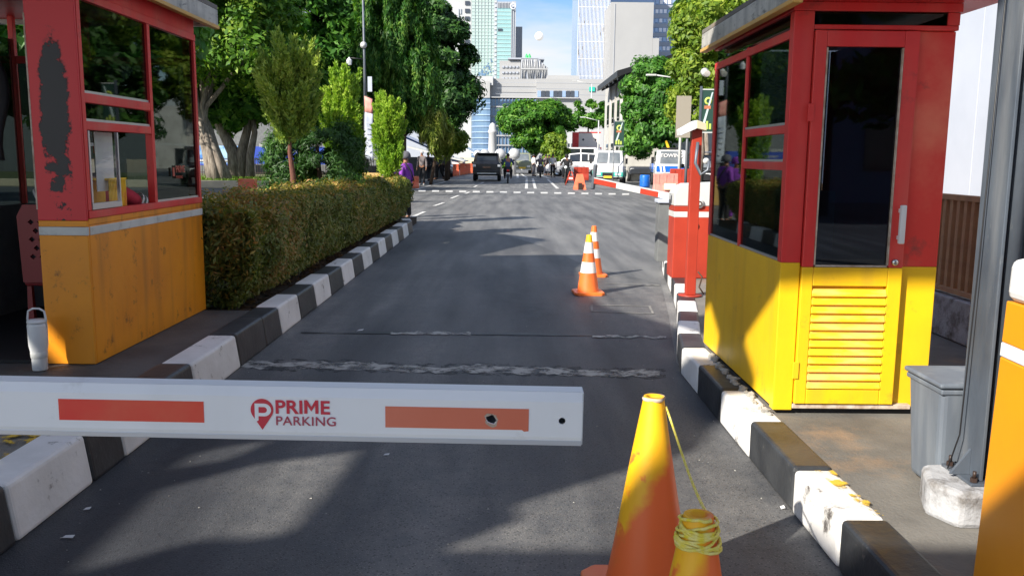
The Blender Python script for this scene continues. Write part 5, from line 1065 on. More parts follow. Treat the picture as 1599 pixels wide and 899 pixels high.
# white van and white people carrier, seen from the side
LV = [(-2.5, .80, .40, 1.15, .74, 1.95), (-2.4, .86, .34, 1.18, .76, 2.05), (1.2, .86, .34, 1.18, .76, 2.06), (1.6, .86, .34, 1.18, .74, 1.96), (2.25, .86, .34, 1.15, .82, 1.22), (2.55, .78, .42, .9, .74, .96)]
b = G(903, 272)
o, S, panel = vehicle('van', (b.x - .6, b.y + 6, 0), R(72), LV, 'carwhite', 'long white van with dark side windows behind the white people carrier', 'van', None, (-1.6, 1.65), .34, sides=((1, 2),), scl=1.34)
panel('windscreen', (S[4][4], S[4][5], S[3][5], S[3][4]), 'carglass'); panel('door_window', (S[3][2], S[4][2], S[4][3], S[3][3]), 'carglass')
for s in (-1, 1):
    for yy_ in (-1.2, .1): box_part(o, 'window_pillar', 'carwhite', s * .84 - .02, s * .84 + .02, yy_ - .04, yy_ + .04, 1.2, 1.95)
MPV = [(-2.1, .80, .35, .95, .70, 1.2), (-2.0, .84, .30, .98, .68, 1.60), (-.3, .85, .28, 1.0, .68, 1.68), (.5, .85, .28, 1.0, .66, 1.60), (1.25, .85, .28, .98, .74, 1.04), (2.05, .80, .32, .80, .74, .85), (2.2, .72, .4, .68, .66, .72)]
b = G(905, 276)
o, S, panel = vehicle('car', (b.x - .1, b.y + 1.5, 0), R(80), MPV, 'carwhite', 'white people carrier parked across the street edge in front of the van', 'car', None, (-1.3, 1.35), .32, sides=((1, 2), (2, 3)), scl=1.24)
panel('windscreen', (S[4][4], S[4][5], S[3][5], S[3][4]), 'carglass')
for s in (-1, 1): box_part(o, 'headlight', 'lamp_w', s * .62 - .12, s * .62 + .12, 2.08, 2.17, .62, .76); box_part(o, 'window_pillar', 'carwhite', s * .79 - .02, s * .79 + .03, -.9, -.82, 1.02, 1.58)
# towing truck
b = G(1050, 292)
TR = [(-.9, .84, .45, 1.15, .80, 1.95), (-.8, .86, .42, 1.15, .80, 2.0), (.55, .86, .42, 1.15, .76, 1.98), (.85, .86, .42, 1.15, .82, 1.18), (.95, .84, .45, 1.0, .82, 1.05)]
o, S, panel = vehicle('tow_truck', (b.x, b.y + 1, 0), R(180 - 6), TR, 'carwhite', 'white and blue tow truck with TOWING across its windscreen', 'tow truck', None, (.35,), .36, sides=((1, 2),), scl=1.06)
panel('windscreen', (S[3][4], S[3][5], S[2][5], S[2][4]), 'windscreen', ins=(.06, .06, .06, .08))
text('windscreen_lettering', 'TOWING', .28, 'c_white', o, (.60, .745, 1.60), (R(90 - 20), 0, R(180)), .004, .006, 1.05)
box_part(o, 'blue_panel', 'truckblue', -.80, .80, .90, .975, .80, 1.12, .01)
for x in (.30, .48): MB().hexa([(x, .976, .8), (x + .10, .976, .8), (x, .985, .8), (x + .10, .985, .8), (x + .06, .976, 1.12), (x + .16, .976, 1.12), (x + .06, .985, 1.12), (x + .16, .985, 1.12)]).build('white_stripe', 'carwhite', o)
box_part(o, 'grille', 'black', -.45, .45, .93, .985, .62, .74); box_part(o, 'bumper', 'carwhite', -.84, .84, .90, 1.03, .44, .60, .03); box_part(o, 'number_plate', 'plate_w', -.22, .22, 1.03, 1.045, .46, .58, .003)
for s in (-1, 1): box_part(o, 'headlight', 'lamp_w', s * .66 - .14, s * .66 + .14, .93, 1.0, .62, .76); box_part(o, 'mirror', 'black', s * 1.0 - .07, s * 1.0 + .07, .6, .68, 1.25, 1.6)
box_part(o, 'light_bar', 'black', -.5, .5, .0, .2, 2.0, 2.12); box_part(o, 'crane_deck', 'truckblue', -.85, .85, -3.6, -.95, .75, .95)
for s in (-1, 1):
    box_part(o, 'deck_side', 'truckblue', s * .88 - .02, s * .88 + .02, -3.6, -.95, .9, 1.25); wheel(o, s * .75, -2.6, .36, .25, s)
MB().tube([(0, -1.3, .95), (0, -1.4, 2.1), (0, -3.2, 2.5)], .08, 8).build('crane_boom', 'cone_y', o)
bb = G(1008, 293)
br = empty('blue_bin', (bb.x, bb.y + .3, 0), 'blue plastic drum standing left of the tow truck', 'drum')
MB().lathe([(0, 0), (.26, 0), (.29, .1), (.29, .62), (.26, .7), (0, .7)], 20).build('drum', 'truckblue', br); MB().lathe([(.295, .3), (.31, .32), (.295, .34)], 20).build('hoop', 'truckblue', br)
# dark pickups
PK = [(-2.5, .85, .5, .95, .84, 1.0), (-2.4, .88, .45, .98, .86, 1.02), (-.6, .88, .42, 1.0, .86, 1.04), (-.5, .88, .42, 1.02, .72, 1.70), (.4, .88, .42, 1.02, .70, 1.72), (1.0, .88, .42, 1.02, .80, 1.08), (2.3, .84, .46, .95, .80, 1.0), (2.45, .76, .55, .8, .72, .84)]
b = G(990, 284)
o, S, panel = vehicle('pickup_truck', (b.x + .6, b.y + 3, 0), R(180), PK, 'cargrey', 'dark grey pickup truck with a caged bed between the minibus and the tow truck', 'pickup', 'pickups behind the barriers', (-1.6, 1.6), .38, sides=((3, 4),), scl=1.05)
panel('windscreen', (S[5][4], S[5][5], S[4][5], S[4][4]), 'carglass')
for s in (-1, 1):
    for k in range(4): box_part(o, 'cage_post', 'steel', s * .8 - .02, s * .8 + .02, -2.4 + k * .6, -2.36 + k * .6, 1.02, 2.0, 0)
    box_part(o, 'cage_rail', 'steel', s * .8 - .025, s * .8 + .025, -2.42, -.5, 2.0, 2.05, 0); box_part(o, 'headlight', 'lamp_w', s * .65 - .12, s * .65 + .12, 2.33, 2.43, .75, .88)
b = G(1098, 300)
o, S, panel = vehicle('pickup_truck', (b.x + .55, b.y + 2, 0), R(180 - 25), PK, 'carblack', 'black car with a silver roof bar parked right of the tow truck', 'car', None, (-1.6, 1.6), .40, sides=((3, 4),), scl=1.05)
panel('windscreen', (S[5][4], S[5][5], S[4][5], S[4][4]), 'windscreen')
for s in (-1, 1): box_part(o, 'headlight', 'lamp_w', s * .65 - .14, s * .65 + .14, 2.33, 2.44, .75, .88); box_part(o, 'mirror', 'carblack', s * 1.02 - .1, s * 1.02 + .1, .6, .7, 1.08, 1.28)
box_part(o, 'grille', 'black', -.4, .4, 2.38, 2.47, .62, .78)
MB().tube([(-.7, -.5, 1.0), (-.68, -.52, 1.85), (.68, -.52, 1.85), (.7, -.5, 1.0)], .035, 8).build('roll_bar', 'chrome', o)
# distant minibus coming towards us
b = G(815, 271)
o, S, panel = vehicle('minibus', (b.x, b.y, 0), R(180), VAN, mat('olive_paint', (.22, .24, .16, 1), rough=.4), 'small greenish minibus far down the street in the oncoming lane', 'minibus', None, (-1.35, 1.25), .31, sides=((1, 2),), scl=1.1)
panel('windscreen', (S[4][4], S[4][5], S[3][5], S[3][4]), 'windscreen')
box_part(o, 'number_plate', 'plate_y', -.3, .3, 2.0, 2.06, .46, .62); box_part(o, 'bumper', 'machine_grey', -.8, .8, 1.95, 2.05, .34, .44)
for s in (-1, 1): box_part(o, 'headlight', 'lamp_w', s * .56 - .15, s * .56 + .15, 2.0, 2.04, .60, .76)
# motorbikes
def motorbike(loc, rz, label, body='black', lampc='lamp_w'):
    o = empty('motorbike', loc, label, 'motorbike', 'motorbikes on the street', rz)
    for y in (-.62, .62):
        mt = Matrix.Translation((0, y, .29)) @ Matrix.Rotation(R(90), 4, 'Y')
        w = MB().lathe([(.22, -.045), (.27, -.05), (.29, -.02), (.29, .02), (.27, .05), (.22, .045)], 22, mt=mt).build('wheel', 'rubber', o); MB().lathe([(0, -.03), (.05, -.04), (.05, .04), (0, .03)], 10, mt=mt).lathe([(.2, -.02), (.225, -.02), (.225, .02), (.2, .02)], 20, mt=mt).build('rim', 'chrome', w)
    MB().prism([(-.75, .62), (-.55, .45), (-.1, .34), (.25, .36), (.40, .62), (.48, .95), (.38, 1.0), (.22, .62), (-.05, .60), (-.20, .76), (-.78, .80)], -.11, .11, 'x').build('body', body, o, bevel=.05, seg=3)
    MB().box(-.12, .12, -.72, -.02, .775, .84).build('saddle', 'black', o, bevel=.03)
    MB().tube([(0, .62, .29), (0, .50, .75), (0, .42, 1.0)], [.04, .045, .03], 8).build('fork', 'black', o)
    MB().tube([(-.34, .34, 1.02), (-.1, .44, 1.0), (.1, .44, 1.0), (.34, .34, 1.02)], .016, 8).build('handlebar', 'black', o)
    MB().lathe([(0, 0), (.08, 0), (.09, -.08), (.05, -.14)], 16, mt=Matrix.Translation((0, .56, .90)) @ Matrix.Rotation(R(-90), 4, 'X')).build('headlight', lampc, o)
    box_part(o, 'tail_lamp', 'lamp_r', -.07, .07, -.83, -.76, .66, .76); box_part(o, 'number_plate', 'plate_w', -.10, .10, -.82, -.80, .48, .60, .002); box_part(o, 'leg_shield', body, -.22, .22, .42, .47, .48, .92, .03)
    MB().prism([(-.9, .34), (-.62, .60), (-.35, .36), (-.4, .44), (-.62, .66), (-.86, .5)], -.07, .07, 'x').build('mudguard', body, o)
    for s in (-1, 1): MB().tube([(s * .22, .40, 1.02), (s * .30, .42, 1.22)], .008, 6).lathe([(0, -.01), (.06, -.01), (.06, .01), (0, .01)], 12, mt=Matrix.Translation((s * .32, .42, 1.26)) @ Matrix.Rotation(R(90), 4, 'X')).build('mirror', 'black', o)
    return o
for px, py, rz, sh, hm, lab, lab2, body, sc in ((793, 286, 0, 'c_blue', 'hair', 'black motorbike ridden away beside the SUV', 'rider in a dark blue shirt riding away beside the SUV', 'carblack', 1.12), (884, 286, 172, 'c_black', 'c_black', 'motorbike with a bright headlamp stopped before the red folding sign', 'rider all in black waiting on the motorbike with the bright headlamp', 'carblack', 1.12), (843.5, 277, 180, 'c_check', 'c_white', 'smaller distant motorbike coming up the street', 'rider with a pale helmet on the distant motorbike', 'cargrey', 1.1)):
    b = G(px, py); bk = motorbike((b.x, b.y, 0), R(rz), lab, body); bk.scale = (sc,) * 3
    person((b.x - math.sin(R(rz)) * -.25 * sc, b.y - math.cos(R(rz)) * .25 * sc, 0.06), R(rz), lab2, sh, 'c_black', 'c_black', 'ride', h=1.72 * sc, helmet=None if hm == 'hair' else hm, hair='hair', short=False, group='motorbike riders')

# plastic road barriers
def water_barrier(loc, rz, w, h, label, group, m='barrier_o', d=.35):
    o = MB().prism([(-d / 2, 0), (d / 2, 0), (d / 2, h * .18), (d * .22, h * .5), (d * .16, h), (-d * .16, h), (-d * .22, h * .5), (-d / 2, h * .18)], -w / 2, w / 2, 'x').build('road_barrier', m, bevel=.02, label=label, cat='barrier', group=group, loc=loc)
    o.rotation_euler.z = rz
    for x in (-.3, 0, .3): MB().box(x * w - .02 * w, x * w + .02 * w, -d * .24, -d * .2, h * .45, h * .95).build('groove', 'slot' if False else m, o)
    return o
for i in range(7):
    px = 707 + i * 4.6; b = G(px, 275 - i * .75)
    water_barrier((b.x, b.y, 0), R(20), .55, 1.0, ('nearest orange plastic barrier in the row along the left street edge', 'second nearest orange plastic barrier in the row on the left', 'third orange plastic barrier in the left row', 'middle orange plastic barrier of the seven in the left row', 'fifth orange plastic barrier in the left row', 'second farthest orange plastic barrier in the left row', 'farthest orange plastic barrier of the left row, beside the SUV')[i], 'orange barriers along the left street edge')
for px, py, w, h, rz, lab, m in ((905, 296, .75, .95, 0, 'orange plastic barrier with open legs at the crossing', 'barrier_o'),):
    b = G(px, py); o = empty('folding_barrier', (b.x, b.y, 0), 'pale orange folding barrier standing at the crossing left of the arm', 'barrier', None, rz)
    k = b.y / 45
    for s in (-1, 1):
        MB().hexa([(-.33, s * .25 - .03, 0), (.33, s * .25 - .03, 0), (-.33, s * .25 + .03, 0), (.33, s * .25 + .03, 0), (-.16, s * .03 - .02, .8), (.16, s * .03 - .02, .8), (-.16, s * .03 + .02, .8), (.16, s * .03 + .02, .8)]).build('panel', 'barrier_o', o, bevel=.01)
    MB().box(-.1, .1, -.345, -.28, .0, .35, mt=None).build('opening', 'slot', o); o.scale = (k, k, k)
b = G(891, 289); o = empty('folding_sign', (b.x, b.y, 0), 'small red A frame sign beside the waiting motorbike', 'sign')
MB().tube([(-.32, 0, 0), (-.05, 0, .85)], .05, 4).tube([(.32, 0, 0), (.05, 0, .85)], .05, 4).build('frame', 'machine_red', o); MB().box(-.20, .20, -.05, -.02, .3, .55).build('panel', 'machine_red', o); MB().box(-.12, .12, -.056, -.051, .36, .48).build('print', 'plate_w', o); o.scale = (.95,) * 3
b = G(913, 283); water_barrier((b.x, b.y + 3, 0), R(0), 1.0, 1.0, 'red plastic barrier in front of the white people carrier', 'red barriers on the right', 'machine_red').scale = (1.1, 1, .95)
b = G(1035, 305); water_barrier((b.x + .1, b.y, 0), R(10), 1.1, .95, 'faded pink barrier board below the tow truck', 'red barriers on the right', 'barrier_pink', .3)
MB().box(-.02, .02, -.25, .25, 0, .28).build('folded_paper_sign', 'cream', label='cream card leaning on the pink barrier', cat='card', loc=(b.x + .25, b.y - .25, .25), rot=(0, R(15), R(80)))
b = G(1058, 305); o = water_barrier((b.x + .25, b.y + .6, 0), R(-8), 1.0, 1.15, 'dark red plastic barrier in front of the tow truck bumper', 'red barriers on the right', 'machine_red', .35)
# barriers and posts behind the hedge, far left
for px, py, w, m, lab, t in ((387, 302, 28, 'barrier_o', 'orange plastic barrier on the cream kerb behind the hedge', 'a'), (466, 301, 16, 'barrier_pink', 'faded red barrier with a round cut-out near the first conifer', 'b')):
    b = P(px, 292, 36); water_barrier((b.x, b.y, 0), R(5), w * 36 / 1350, .60 if t == 'a' else .75, lab, 'barriers behind the hedge', m, .4)
b = P(424, 292, 35); cone((b.x, b.y, 0), .75, .04, .15, [(0, .4, 'cone_w'), (.4, .7, 'cone_o'), (.7, 1, 'cone_y')], 'whitish cone behind the hedge between two barriers', None, .2)
b = P(446, 292, 35.5); o = empty('warning_post', (b.x, b.y, 0), 'short red and white post behind the hedge by the first conifer', 'post')
MB().tube([(0, 0, 0), (0, 0, .55)], .09, 10).build('post', 'white_plastic', o); MB().box(-.22, .22, -.06, .06, .56, 1.0).build('board', 'barrier_pink', o); MB().lathe([(0, 1.0), (.12, 1.0), (.13, 1.15), (0, 1.28)], 12).build('lamp', 'white_plastic', o)
b = P(590, 272, 30); MB().box(-1.0, 1.0, -.1, .1, 0, 1.0).build('orange_board', 'fascia_y', label='ochre board low behind the middle and right conifers', cat='board', loc=(b.x, 30, 0), bevel=.02)
for i, px in enumerate((646,)):
    b = P(px, 275, 44); water_barrier((b.x, b.y, 0), R(15), .5, .6, 'orange barrier behind the person in purple', 'barriers near the hedge end', 'barrier_o')
# ================================================================== TREES
M['lf_ficus'] = leaf_mat('ficus_leaf', '#274a14', '#578426', '#9cb640', .35)
M['lf_dark'] = leaf_mat('dark_leaf', '#183216', '#315824', '#588036', .25)
M['lf_mid'] = leaf_mat('mid_leaf', '#224618', '#44782a', '#74a440', .35)
M['lf_bright'] = leaf_mat('bright_leaf', '#234816', '#4a8026', '#7ea63c', .4)
M['lf_yellow'] = leaf_mat('yellow_green_leaf', '#385a18', '#6f8c2a', '#a2b044', .4)
M['lf_weep'] = leaf_mat('weeping_leaf', '#20441a', '#3f7228', '#8aa84a', .35)
M['lf_palm'] = leaf_mat('palm_leaf', '#3b5518', '#7d8f35', '#a8a458', .3)
def tree(name, loc, label, blobs, n, size, m, trunk, group=None, seed=1, nclump=120, crad=.9, droop=0, shell=.6, aspect=.42, trunk_m='bark_d', cat='tree', **kw):
    o = empty(name, loc, label, cat, group)
    if trunk:
        mb = MB()
        for pts, r0_, r1_ in trunk:
            k = len(pts); mb.tube(pts, [r0_ + (r1_ - r0_) * i / (k - 1) for i in range(k)], 10)
        mb.build('trunk', trunk_m, o)
    leaf_mesh('crown', blobs, n, size, m, o, nclump=nclump, crad=crad, droop=droop, seed=seed, shell=shell, aspect=aspect, **kw)
    return o
# big ficus with many pale stems, left
b = G(335, 289); fx, fy = b.x, b.y; s0 = .22
tr = []
g = random.Random(6)
tips = [(-3.2, 0, 7.5), (-1.6, -.5, 9), (.2, 0, 9.5), (1.8, .3, 8.5), (-2.6, .4, 6), (3.2, 0, 7.2), (-.8, .6, 8), (1.0, -.6, 7)]
for i, t in enumerate(tips):
    a = 2 * math.pi * i / len(tips); p0 = Vector((.42 * math.cos(a) + .3, .3 * math.sin(a), 0)); p1 = Vector((-.35 + .22 * math.cos(a), .2 * math.sin(a), 2.6)); p2 = Vector((-.55 + .1 * t[0], .2 * math.sin(a), 3.8)); p3 = Vector(t) * .72 + Vector((-.5, 0, 1)); p4 = Vector(t) + Vector((-.5, 0, 1))
    pts = []
    for q0, q1 in ((p0, p1), (p1, p2), (p2, p3), (p3, p4)):
        pts += [q0.lerp(q1, j / 3) + Vector((g.uniform(-.05, .05), g.uniform(-.05, .05), 0)) for j in range(3)]
    tr.append((pts, .24, .05))
tree('ficus_tree', (fx, fy, s0), 'large ficus with pale sunlit multiple stems right of the left booth', [((-1, 0, 8.5), (5.2, 4, 3.4)), ((2.2, 0, 7.2), (3.6, 3.2, 2.6)), ((-4, 1, 6.8), (3.5, 3, 2.6)), ((.5, -1.5, 10.5), (4, 3, 2.2)), ((-2.0, -1.5, 5.2), (1.8, 1.2, 1.0))], 46000, .15, 'lf_ficus', tr, 'big trees on the left', 41, 260, .95, trunk_m='bark', lo=.5)
# second tree with forked brown trunk behind
b = P(385, 285, 52)
tr = [([(0, 0, 0), (-.1, 0, 1.5), (-.9, 0, 3.2), (-1.6, 0, 5.5)], .45, .15), ([(.3, 0, 0), (.35, 0, 1.4), (.9, 0, 3.3), (1.4, 0, 6)], .38, .12), ([(.9, -.3, 0), (.95, -.3, 1.3), (1.25, -.3, 2.6), (.9, 0, 5)], .28, .1)]
tree('broadleaf_tree', (b.x, 50, .22), 'bushy tree with a forked brown trunk behind the first conifer', [((-.3, 0, 4.4), (2.6, 2, 1.5)), ((1.5, 0, 5.2), (2.8, 2, 1.6)), ((3.6, .5, 4.6), (2.0, 2, 1.6)), ((-1.8, 0, 5.6), (2.0, 2, 1.2))], 26000, .20, 'lf_bright', tr, 'big trees on the left', 42, 130, .7, aspect=.5, trunk_m='bark')
b = P(470, 120, 58); tree('broadleaf_tree', (b.x, 58, .2), 'tall dark tree rising behind the first conifer', [((-1, 0, 9.5), (4.6, 4, 4.0)), ((2, 1, 11.5), (4, 4, 3.2)), ((1, 0, 6.5), (4.2, 3, 2.6)), ((-4, 0, 12), (4, 3, 2.6))], 42000, .22, 'lf_mid', [([(0, 0, 0), (.2, 0, 4), (-.3, 0, 8), (0, 0, 11)], .45, .1), ([(.1, 0, 4), (1.6, 0, 7), (2.4, 0, 10)], .2, .06)], 'big trees on the left', 43, 230, 1.0, lo=.5)
b = P(560, 120, 60); tree('broadleaf_tree', (b.x, 60, .2), 'tall dark tree behind the lamp pole', [((0, 0, 8), (3.6, 3.4, 5.0)), ((-1.5, 0, 13), (3.5, 3, 2.8)), ((1.2, 0, 5), (3.2, 3, 2.2))], 42000, .22, 'lf_dark', [([(0, 0, 0), (.1, 0, 5), (0, 0, 12)], .4, .1)], 'big trees on the left', 44, 200, 1.0, lo=.5)
# weeping tree
b = P(625, 120, 50); tree('weeping_tree', (b.x, 50, .1), 'tall weeping tree with hanging shoots beside the lamp pole', [((0, 0, 8.6), (1.9, 1.8, 3.0)), ((-.6, 0, 11.2), (2.0, 1.8, 2.4)), ((.9, 0, 6.8), (1.5, 1.6, 2.2)), ((-1.4, 0, 7.6), (1.4, 1.4, 2.4))], 60000, .17, 'lf_weep', [([(0, 0, 0), (.1, 0, 4), (-.1, 0, 9), (0, 0, 12)], .3, .08)], 'big trees on the left', 45, 260, .45, droop=1.5, shell=.55, aspect=.2, lo=.5)
# round dark tree
b = P(692, 120, 58); tree('broadleaf_tree', (b.x + .2, 58, 0), 'dense round dark tree nearest to the tall white tower', [((.1, 0, 8.0), (1.75, 2, 2.4)), ((-.9, 0, 10.0), (1.5, 1.6, 1.9)), ((.3, 0, 5.6), (1.7, 1.8, 1.6)), ((-1.4, 0, 6.5), (1.5, 1.5, 2.0)), ((-.5, 0, 3.9), (1.2, 1.3, .9))], 50000, .17, 'lf_dark', [([(0, 0, 0), (.1, 0, 3), (0, 0, 8)], .14, .08)], 'big trees on the left', 46, 190, .62, lo=.5)
b = P(672, 205, 50); tree('palm_clump', (b.x, 50, 0), 'yellowish palm clump under the weeping tree', [((0, 0, 3.7), (.9, .9, .9)), ((.6, 0, 2.9), (.7, .7, .6))], 9000, .24, 'lf_palm', [([(.0, 0, 0), (.3, 0, 1.6), (.0, 0, 3.4)], .1, .07)], None, 47, 40, .45, droop=.9, aspect=.12, cat='palm')
b = P(700, 225, 62); tree('broadleaf_tree', (b.x, 62, 0), 'small bright tree over the roofs of the parked cars', [((0, 0, 2.9), (1.3, 1.2, .9))], 7000, .16, 'lf_yellow', [([(0, 0, 0), (.1, 0, 2.6)], .12, .06)], 'small street trees', 48, 40, .4)
# middle distance street trees
b = G(830, 268); tree('street_tree', (P(832, 200, 95).x, 95, 0), 'wide bright green tree over the middle of the street', [((-.2, 0, 5.7), (3.5, 3, 1.7)), ((1.8, 0, 5.2), (2.4, 2.4, 1.9)), ((-2.0, 0, 5.2), (1.5, 2, 1.2)), ((.2, 0, 3.6), (2.4, 2, 1.2)), ((.4, 0, 6.7), (2.6, 2, .9))], 42000, .21, 'lf_bright', [([(0, 0, 0), (.2, 0, 2), (-.6, 0, 4.6)], .3, .15), ([(.1, 0, 1.5), (1.4, 0, 3.5), (2.2, 0, 5)], .2, .1)], 'small street trees', 51, 170, .8, lo=.5)
for i, (px, pt, Y, w, h, m, lab) in enumerate(((918, 178, 104, 2.6, 1.5, 'lf_bright', 'layered bright tree left of the dark roofed house'), (868, 235, 88, 1.0, 1.6, 'lf_yellow', 'slim yellow green tree right of the wide street tree'), (808, 250, 120, 1.2, 1.0, 'lf_yellow', 'low shrub tree at the far end of the street'), (795, 255, 130, 1.6, .9, 'lf_mid', 'low dark shrub by the white domes'))):
    q_ = P(px, pt, Y); tree('street_tree', (q_.x, Y, 0), lab, [((0, 0, q_.z), (w, w, h)), ((-w * .4, 0, q_.z - h * .6), (w * .7, w * .7, h * .6)), ((w * .5, 0, q_.z - h * .4), (w * .6, w, h * .6))], 11000, .20, m, [([(0, 0, 0), (.1, 0, q_.z - h * .3)], .14, .08)], 'small street trees', 52 + i, 60, .55, lo=.5)
# right hand trees
def at_px(px, py, Y): q_ = P(px, py, Y); return (q_.x, q_.z)
def rtree(name, pxc, Y, lab, bl, n, size, m, seed, nclump, crad, tr_m='bark', trunk=None, **kw):
    x0 = P(pxc, 250, Y).x; k = Y / 1350; B = []
    for px, py, rx, rz_ in bl:
        q_ = P(px, py, Y); B.append(((q_.x - x0, 0, q_.z), (rx * k, rx * k * .8, rz_ * k)))
    return tree(name, (x0, Y, 0), lab, B, n, size, m, trunk or [([(0, 0, 0), (.15, 0, 2), (-.1, 0, 5)], .22, .1)], 'big trees on the right', seed, nclump, crad, trunk_m=tr_m, **kw)
rtree('broadleaf_tree', 1090, 42, 'tall yellow green tree rising behind the right booth', [(1120, 40, 62, 50), (1100, 110, 50, 50), (1150, 110, 50, 60), (1090, 160, 40, 30), (1160, -30, 70, 50), (1082, 60, 32, 30)], 60000, .13, 'lf_yellow', 61, 260, .50, lo=.5)
rtree('broadleaf_tree', 1030, 58, 'dark leafy tree beside the dark roofed house', [(1015, 130, 42, 36), (1005, 185, 36, 40), (1045, 150, 40, 45), (1000, 222, 26, 18), (1045, 205, 34, 26)], 52000, .15, 'lf_mid', 62, 220, .55, lo=.5)
rtree('broadleaf_tree', 1100, 58, 'dark tree against the glass tower at the upper right', [(1100, 30, 45, 34), (1075, 70, 26, 20), (1130, 60, 40, 50), (1110, -25, 50, 40)], 30000, .18, 'lf_dark', 63, 120, .7, lo=.5)
tree('broadleaf_tree', (8.0, 27, 0), 'light green tree just beyond the right booth roof', [((0, 0, 6.4), (2.5, 2.4, 2.1)), ((-.6, .5, 8.6), (2.2, 2, 2.0)), ((1.5, 0, 5.0), (1.8, 1.6, 1.6))], 22000, .11, 'lf_yellow', [([(0, 0, 0), (.1, 0, 5)], .15, .08)], 'big trees on the right', 85, 110, .6)
for x, y, n_ in ((9.5, 24, 1), (13, 31, 2)):
    tree('broadleaf_tree', (x, y, 0), ('leafy tree behind the right booth', 'second leafy tree further behind the right booth')[n_ - 1], [((0, 0, 5.5), (2.6, 2.6, 2.4)), ((1, 1, 7.5), (2.4, 2, 1.8)), ((-1, 0, 4), (1.6, 2, 1.2))], 16000, .17, 'lf_dark', [([(0, 0, 0), (.1, 0, 5)], .2, .1)], 'big trees on the right', 80 + n_, 90, .7)
for x, y, n_ in ((12.5, 37, 0), (17, 44, 1), (22, 40, 2), (16, 30, 3)):
    tree('broadleaf_tree', (x, y, 0), ('low crowned tree hidden by the right booth, mirrored in the left one', 'dense tree beyond the right booth beside the car park', 'wide tree far right behind the sheet wall', 'tree behind the sheet wall at the right')[n_], [((0, 0, 4.0), (3.2, 2.6, 2.4)), ((1, 1, 7), (2.8, 2.6, 2.4))], 12000, .22, 'lf_dark', [([(0, 0, 0), (.1, 0, 5)], .25, .1)], 'big trees on the right', 180 + n_, 80, .9)
# trees and a house left of the shade slab, outside the frame, seen in the booth glass
for x, y, s in ((-20, 14, 1), (-24, 26, 2), (-16, 34, 3), (-30, 8, 4)):
    tree('broadleaf_tree', (x, y, 0), ('leafy tree behind the left booth seen through its windows', 'leafy tree far left behind the booth', 'leafy tree left of the ficus, hidden by the booth', 'leafy tree at the far left of the yard')[s - 1], [((0, 0, 6), (4, 4, 3)), ((1, 0, 8), (3, 3, 2.5)), ((-1, 1, 4), (3, 3, 1.6))], 12000, .28, 'lf_mid', [([(0, 0, 0), (.1, 0, 5)], .35, .15)], 'trees left of the booth', 70 + s, 90, 1.0)
ho = empty('gabled_house', (-30, 20, 0), 'pale gabled house left of the yard, seen in the glass', 'house')
MB().box(-4, 4, -6, 6, 0, 4.5).build('wall', 'wallblue', ho); MB().prism([(-6.5, 4.5), (6.5, 4.5), (0, 7.5)], -4.3, 4.3, 'x').build('roof', 'wallblue', ho)

M['bl_dim'] = mat('blue_grey_wall', (.20, .24, .32, 1), (.16, .19, .27, 1), .7, scale=.4)
# ================================================================== BANNERS, POLES, BLUE HOARDINGS
b = P(572, 250, 34)
lpz = P(562, -10, 34); o = empty('lamp_pole', (b.x, 34, 0), 'tall dark pole with small lamps and a camera between two conifers', 'lamp post')
MB().tube([(0, 0, 0), (0, 0, 3.3)], .10, 10).build('shaft', 'black', o); MB().tube([(0, 0, 3.3), (-.02, 0, 5.2), (-.05, 0, 11)], [.07, .045, .04], 8).build('upper_shaft', 'steel', o)
q_ = P(561, 71, 34); MB().lathe([(0, -.06), (.09, -.05), (.09, .05), (0, .06)], 14, mt=Matrix.Translation((-.03, -.08, q_.z)) @ Matrix.Rotation(R(90), 4, 'X')).lathe([(.10, -.03), (.13, 0), (.10, .03)], 16, mt=Matrix.Translation((-.03, -.08, q_.z)) @ Matrix.Rotation(R(90), 4, 'X')).build('round_bracket', 'machine_grey', o)
q_ = P(546, 97, 34); MB().lathe([(0, -.14), (.09, -.12), (.11, .05), (0, .18)], 8, smooth=False).build('camera_housing', 'white_plastic', o, loc=(q_.x - b.x, -.1, q_.z)); MB().tube([(0, 0, q_.z + .1), (q_.x - b.x, -.05, q_.z + .15)], .02, 6).build('bracket', 'black', o)
q_ = P(571, 132, 34); MB().box(-.08, .08, -.04, .04, -.28, .28).build('sign_plate', 'wallblue', o, loc=(q_.x - b.x + .18, -.1, q_.z))
q0, q1 = P(569, 150, 33.8), P(583, 248, 33.8)
bn_ = empty('vertical_banner', (q0.x, 33.8, q1.z), 'tall pale blue vertical banner with faded red top on the dark pole', 'banner')
w_ = q1.x - q0.x; h_ = q0.z - q1.z
vs = []; 
for i in range(13):
    for j in range(5): vs.append((w_ * j / 4, .05 * math.sin(i * .8 + j * .6), h_ * i / 12 - .12 * j / 4 * (1 if i == 12 else .6)))
mbn = MB(); mbn.add(vs, [(i * 5 + j, i * 5 + j + 1, (i + 1) * 5 + j + 1, (i + 1) * 5 + j) for i in range(9) for j in range(4)], 0, True); mbn.add(vs, [(i * 5 + j, i * 5 + j + 1, (i + 1) * 5 + j + 1, (i + 1) * 5 + j) for i in range(9, 12) for j in range(4)], 1, True)
x = mbn.build('banner_cloth', ['wallblue', 'barrier_pink'], bn_); x.modifiers.new('s', 'SOLIDIFY').thickness = .01
MB().tube([(0, 0, h_ + .02), (w_, 0, h_ - .1)], .02, 6).build('banner_rod', 'black', bn_)
for i in range(6): MB().box(w_ * .25, w_ * .7, -.07, -.065, h_ * (.12 + .09 * i), h_ * (.12 + .09 * i) + .05).build('banner_print', 'arm_line', bn_)
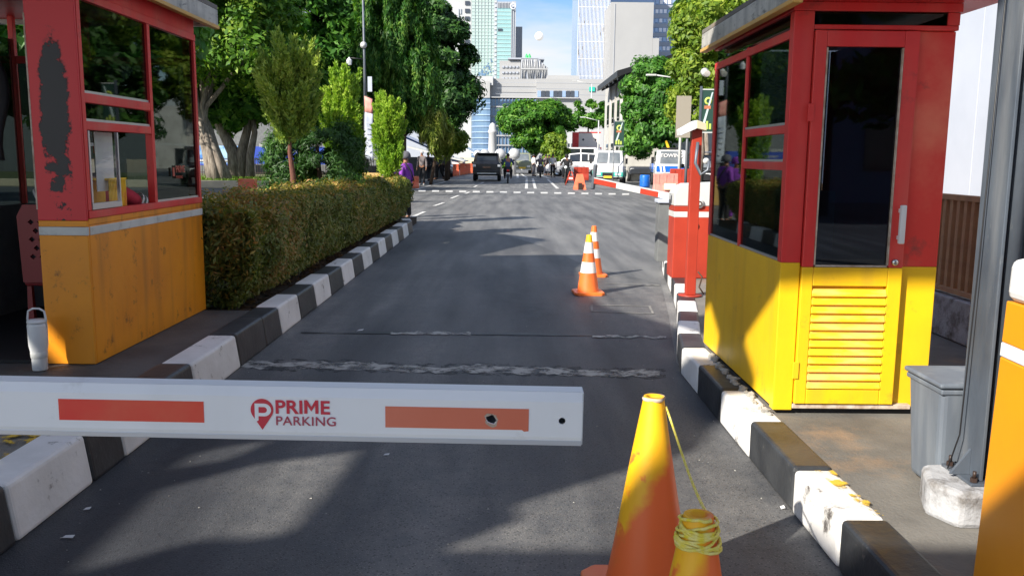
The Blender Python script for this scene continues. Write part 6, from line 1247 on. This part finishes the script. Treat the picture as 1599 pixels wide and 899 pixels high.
# blue hoardings and vehicles behind the left trees
def hoard(px0, px1, py0, py1, Y, m, label, name='hoarding'):
    a, c = P(px0, py1, Y), P(px1, py0, Y); o = empty(name, (a.x, Y, 0), label, 'hoarding', 'blue hoardings behind the trees')
    MB().box(0, c.x - a.x, 0, .1, a.z, c.z).build('panel', m, o, bevel=.01); 
    for x in (.1, c.x - a.x - .1): MB().box(x - .05, x + .05, .101, .2, 0, c.z).build('post', 'steel', o)
    return o, a, c
M['hoard_blue'] = mat('hoarding_blue', (.02, .05, .38, 1), (.03, .09, .5, 1), .5, scale=1); M['hoard_light'] = mat('hoarding_light', (.35, .55, .75, 1), (.06, .20, .55, 1), .5, scale=.9, lo=.45, hi=.55)
o, a, c = hoard(395, 520, 230, 256, 62, 'hoard_blue', 'deep blue hoarding with white lettering behind the forked trunk'); text('lettering', 'INFORMASI PARKIR', .34, 'c_white', o, (.5, -.02, 2.15), ext=.005)
text('lettering', 'PARKIR TERTIB', .25, 'c_white', o, (1.7, -.02, 1.75), ext=.005)
o, a, c = hoard(300, 375, 228, 258, 62.5, 'hoard_light', 'light blue picture hoarding left of the forked trunk')
for zz in (0, .28): MB().box(0, c.x - a.x, -.06, -.01, a.z + zz, a.z + zz + .12).build('band', 'hoard_blue' if zz == 0 else 'c_white', o)
fe = empty('railing', (P(300, 250, 58).x, 58, .2), 'low dark railing under the blue hoardings', 'fence'); x0, x1 = 0, P(640, 250, 58).x - P(300, 250, 58).x
MB().box(x0, x1, -.02, .02, 1.1, 1.15).build('rail', 'slot', fe); MB().box(x0, x1, -.02, .02, .2, .25).build('rail', 'slot', fe)
pb0 = MB().box(-.015, .015, -.015, .015, 0, 1.1).build('picket', 'slot', fe)
for i in range(1, 90): c_ = pb0.copy(); COL.objects.link(c_); c_.parent = fe; c_.location.x = i * x1 / 90
MB().box(-25, 11, 0, .3, 0, .9).build('yard_wall', 'grey_in', label='low dark wall behind the railing', cat='wall', loc=(P(450, 250, 64).x, 64, 0))
# tents and low roofs at the left street edge
def shed(px0, px1, pyr, pye, Y, D, wall, roof, label):
    a, c = P(px0, pye, Y), P(px1, pye, Y); z1 = P(px0, pyr, Y).z; w = c.x - a.x; o = empty('street_stall', (a.x, Y, 0), label, 'stall', 'stalls along the left street edge')
    MB().box(0, w * .9, 0, D, 0, a.z).build('wall', wall, o)
    MB().hexa([(-.2, -.3, z1 - .15), (w, -.3, a.z), (-.2, D + .3, z1 - .15), (w, D + .3, a.z), (-.2, -.3, z1), (w, -.3, a.z + .12), (-.2, D + .3, z1), (w, D + .3, a.z + .12)]).build('roof', roof, o)
    for k in range(3): MB().box(w * .9 + .0, w * .9 + .06, .2 + k * D / 3, .8 + k * D / 3, .5, a.z - .3).build('window', 'carglass', o)
shed(620, 700, 205, 245, 66, 7, 'grey_in', 'truckblue', 'stall with a bright blue sheet roof behind the group of people')
shed(640, 725, 228, 252, 76, 8, 'carwhite', 'machine_grey', 'stall with a pale awning beyond the blue roofed one')
shed(690, 752, 210, 246, 95, 26, 'cream', 'carwhite', 'long cream building with a white sloping roof along the left side')
# right side: signs
def panel_sign(px0, px1, py0, py1, Y, label, bg='dark'):
    a, c = P(px0, py1, Y), P(px1, py0, Y); w, h = c.x - a.x, c.z - a.z
    o = empty('street_banner', (a.x, Y, a.z), label, 'banner', 'dark street banners')
    MB().box(0, w, 0, .05, 0, h).build('panel', bg, o)
    MB().box(-.05, -.0, -.02, .07, -.1, h + .1).build('post', 'steel', o); MB().box(0.001, w, -.01, -.001, -.03, -.0).build('lower_rail', 'machine_grey', o); MB().box(0.001, w, -.01, .05, h + .001, h + .03).build('upper_rail', 'machine_grey', o)
    MB().tube([(-.025, .025, -a.z), (-.025, .025, -.1)], .035, 8).build('pole', 'steel', o)
    MB().lathe([(w * .16, -.004), (w * .30, -.004), (w * .30, 0), (w * .16, 0)], 20, mt=Matrix.Translation((w * .5, -.011, h * .74)) @ Matrix.Rotation(R(90), 4, 'X')).build('print_ring', 'lf_y', o)
    MB().hexa([(w * .12, -.012, h * .2), (w * .3, -.012, h * .2), (w * .12, -.002, h * .2), (w * .3, -.002, h * .2), (w * .75, -.012, h * .95), (w * .85, -.012, h * .95), (w * .75, -.002, h * .95), (w * .85, -.002, h * .95)]).build('print_stroke', 'print_pale', o)
    MB().box(w * .2, w * .7, -.013, -.004, h * .55, h * .63).build('print_band', 'print_rust', o)
    for xx_, hh_ in ((.12, .22), (.38, .26), (.62, .20)): MB().box(w * xx_, w * (xx_ + .17), -.013, -.004, h * .06, h * hh_).build('print_figure', 'lf_y', o, bevel=.01)
    return o
M['lf_y'] = mat('print_lime', (.45, .55, .10, 1), rough=.6); M['print_pale'] = mat('print_pale', (.5, .6, .6, 1), rough=.6); M['print_rust'] = mat('print_rust', (.45, .16, .08, 1), rough=.6); M['sign_green'] = mat('sign_dark_green', (.02, .06, .045, 1), rough=.5)
panel_sign(1094, 1117, 141, 206, 24, 'black banner with a lime ring beside the right booth', 'sign_green')
panel_sign(959, 975, 190, 228, 52, 'dark green banner on a pole above the minibus', 'sign_green')
a, c = P(1055, 215, 36), P(1080, 150, 36); o = empty('blank_board', (a.x, 36, 0), 'plain brownish board half hidden by leaves above the red post', 'board')
MB().box(0, c.x - a.x, 0, .08, a.z, c.z).build('panel', mat('taupe_board', (.30, .27, .22, 1), rough=.7), o); MB().tube([(.5, .1, 0), (.5, .1, c.z)], .06, 8).build('post', 'steel', o)
a, c = P(893, 262, 97), P(937, 207, 97); w, h = c.x - a.x, c.z
o = empty('gate_sign', (a.x, 97, 0), 'red and white gate sign structure with small round emblems above the vans', 'sign')
MB().box(.0, .7, 0, .5, 0, h).build('pillar', 'red', o, bevel=.02); 
M['sign_cream'] = mat('sign_cream', (.66, .60, .55, 1), rough=.6)
MB().box(.701, w, .05, .4, h * .64, h - .06).build('panel', 'sign_cream', o); MB().box(.701, w + .2, .0, .45, h * .56, h * .635).build('red_beam', 'red', o); MB().box(.701, w, .05, .4, 0, h * .555).build('lower_panel', 'sign_cream', o); MB().box(.701, w + .1, .0, .45, h - .055, h + .05).build('cap', 'red', o)
for x_ in (1.2, w - .5): MB().lathe([(.0, 0), (.12, 0), (.12, .02), (0, .02)], 14, mt=Matrix.Translation((x_, .049, h * .82)) @ Matrix.Rotation(R(90), 4, 'X')).build('emblem', 'cargrey', o)
MB().lathe([(.0, 0), (.3, 0), (.3, .02), (0, .02)], 18, mt=Matrix.Translation((w * .65, .049, h * .42)) @ Matrix.Rotation(R(90), 4, 'X')).build('round_sign', 'plate_w', o)
# street lamps on the right
for px, py, Y, px2, lab in ((924, 131, 110, 898, 'street lamp with a long arm before the shopping mall'), (935, 188, 80, 912, 'street lamp left of the dark roofed house'), (1066, 122, 44, 1020, 'street lamp with a long arm in front of the leafy trees')):
    q_ = P(px, py, Y); e_ = P(px2, py - 5, Y); o = empty('street_lamp', (q_.x, Y, 0), lab, 'street lamp', 'street lamps on the right')
    MB().tube([(0, 0, 0), (0, 0, q_.z)], [.09, .05], 8).build('pole', 'machine_grey', o); MB().tube([(0, 0, q_.z - .05), (e_.x - q_.x, 0, e_.z)], .035, 6).build('arm', 'machine_grey', o); MB().box(-.35, .15, -.1, .1, -.06, .03).build('lamp_head', 'machine_grey', o, loc=(e_.x - q_.x, 0, e_.z), bevel=.02)

# behind the camera: what the door glass mirrors
ob = empty('office_building', (2, -24, 0), 'blue grey office building behind the gate, mirrored in the door glass', 'building')
MB().box(-6, 26, -6, 0, 0, 11).build('wall', 'bl_dim', ob)
for r_ in range(3):
    for c_ in range(9): MB().box(-5 + c_ * 3.3, -3 + c_ * 3.3, .001, .05, 1.2 + r_ * 3.2, 3.0 + r_ * 3.2).build('window', 'carglass', ob)
tree('broadleaf_tree', (9, -16, 0), 'leafy tree behind the gate, mirrored in the door glass', [((0, 0, 5.5), (3.4, 3, 2.6)), ((1, 0, 7.5), (2.4, 2.4, 1.8))], 9000, .26, 'lf_mid', [([(0, 0, 0), (.1, 0, 5)], .3, .15)], None, 90, 70, .9)

# ================================================================== HOUSE WITH DARK ROOF
hs = empty('house', (8.5, 62, 0), 'white house with a dark overhanging roof on the right', 'house')
hb = P(975, 250, 62); hb2 = P(944, 250, 76); zt_ = 7.9
M['housewall'] = mat('weathered_white_wall', (.55, .54, .51, 1), (.42, .41, .38, 1), .8, scale=.7, dirt=(.2, .19, .17, 1), dscale=1.2)
MB().box(0, 9, 0, 15, 0, zt_).build('wall', 'housewall', hs)
for k in range(4):
    for z_ in (1.2, 4.4):
        wn = MB().box(-.06, -.001, 1.4 + k * 3.4, 2.6 + k * 3.4, z_, z_ + 1.6).build('window', 'carglass', hs); MB().box(-.09, -.061, 1.3 + k * 3.4, 2.7 + k * 3.4, z_ - .12, z_ - .02).build('sill', 'carwhite', wn)
    MB().box(-.12, -.001, .1 + k * 3.4, .4 + k * 3.4, 0, zt_ - .01).build('pilaster', 'housewall', hs)
MB().prism([(-1.0, zt_ - .75), (-1.0, zt_ - .35), (4.2, zt_ + 1.2), (9.6, zt_ - .4), (9.6, zt_ - .65), (4.2, zt_ + .9)], -1.2, 12.0, 'y').build('roof', 'black', hs)
for k in range(5): MB().hexa([(-.95, -1 + k * 2.5, zt_ - .98), (0, -1 + k * 2.5, zt_ - .5), (-.95, -.8 + k * 2.5, zt_ - .98), (0, -.8 + k * 2.5, zt_ - .5), (-.95, -1 + k * 2.5, zt_ - .8), (0, -1 + k * 2.5, zt_ - .38), (-.95, -.8 + k * 2.5, zt_ - .8), (0, -.8 + k * 2.5, zt_ - .38)]).build('rafter', 'carblack', hs)
pt = empty('porch_stall', (P(1095, 250, 60).x, 60, 0), 'pale low awning behind the right trees', 'awning')
MB().hexa([(-1, 0, 2.0), (5, 0, 2.2), (-1, 3, 2.0), (5, 3, 2.2), (-1, 0, 2.1), (5, 0, 2.35), (-1, 3, 2.1), (5, 3, 2.35)]).build('roof', 'machine_grey', pt); MB().box(-.8, 5, 2.5, 2.7, 0, 2.0).build('back_wall', 'grey_in', pt)

# ================================================================== MOSQUE TOWER, MALL, TOWERS
M['bl_cream'] = mat('pale_stone_cladding', (.36, .365, .37, 1), (.32, .325, .33, 1), .8, scale=.05)
M['bl_white'] = mat('white_cladding', (.46, .47, .48, 1), (.42, .43, .44, 1), .7, scale=.05)
M['bl_grey'] = mat('grey_cladding', (.36, .39, .45, 1), (.32, .35, .40, 1), .7, scale=.05)
M['bl_glass'] = mat('blue_curtain_glass', (.08, .15, .28, 1), (.18, .29, .44, 1), .12, scale=.12, metal=.3, stretch=(1, 1, .4))
M['bl_teal'] = mat('teal_glass', (.26, .46, .46, 1), (.36, .55, .54, 1), .15, scale=.05, metal=.2)
M['bl_pearl'] = mat('pearl_glass', (.36, .46, .46, 1), (.48, .54, .50, 1), .2, scale=.03, metal=.15)
M['bl_sky'] = mat('sky_blue_glass', (.26, .37, .56, 1), (.34, .45, .63, 1), .2, scale=.05, metal=.2)
M['fin'] = mat('white_fin', (.85, .86, .9, 1), rough=.5); M['spandrel'] = mat('spandrel', (.42, .55, .52, 1), rough=.5); M['win_dark'] = mat('tower_window', (.05, .06, .08, 1), rough=.15)
def B(o, nm, m, px0, px1, py0, py1, Y, D=20, dy=0, z0=None, label=None):
    a, c = P(px0, 100, Y), P(px1, 100, Y); pm = (px0 + px1) / 2; zb = P(pm, py1, Y).z if z0 is None else z0; zc = P(pm, py0, Y).z
    return MB().box(a.x - o.location.x, c.x - o.location.x, Y - o.location.y + dy, Y - o.location.y + dy + D, zb, zc).build(nm, m, o, label=label)
# white minaret with domes
mn = empty('minaret', (P(769, 240, 88).x, 88, 0), 'white tapering minaret between two domes', 'minaret')
zt = P(769, 193, 88).z; MB().lathe([(0, 0), (.62, 0), (.60, .5), (.53, .7), (.48, 1.5), (.38, zt - 1.0), (.46, zt - .9), (.46, zt - .7), (.36, zt - .6), (.35, zt - .25), (.2, zt), (0, zt + .1)], 24).build('shaft', 'bl_white', mn)
for px, r in ((757, .50), (781, .56), (803, .6), (746, .42)):
    q_ = P(px, 241, 86); d_ = empty('dome', (q_.x, 86, 0), {757: 'small white dome left of the minaret', 781: 'white dome right of the minaret', 803: 'cream dome furthest right of the minaret', 746: 'small pale dome furthest left of the minaret'}[px], 'dome', 'domes beside the minaret')
    MB().lathe([(0, 0), (r * .35, 0), (r * .35, q_.z - r * .9), (r * .8, q_.z - r * .6), (r, q_.z - r * .2), (r * .95, q_.z + r * .3), (r * .6, q_.z + r * .8), (0, q_.z + r)], 20).build('dome_shell', 'bl_white', d_)
# shopping mall
ml = empty('shopping_mall', (P(735, 250, 220).x, 220, 0), 'wide cream and glass shopping mall closing the street', 'building')
B(ml, 'wall', 'bl_cream', 838, 1040, 124, 246, 220, 40, z0=0); B(ml, 'wall', 'bl_cream', 736, 838, 123, 155, 221, 40)
B(ml, 'setback', 'bl_cream', 855, 905, 118, 126, 224, 20); B(ml, 'parapet', 'bl_white', 736, 770, 119, 133, 219, 10)
B(ml, 'glass_wall', 'bl_glass', 762, 839, 153, 246, 221, 30, z0=0)
for i in range(14): B(ml, 'mullion', 'bl_cream', 763 + i * 5.4, 763.6 + i * 5.4, 154, 246, 220.7, .3, z0=0)
for i in range(6): B(ml, 'floor_band', 'bl_cream', 762, 838, 166 + i * 15, 168 + i * 15, 220.4, .25)
B(ml, 'ledge', 'bl_white', 762, 905, 152, 153.2, 219, 1.0)
# curved glazed corner
a = P(735, 250, 219).x - ml.location.x; c = P(765, 250, 219).x - ml.location.x; r = (c - a)
cx_ = c; zt = P(750, 153, 219).z; arc = [(cx_ - r * math.cos(R(t)), r * .9 - r * .9 * math.sin(R(t)) - 1) for t in range(0, 91, 10)]
mbq = MB(); vs = [(x, y, 0) for x, y in arc] + [(x, y, zt) for x, y in arc]; k = len(arc); mbq.add(vs, [(i, i + 1, k + i + 1, k + i) for i in range(k - 1)]); mbq.build('curved_glass', 'bl_glass', ml)
for i in range(11):
    z0_ = zt * (i + .5) / 11.5; vs = [(x * 1.0 - .06, y - .25, z0_) for x, y in arc] + [(x - .06, y - .25, z0_ + .28) for x, y in arc]; MB().add(vs, [(i_, i_ + 1, k + i_ + 1, k + i_) for i_ in range(k - 1)]).build('curved_band', 'bl_sky', ml)
vs = [(x - .1, y - .4, zt) for x, y in arc] + [(x - .1, y - .4, zt + 4) for x, y in arc]; MB().add(vs, [(i_, i_ + 1, k + i_ + 1, k + i_) for i_ in range(k - 1)]).build('curved_parapet', 'bl_cream', ml)
for i in range(10): 
    w_o = B(ml, 'window', 'win_dark' if i % 3 else 'bl_sky', 840 + i * 6.5, 845.3 + i * 6.5, 142, 151.5, 219.8, .3)
B(ml, 'lower_ledge', 'bl_grey', 838, 906, 152.5, 154, 219.5, .5)
B(ml, 'roof_sign', 'teal', 921, 930, 136, 143, 219.7, .3); 
for i in range(3): B(ml, 'cladding_joint', 'bl_grey', 770, 1030, 130 + i * 9, 130.4 + i * 9, 219.95, .1)
# lattice topped block
lt = empty('lattice_block', (P(785, 250, 300).x, 300, 0), 'pale block with an angular lattice front and green horns on its roof', 'building')
B(lt, 'wall', 'bl_cream', 780, 813, 95, 140, 300, 25, z0=0)
for r_ in range(3):
    for c_ in range(5): B(lt, 'window', 'bl_grey', 784 + c_ * 5.5, 787.5 + c_ * 5.5, 103 + r_ * 9, 106 + r_ * 9, 299.6, .4)
kx = lambda px: P(px, 250, 299).x - lt.location.x; kz = lambda py: P(820, py, 299).z
MB().prism([(kx(812), 0), (kx(812), kz(92)), (kx(838), kz(92)), (kx(853), kz(106)), (kx(853), 0)], -1, 20, 'y').build('lattice_wall', 'bl_grey', lt)
g = random.Random(5)
for i in range(20):
    x_ = 813 + i * 2.05; t_ = g.uniform(-3, 3); yt = 92 + max(0, (x_ - 838)) * .95
    MB().tube([(kx(x_ + t_), -1.3, kz(124)), (kx(x_), -1.3, kz(108)), (kx(x_ + g.uniform(-2, 2)), -1.3, kz(yt + 1))], .16, 4).build('lattice_bar', 'bl_white', lt)
MB().box(kx(812), kx(853), -1.6, -1.2, kz(109), kz(107.5)).build('lattice_beam', 'bl_white', lt); B(lt, 'roof_deck', 'bl_grey', 793, 850, 90.5, 93, 299, 18)
for px in (820.5, 825): MB().lathe([(.7, 0), (.5, 1.2), (.1, 2.0)], 6).build('green_horn', mat('green_light', (.05, .7, .15, 1), rough=.5), lt, loc=(kx(px), 2, kz(92)))
# tall left tower group
tw = empty('glass_tower', (P(735, 250, 400).x, 400, 0), 'tall pale glass tower with a column of dark windows at the left of the sky', 'tower')
B(tw, 'wall', 'bl_white', 690, 736, -150, 250, 400, 25, z0=0)
B(tw, 'pearl_glass_front', 'bl_pearl', 736.2, 772, -150, 250, 400, 25, z0=0)
for i in range(16): B(tw, 'window', 'win_dark', 726, 733, -34 + i * 12, -28 + i * 12, 399.5, .6)
for i in range(40): B(tw, 'floor_line', 'spandrel', 736.5, 771, -60 + i * 5.2, -59.3 + i * 5.2, 399.8, .3)
for i in range(7): B(tw, 'vertical_joint', 'bl_white', 741 + i * 5, 741.4 + i * 5, -150, 125, 399.7, .25)
B(tw, 'stair_strip', 'bl_grey', 771.5, 775.5, -150, 125, 399, 10, z0=0)
for i in range(24): B(tw, 'stair_slab', 'bl_white', 771.8, 775.2, -40 + i * 7, -37.5 + i * 7, 398.6, .5)
for (p_, q0_, q1_) in ((715.5, 14, 50), (719, 14, 22), (717, 40, 58), (720, 52, 66)): B(tw, 'cable_run', 'bl_grey', p_, p_ + 1.2, q0_, q1_, 399.6, .4)
g = random.Random(12)   # broken reflections of a neighbouring block in the lower glass: darker panes
for i in range(70):
    px_ = g.uniform(740, 770); lo_ = 122 - (px_ - 740) * 1.2; py_ = g.uniform(lo_, 122); B(tw, 'dark_pane', 'bl_glass', px_, px_ + 2.2, py_, py_ + 2.2, 399.72 - i * .0005, .2)
t2 = empty('teal_tower', (P(776, 250, 380).x, 380, 0), 'teal glass tower with a dark crown and round emblem', 'tower')
B(t2, 'glass_front', 'bl_teal', 776, 797.5, 13, 250, 380, 22, z0=0); B(t2, 'crown', 'bl_grey', 776, 797.5, 3, 13, 380, 22)
for i in range(9): B(t2, 'crown_fin', 'bl_white', 777 + i * 2.3, 777.6 + i * 2.3, 4, 13, 379.6, .4)
B(t2, 'side_strip', 'bl_grey', 797.8, 804.8, 2, 250, 380, 22, z0=0)
for i in range(3): B(t2, 'side_fin', 'bl_white', 798 + i * 3, 798.6 + i * 3, 14, 250, 379.6, .4)
for i in range(17): B(t2, 'floor_line', 'spandrel', 776, 797.5, 18 + i * 6.2, 18.7 + i * 6.2, 379.8, .3)
B(t2, 'open_window', 'win_dark', 777, 784, 45, 48.5, 379.6, .3)
q_ = P(801.3, 10, 379); MB().lathe([(1.0, 0), (1.35, 0), (1.35, .2), (1.0, .2)], 20, mt=Matrix.Translation((q_.x - t2.location.x, -.9, q_.z)) @ Matrix.Rotation(R(90), 4, 'X')).box(q_.x - t2.location.x - .2, q_.x - t2.location.x + 1, -1.1, -.95, q_.z - .15, q_.z + .15).build('emblem', 'fin', t2)
bb_ = empty('beige_block', (P(805, 250, 450).x, 450, 0), 'plain beige block to the right of the teal tower', 'building'); B(bb_, 'wall', 'bl_cream', 804, 815, 42, 250, 450, 15, z0=0)
gb = empty('grey_office_block', (P(655, 250, 300).x, 300, 0), 'grey office block with small windows above the trees', 'building'); B(gb, 'wall', 'bl_grey', 560, 690, -60, 250, 300, 20, z0=0)
for r_ in range(7):
    for c_ in range(12): B(gb, 'window', 'win_dark', 611 + c_ * 6.5, 613.5 + c_ * 6.5, -26 + r_ * 14, -17 + r_ * 14, 299.6, .5)
# right towers
t3 = empty('finned_tower', (P(901, 250, 330).x, 330, 0), 'pale blue tower with thin white vertical fins on the right of the sky', 'tower')
B(t3, 'glass_front', 'bl_sky', 901, 951, -120, 250, 330, 30, z0=0)
g = random.Random(8)
for i in range(24): B(t3, 'fin', 'fin', 901.5 + i * 2.1, 902.0 + i * 2.1, -120, 250, 329.6, .5, z0=10)
for i in range(70):
    x_ = 901.5 + g.randrange(23) * 2.1; y_ = g.uniform(-20, 120); B(t3, 'pane', 'bl_white', x_ + .6, x_ + 1.6, y_, y_ + g.uniform(4, 12), 329.85, .1)
for i in range(6): B(t3, 'floor_joint', 'fin', 901, 951, -16 + i * 27, -15.5 + i * 27, 329.75, .3)
t4 = empty('beige_slab', (P(953, 250, 310).x, 310, 0), 'blank beige slab tower beside the finned tower', 'tower')
B(t4, 'wall', 'bl_cream', 952, 1018, 4, 250, 310, 30, z0=0); B(t4, 'lower_wall', 'bl_cream', 1018.2, 1028, 60, 250, 310, 28, z0=0); B(t4, 'side_joint', 'bl_grey', 958, 958.6, 6, 120, 309.8, .3)
t5 = empty('banded_tower', (P(1019, 250, 360).x, 360, 0), 'blue glass office tower with white floor bands at the upper right', 'tower')
B(t5, 'glass_front', 'bl_sky', 950, 1100, -120, 250, 360, 30, z0=0)
for r_ in range(9):
    B(t5, 'floor_band', 'bl_grey', 1016, 1100, -6 + r_ * 14.5, 0 + r_ * 14.5, 359.6, .5)
    for c_ in range(12): B(t5, 'window', 'fin' if g.random() < .45 else 'bl_sky', 1021 + c_ * 6.4, 1025.4 + c_ * 6.4, -14 + r_ * 14.5, -8 + r_ * 14.5, 359.4, .5)
# low walls that close the street behind the trees
b = P(640, 250, 110); MB().box(-60, -1, 0, 6, 0, 9).build('background_building', 'grey_in', label='dim building behind the left trees', cat='building', loc=(b.x, 90, 0))
b = P(1000, 250, 100); MB().box(0, 60, 0, 8, 0, 7).build('background_building', 'housewall', label='pale building behind the right trees', cat='building', loc=(b.x, 100, 0))
b = P(885, 230, 120); o = empty('small_building', (b.x - 2, 120, 0), 'white building with small windows behind the slim tree', 'building'); MB().box(0, 7, 0, 5, 0, 5.6).build('wall', 'bl_white', o)
for i in range(5): MB().box(.6 + i * .5, .85 + i * .5, -.05, 0, 2.2, 3.6).build('window', 'win_dark', o)
# full moon
q_ = P(842, 57, 6000); moon = MB().lathe([(29 * math.sin(R(t)) + .01, -29 * math.cos(R(t))) for t in range(0, 181, 10)], 32)
M['moon'] = mat('moon', (.9, .88, .84, 1), (.8, .78, .76, 1), 1, scale=.03); mb_ = M['moon'].node_tree.nodes['Principled BSDF']; mb_.inputs['Emission Color'].default_value = (1, .96, .92, 1); mb_.inputs['Emission Strength'].default_value = .22  # faint emission added so the disc stays visible against the sky
moon.build('moon', 'moon', kind='structure', loc=q_, label='pale full moon in the daytime sky')
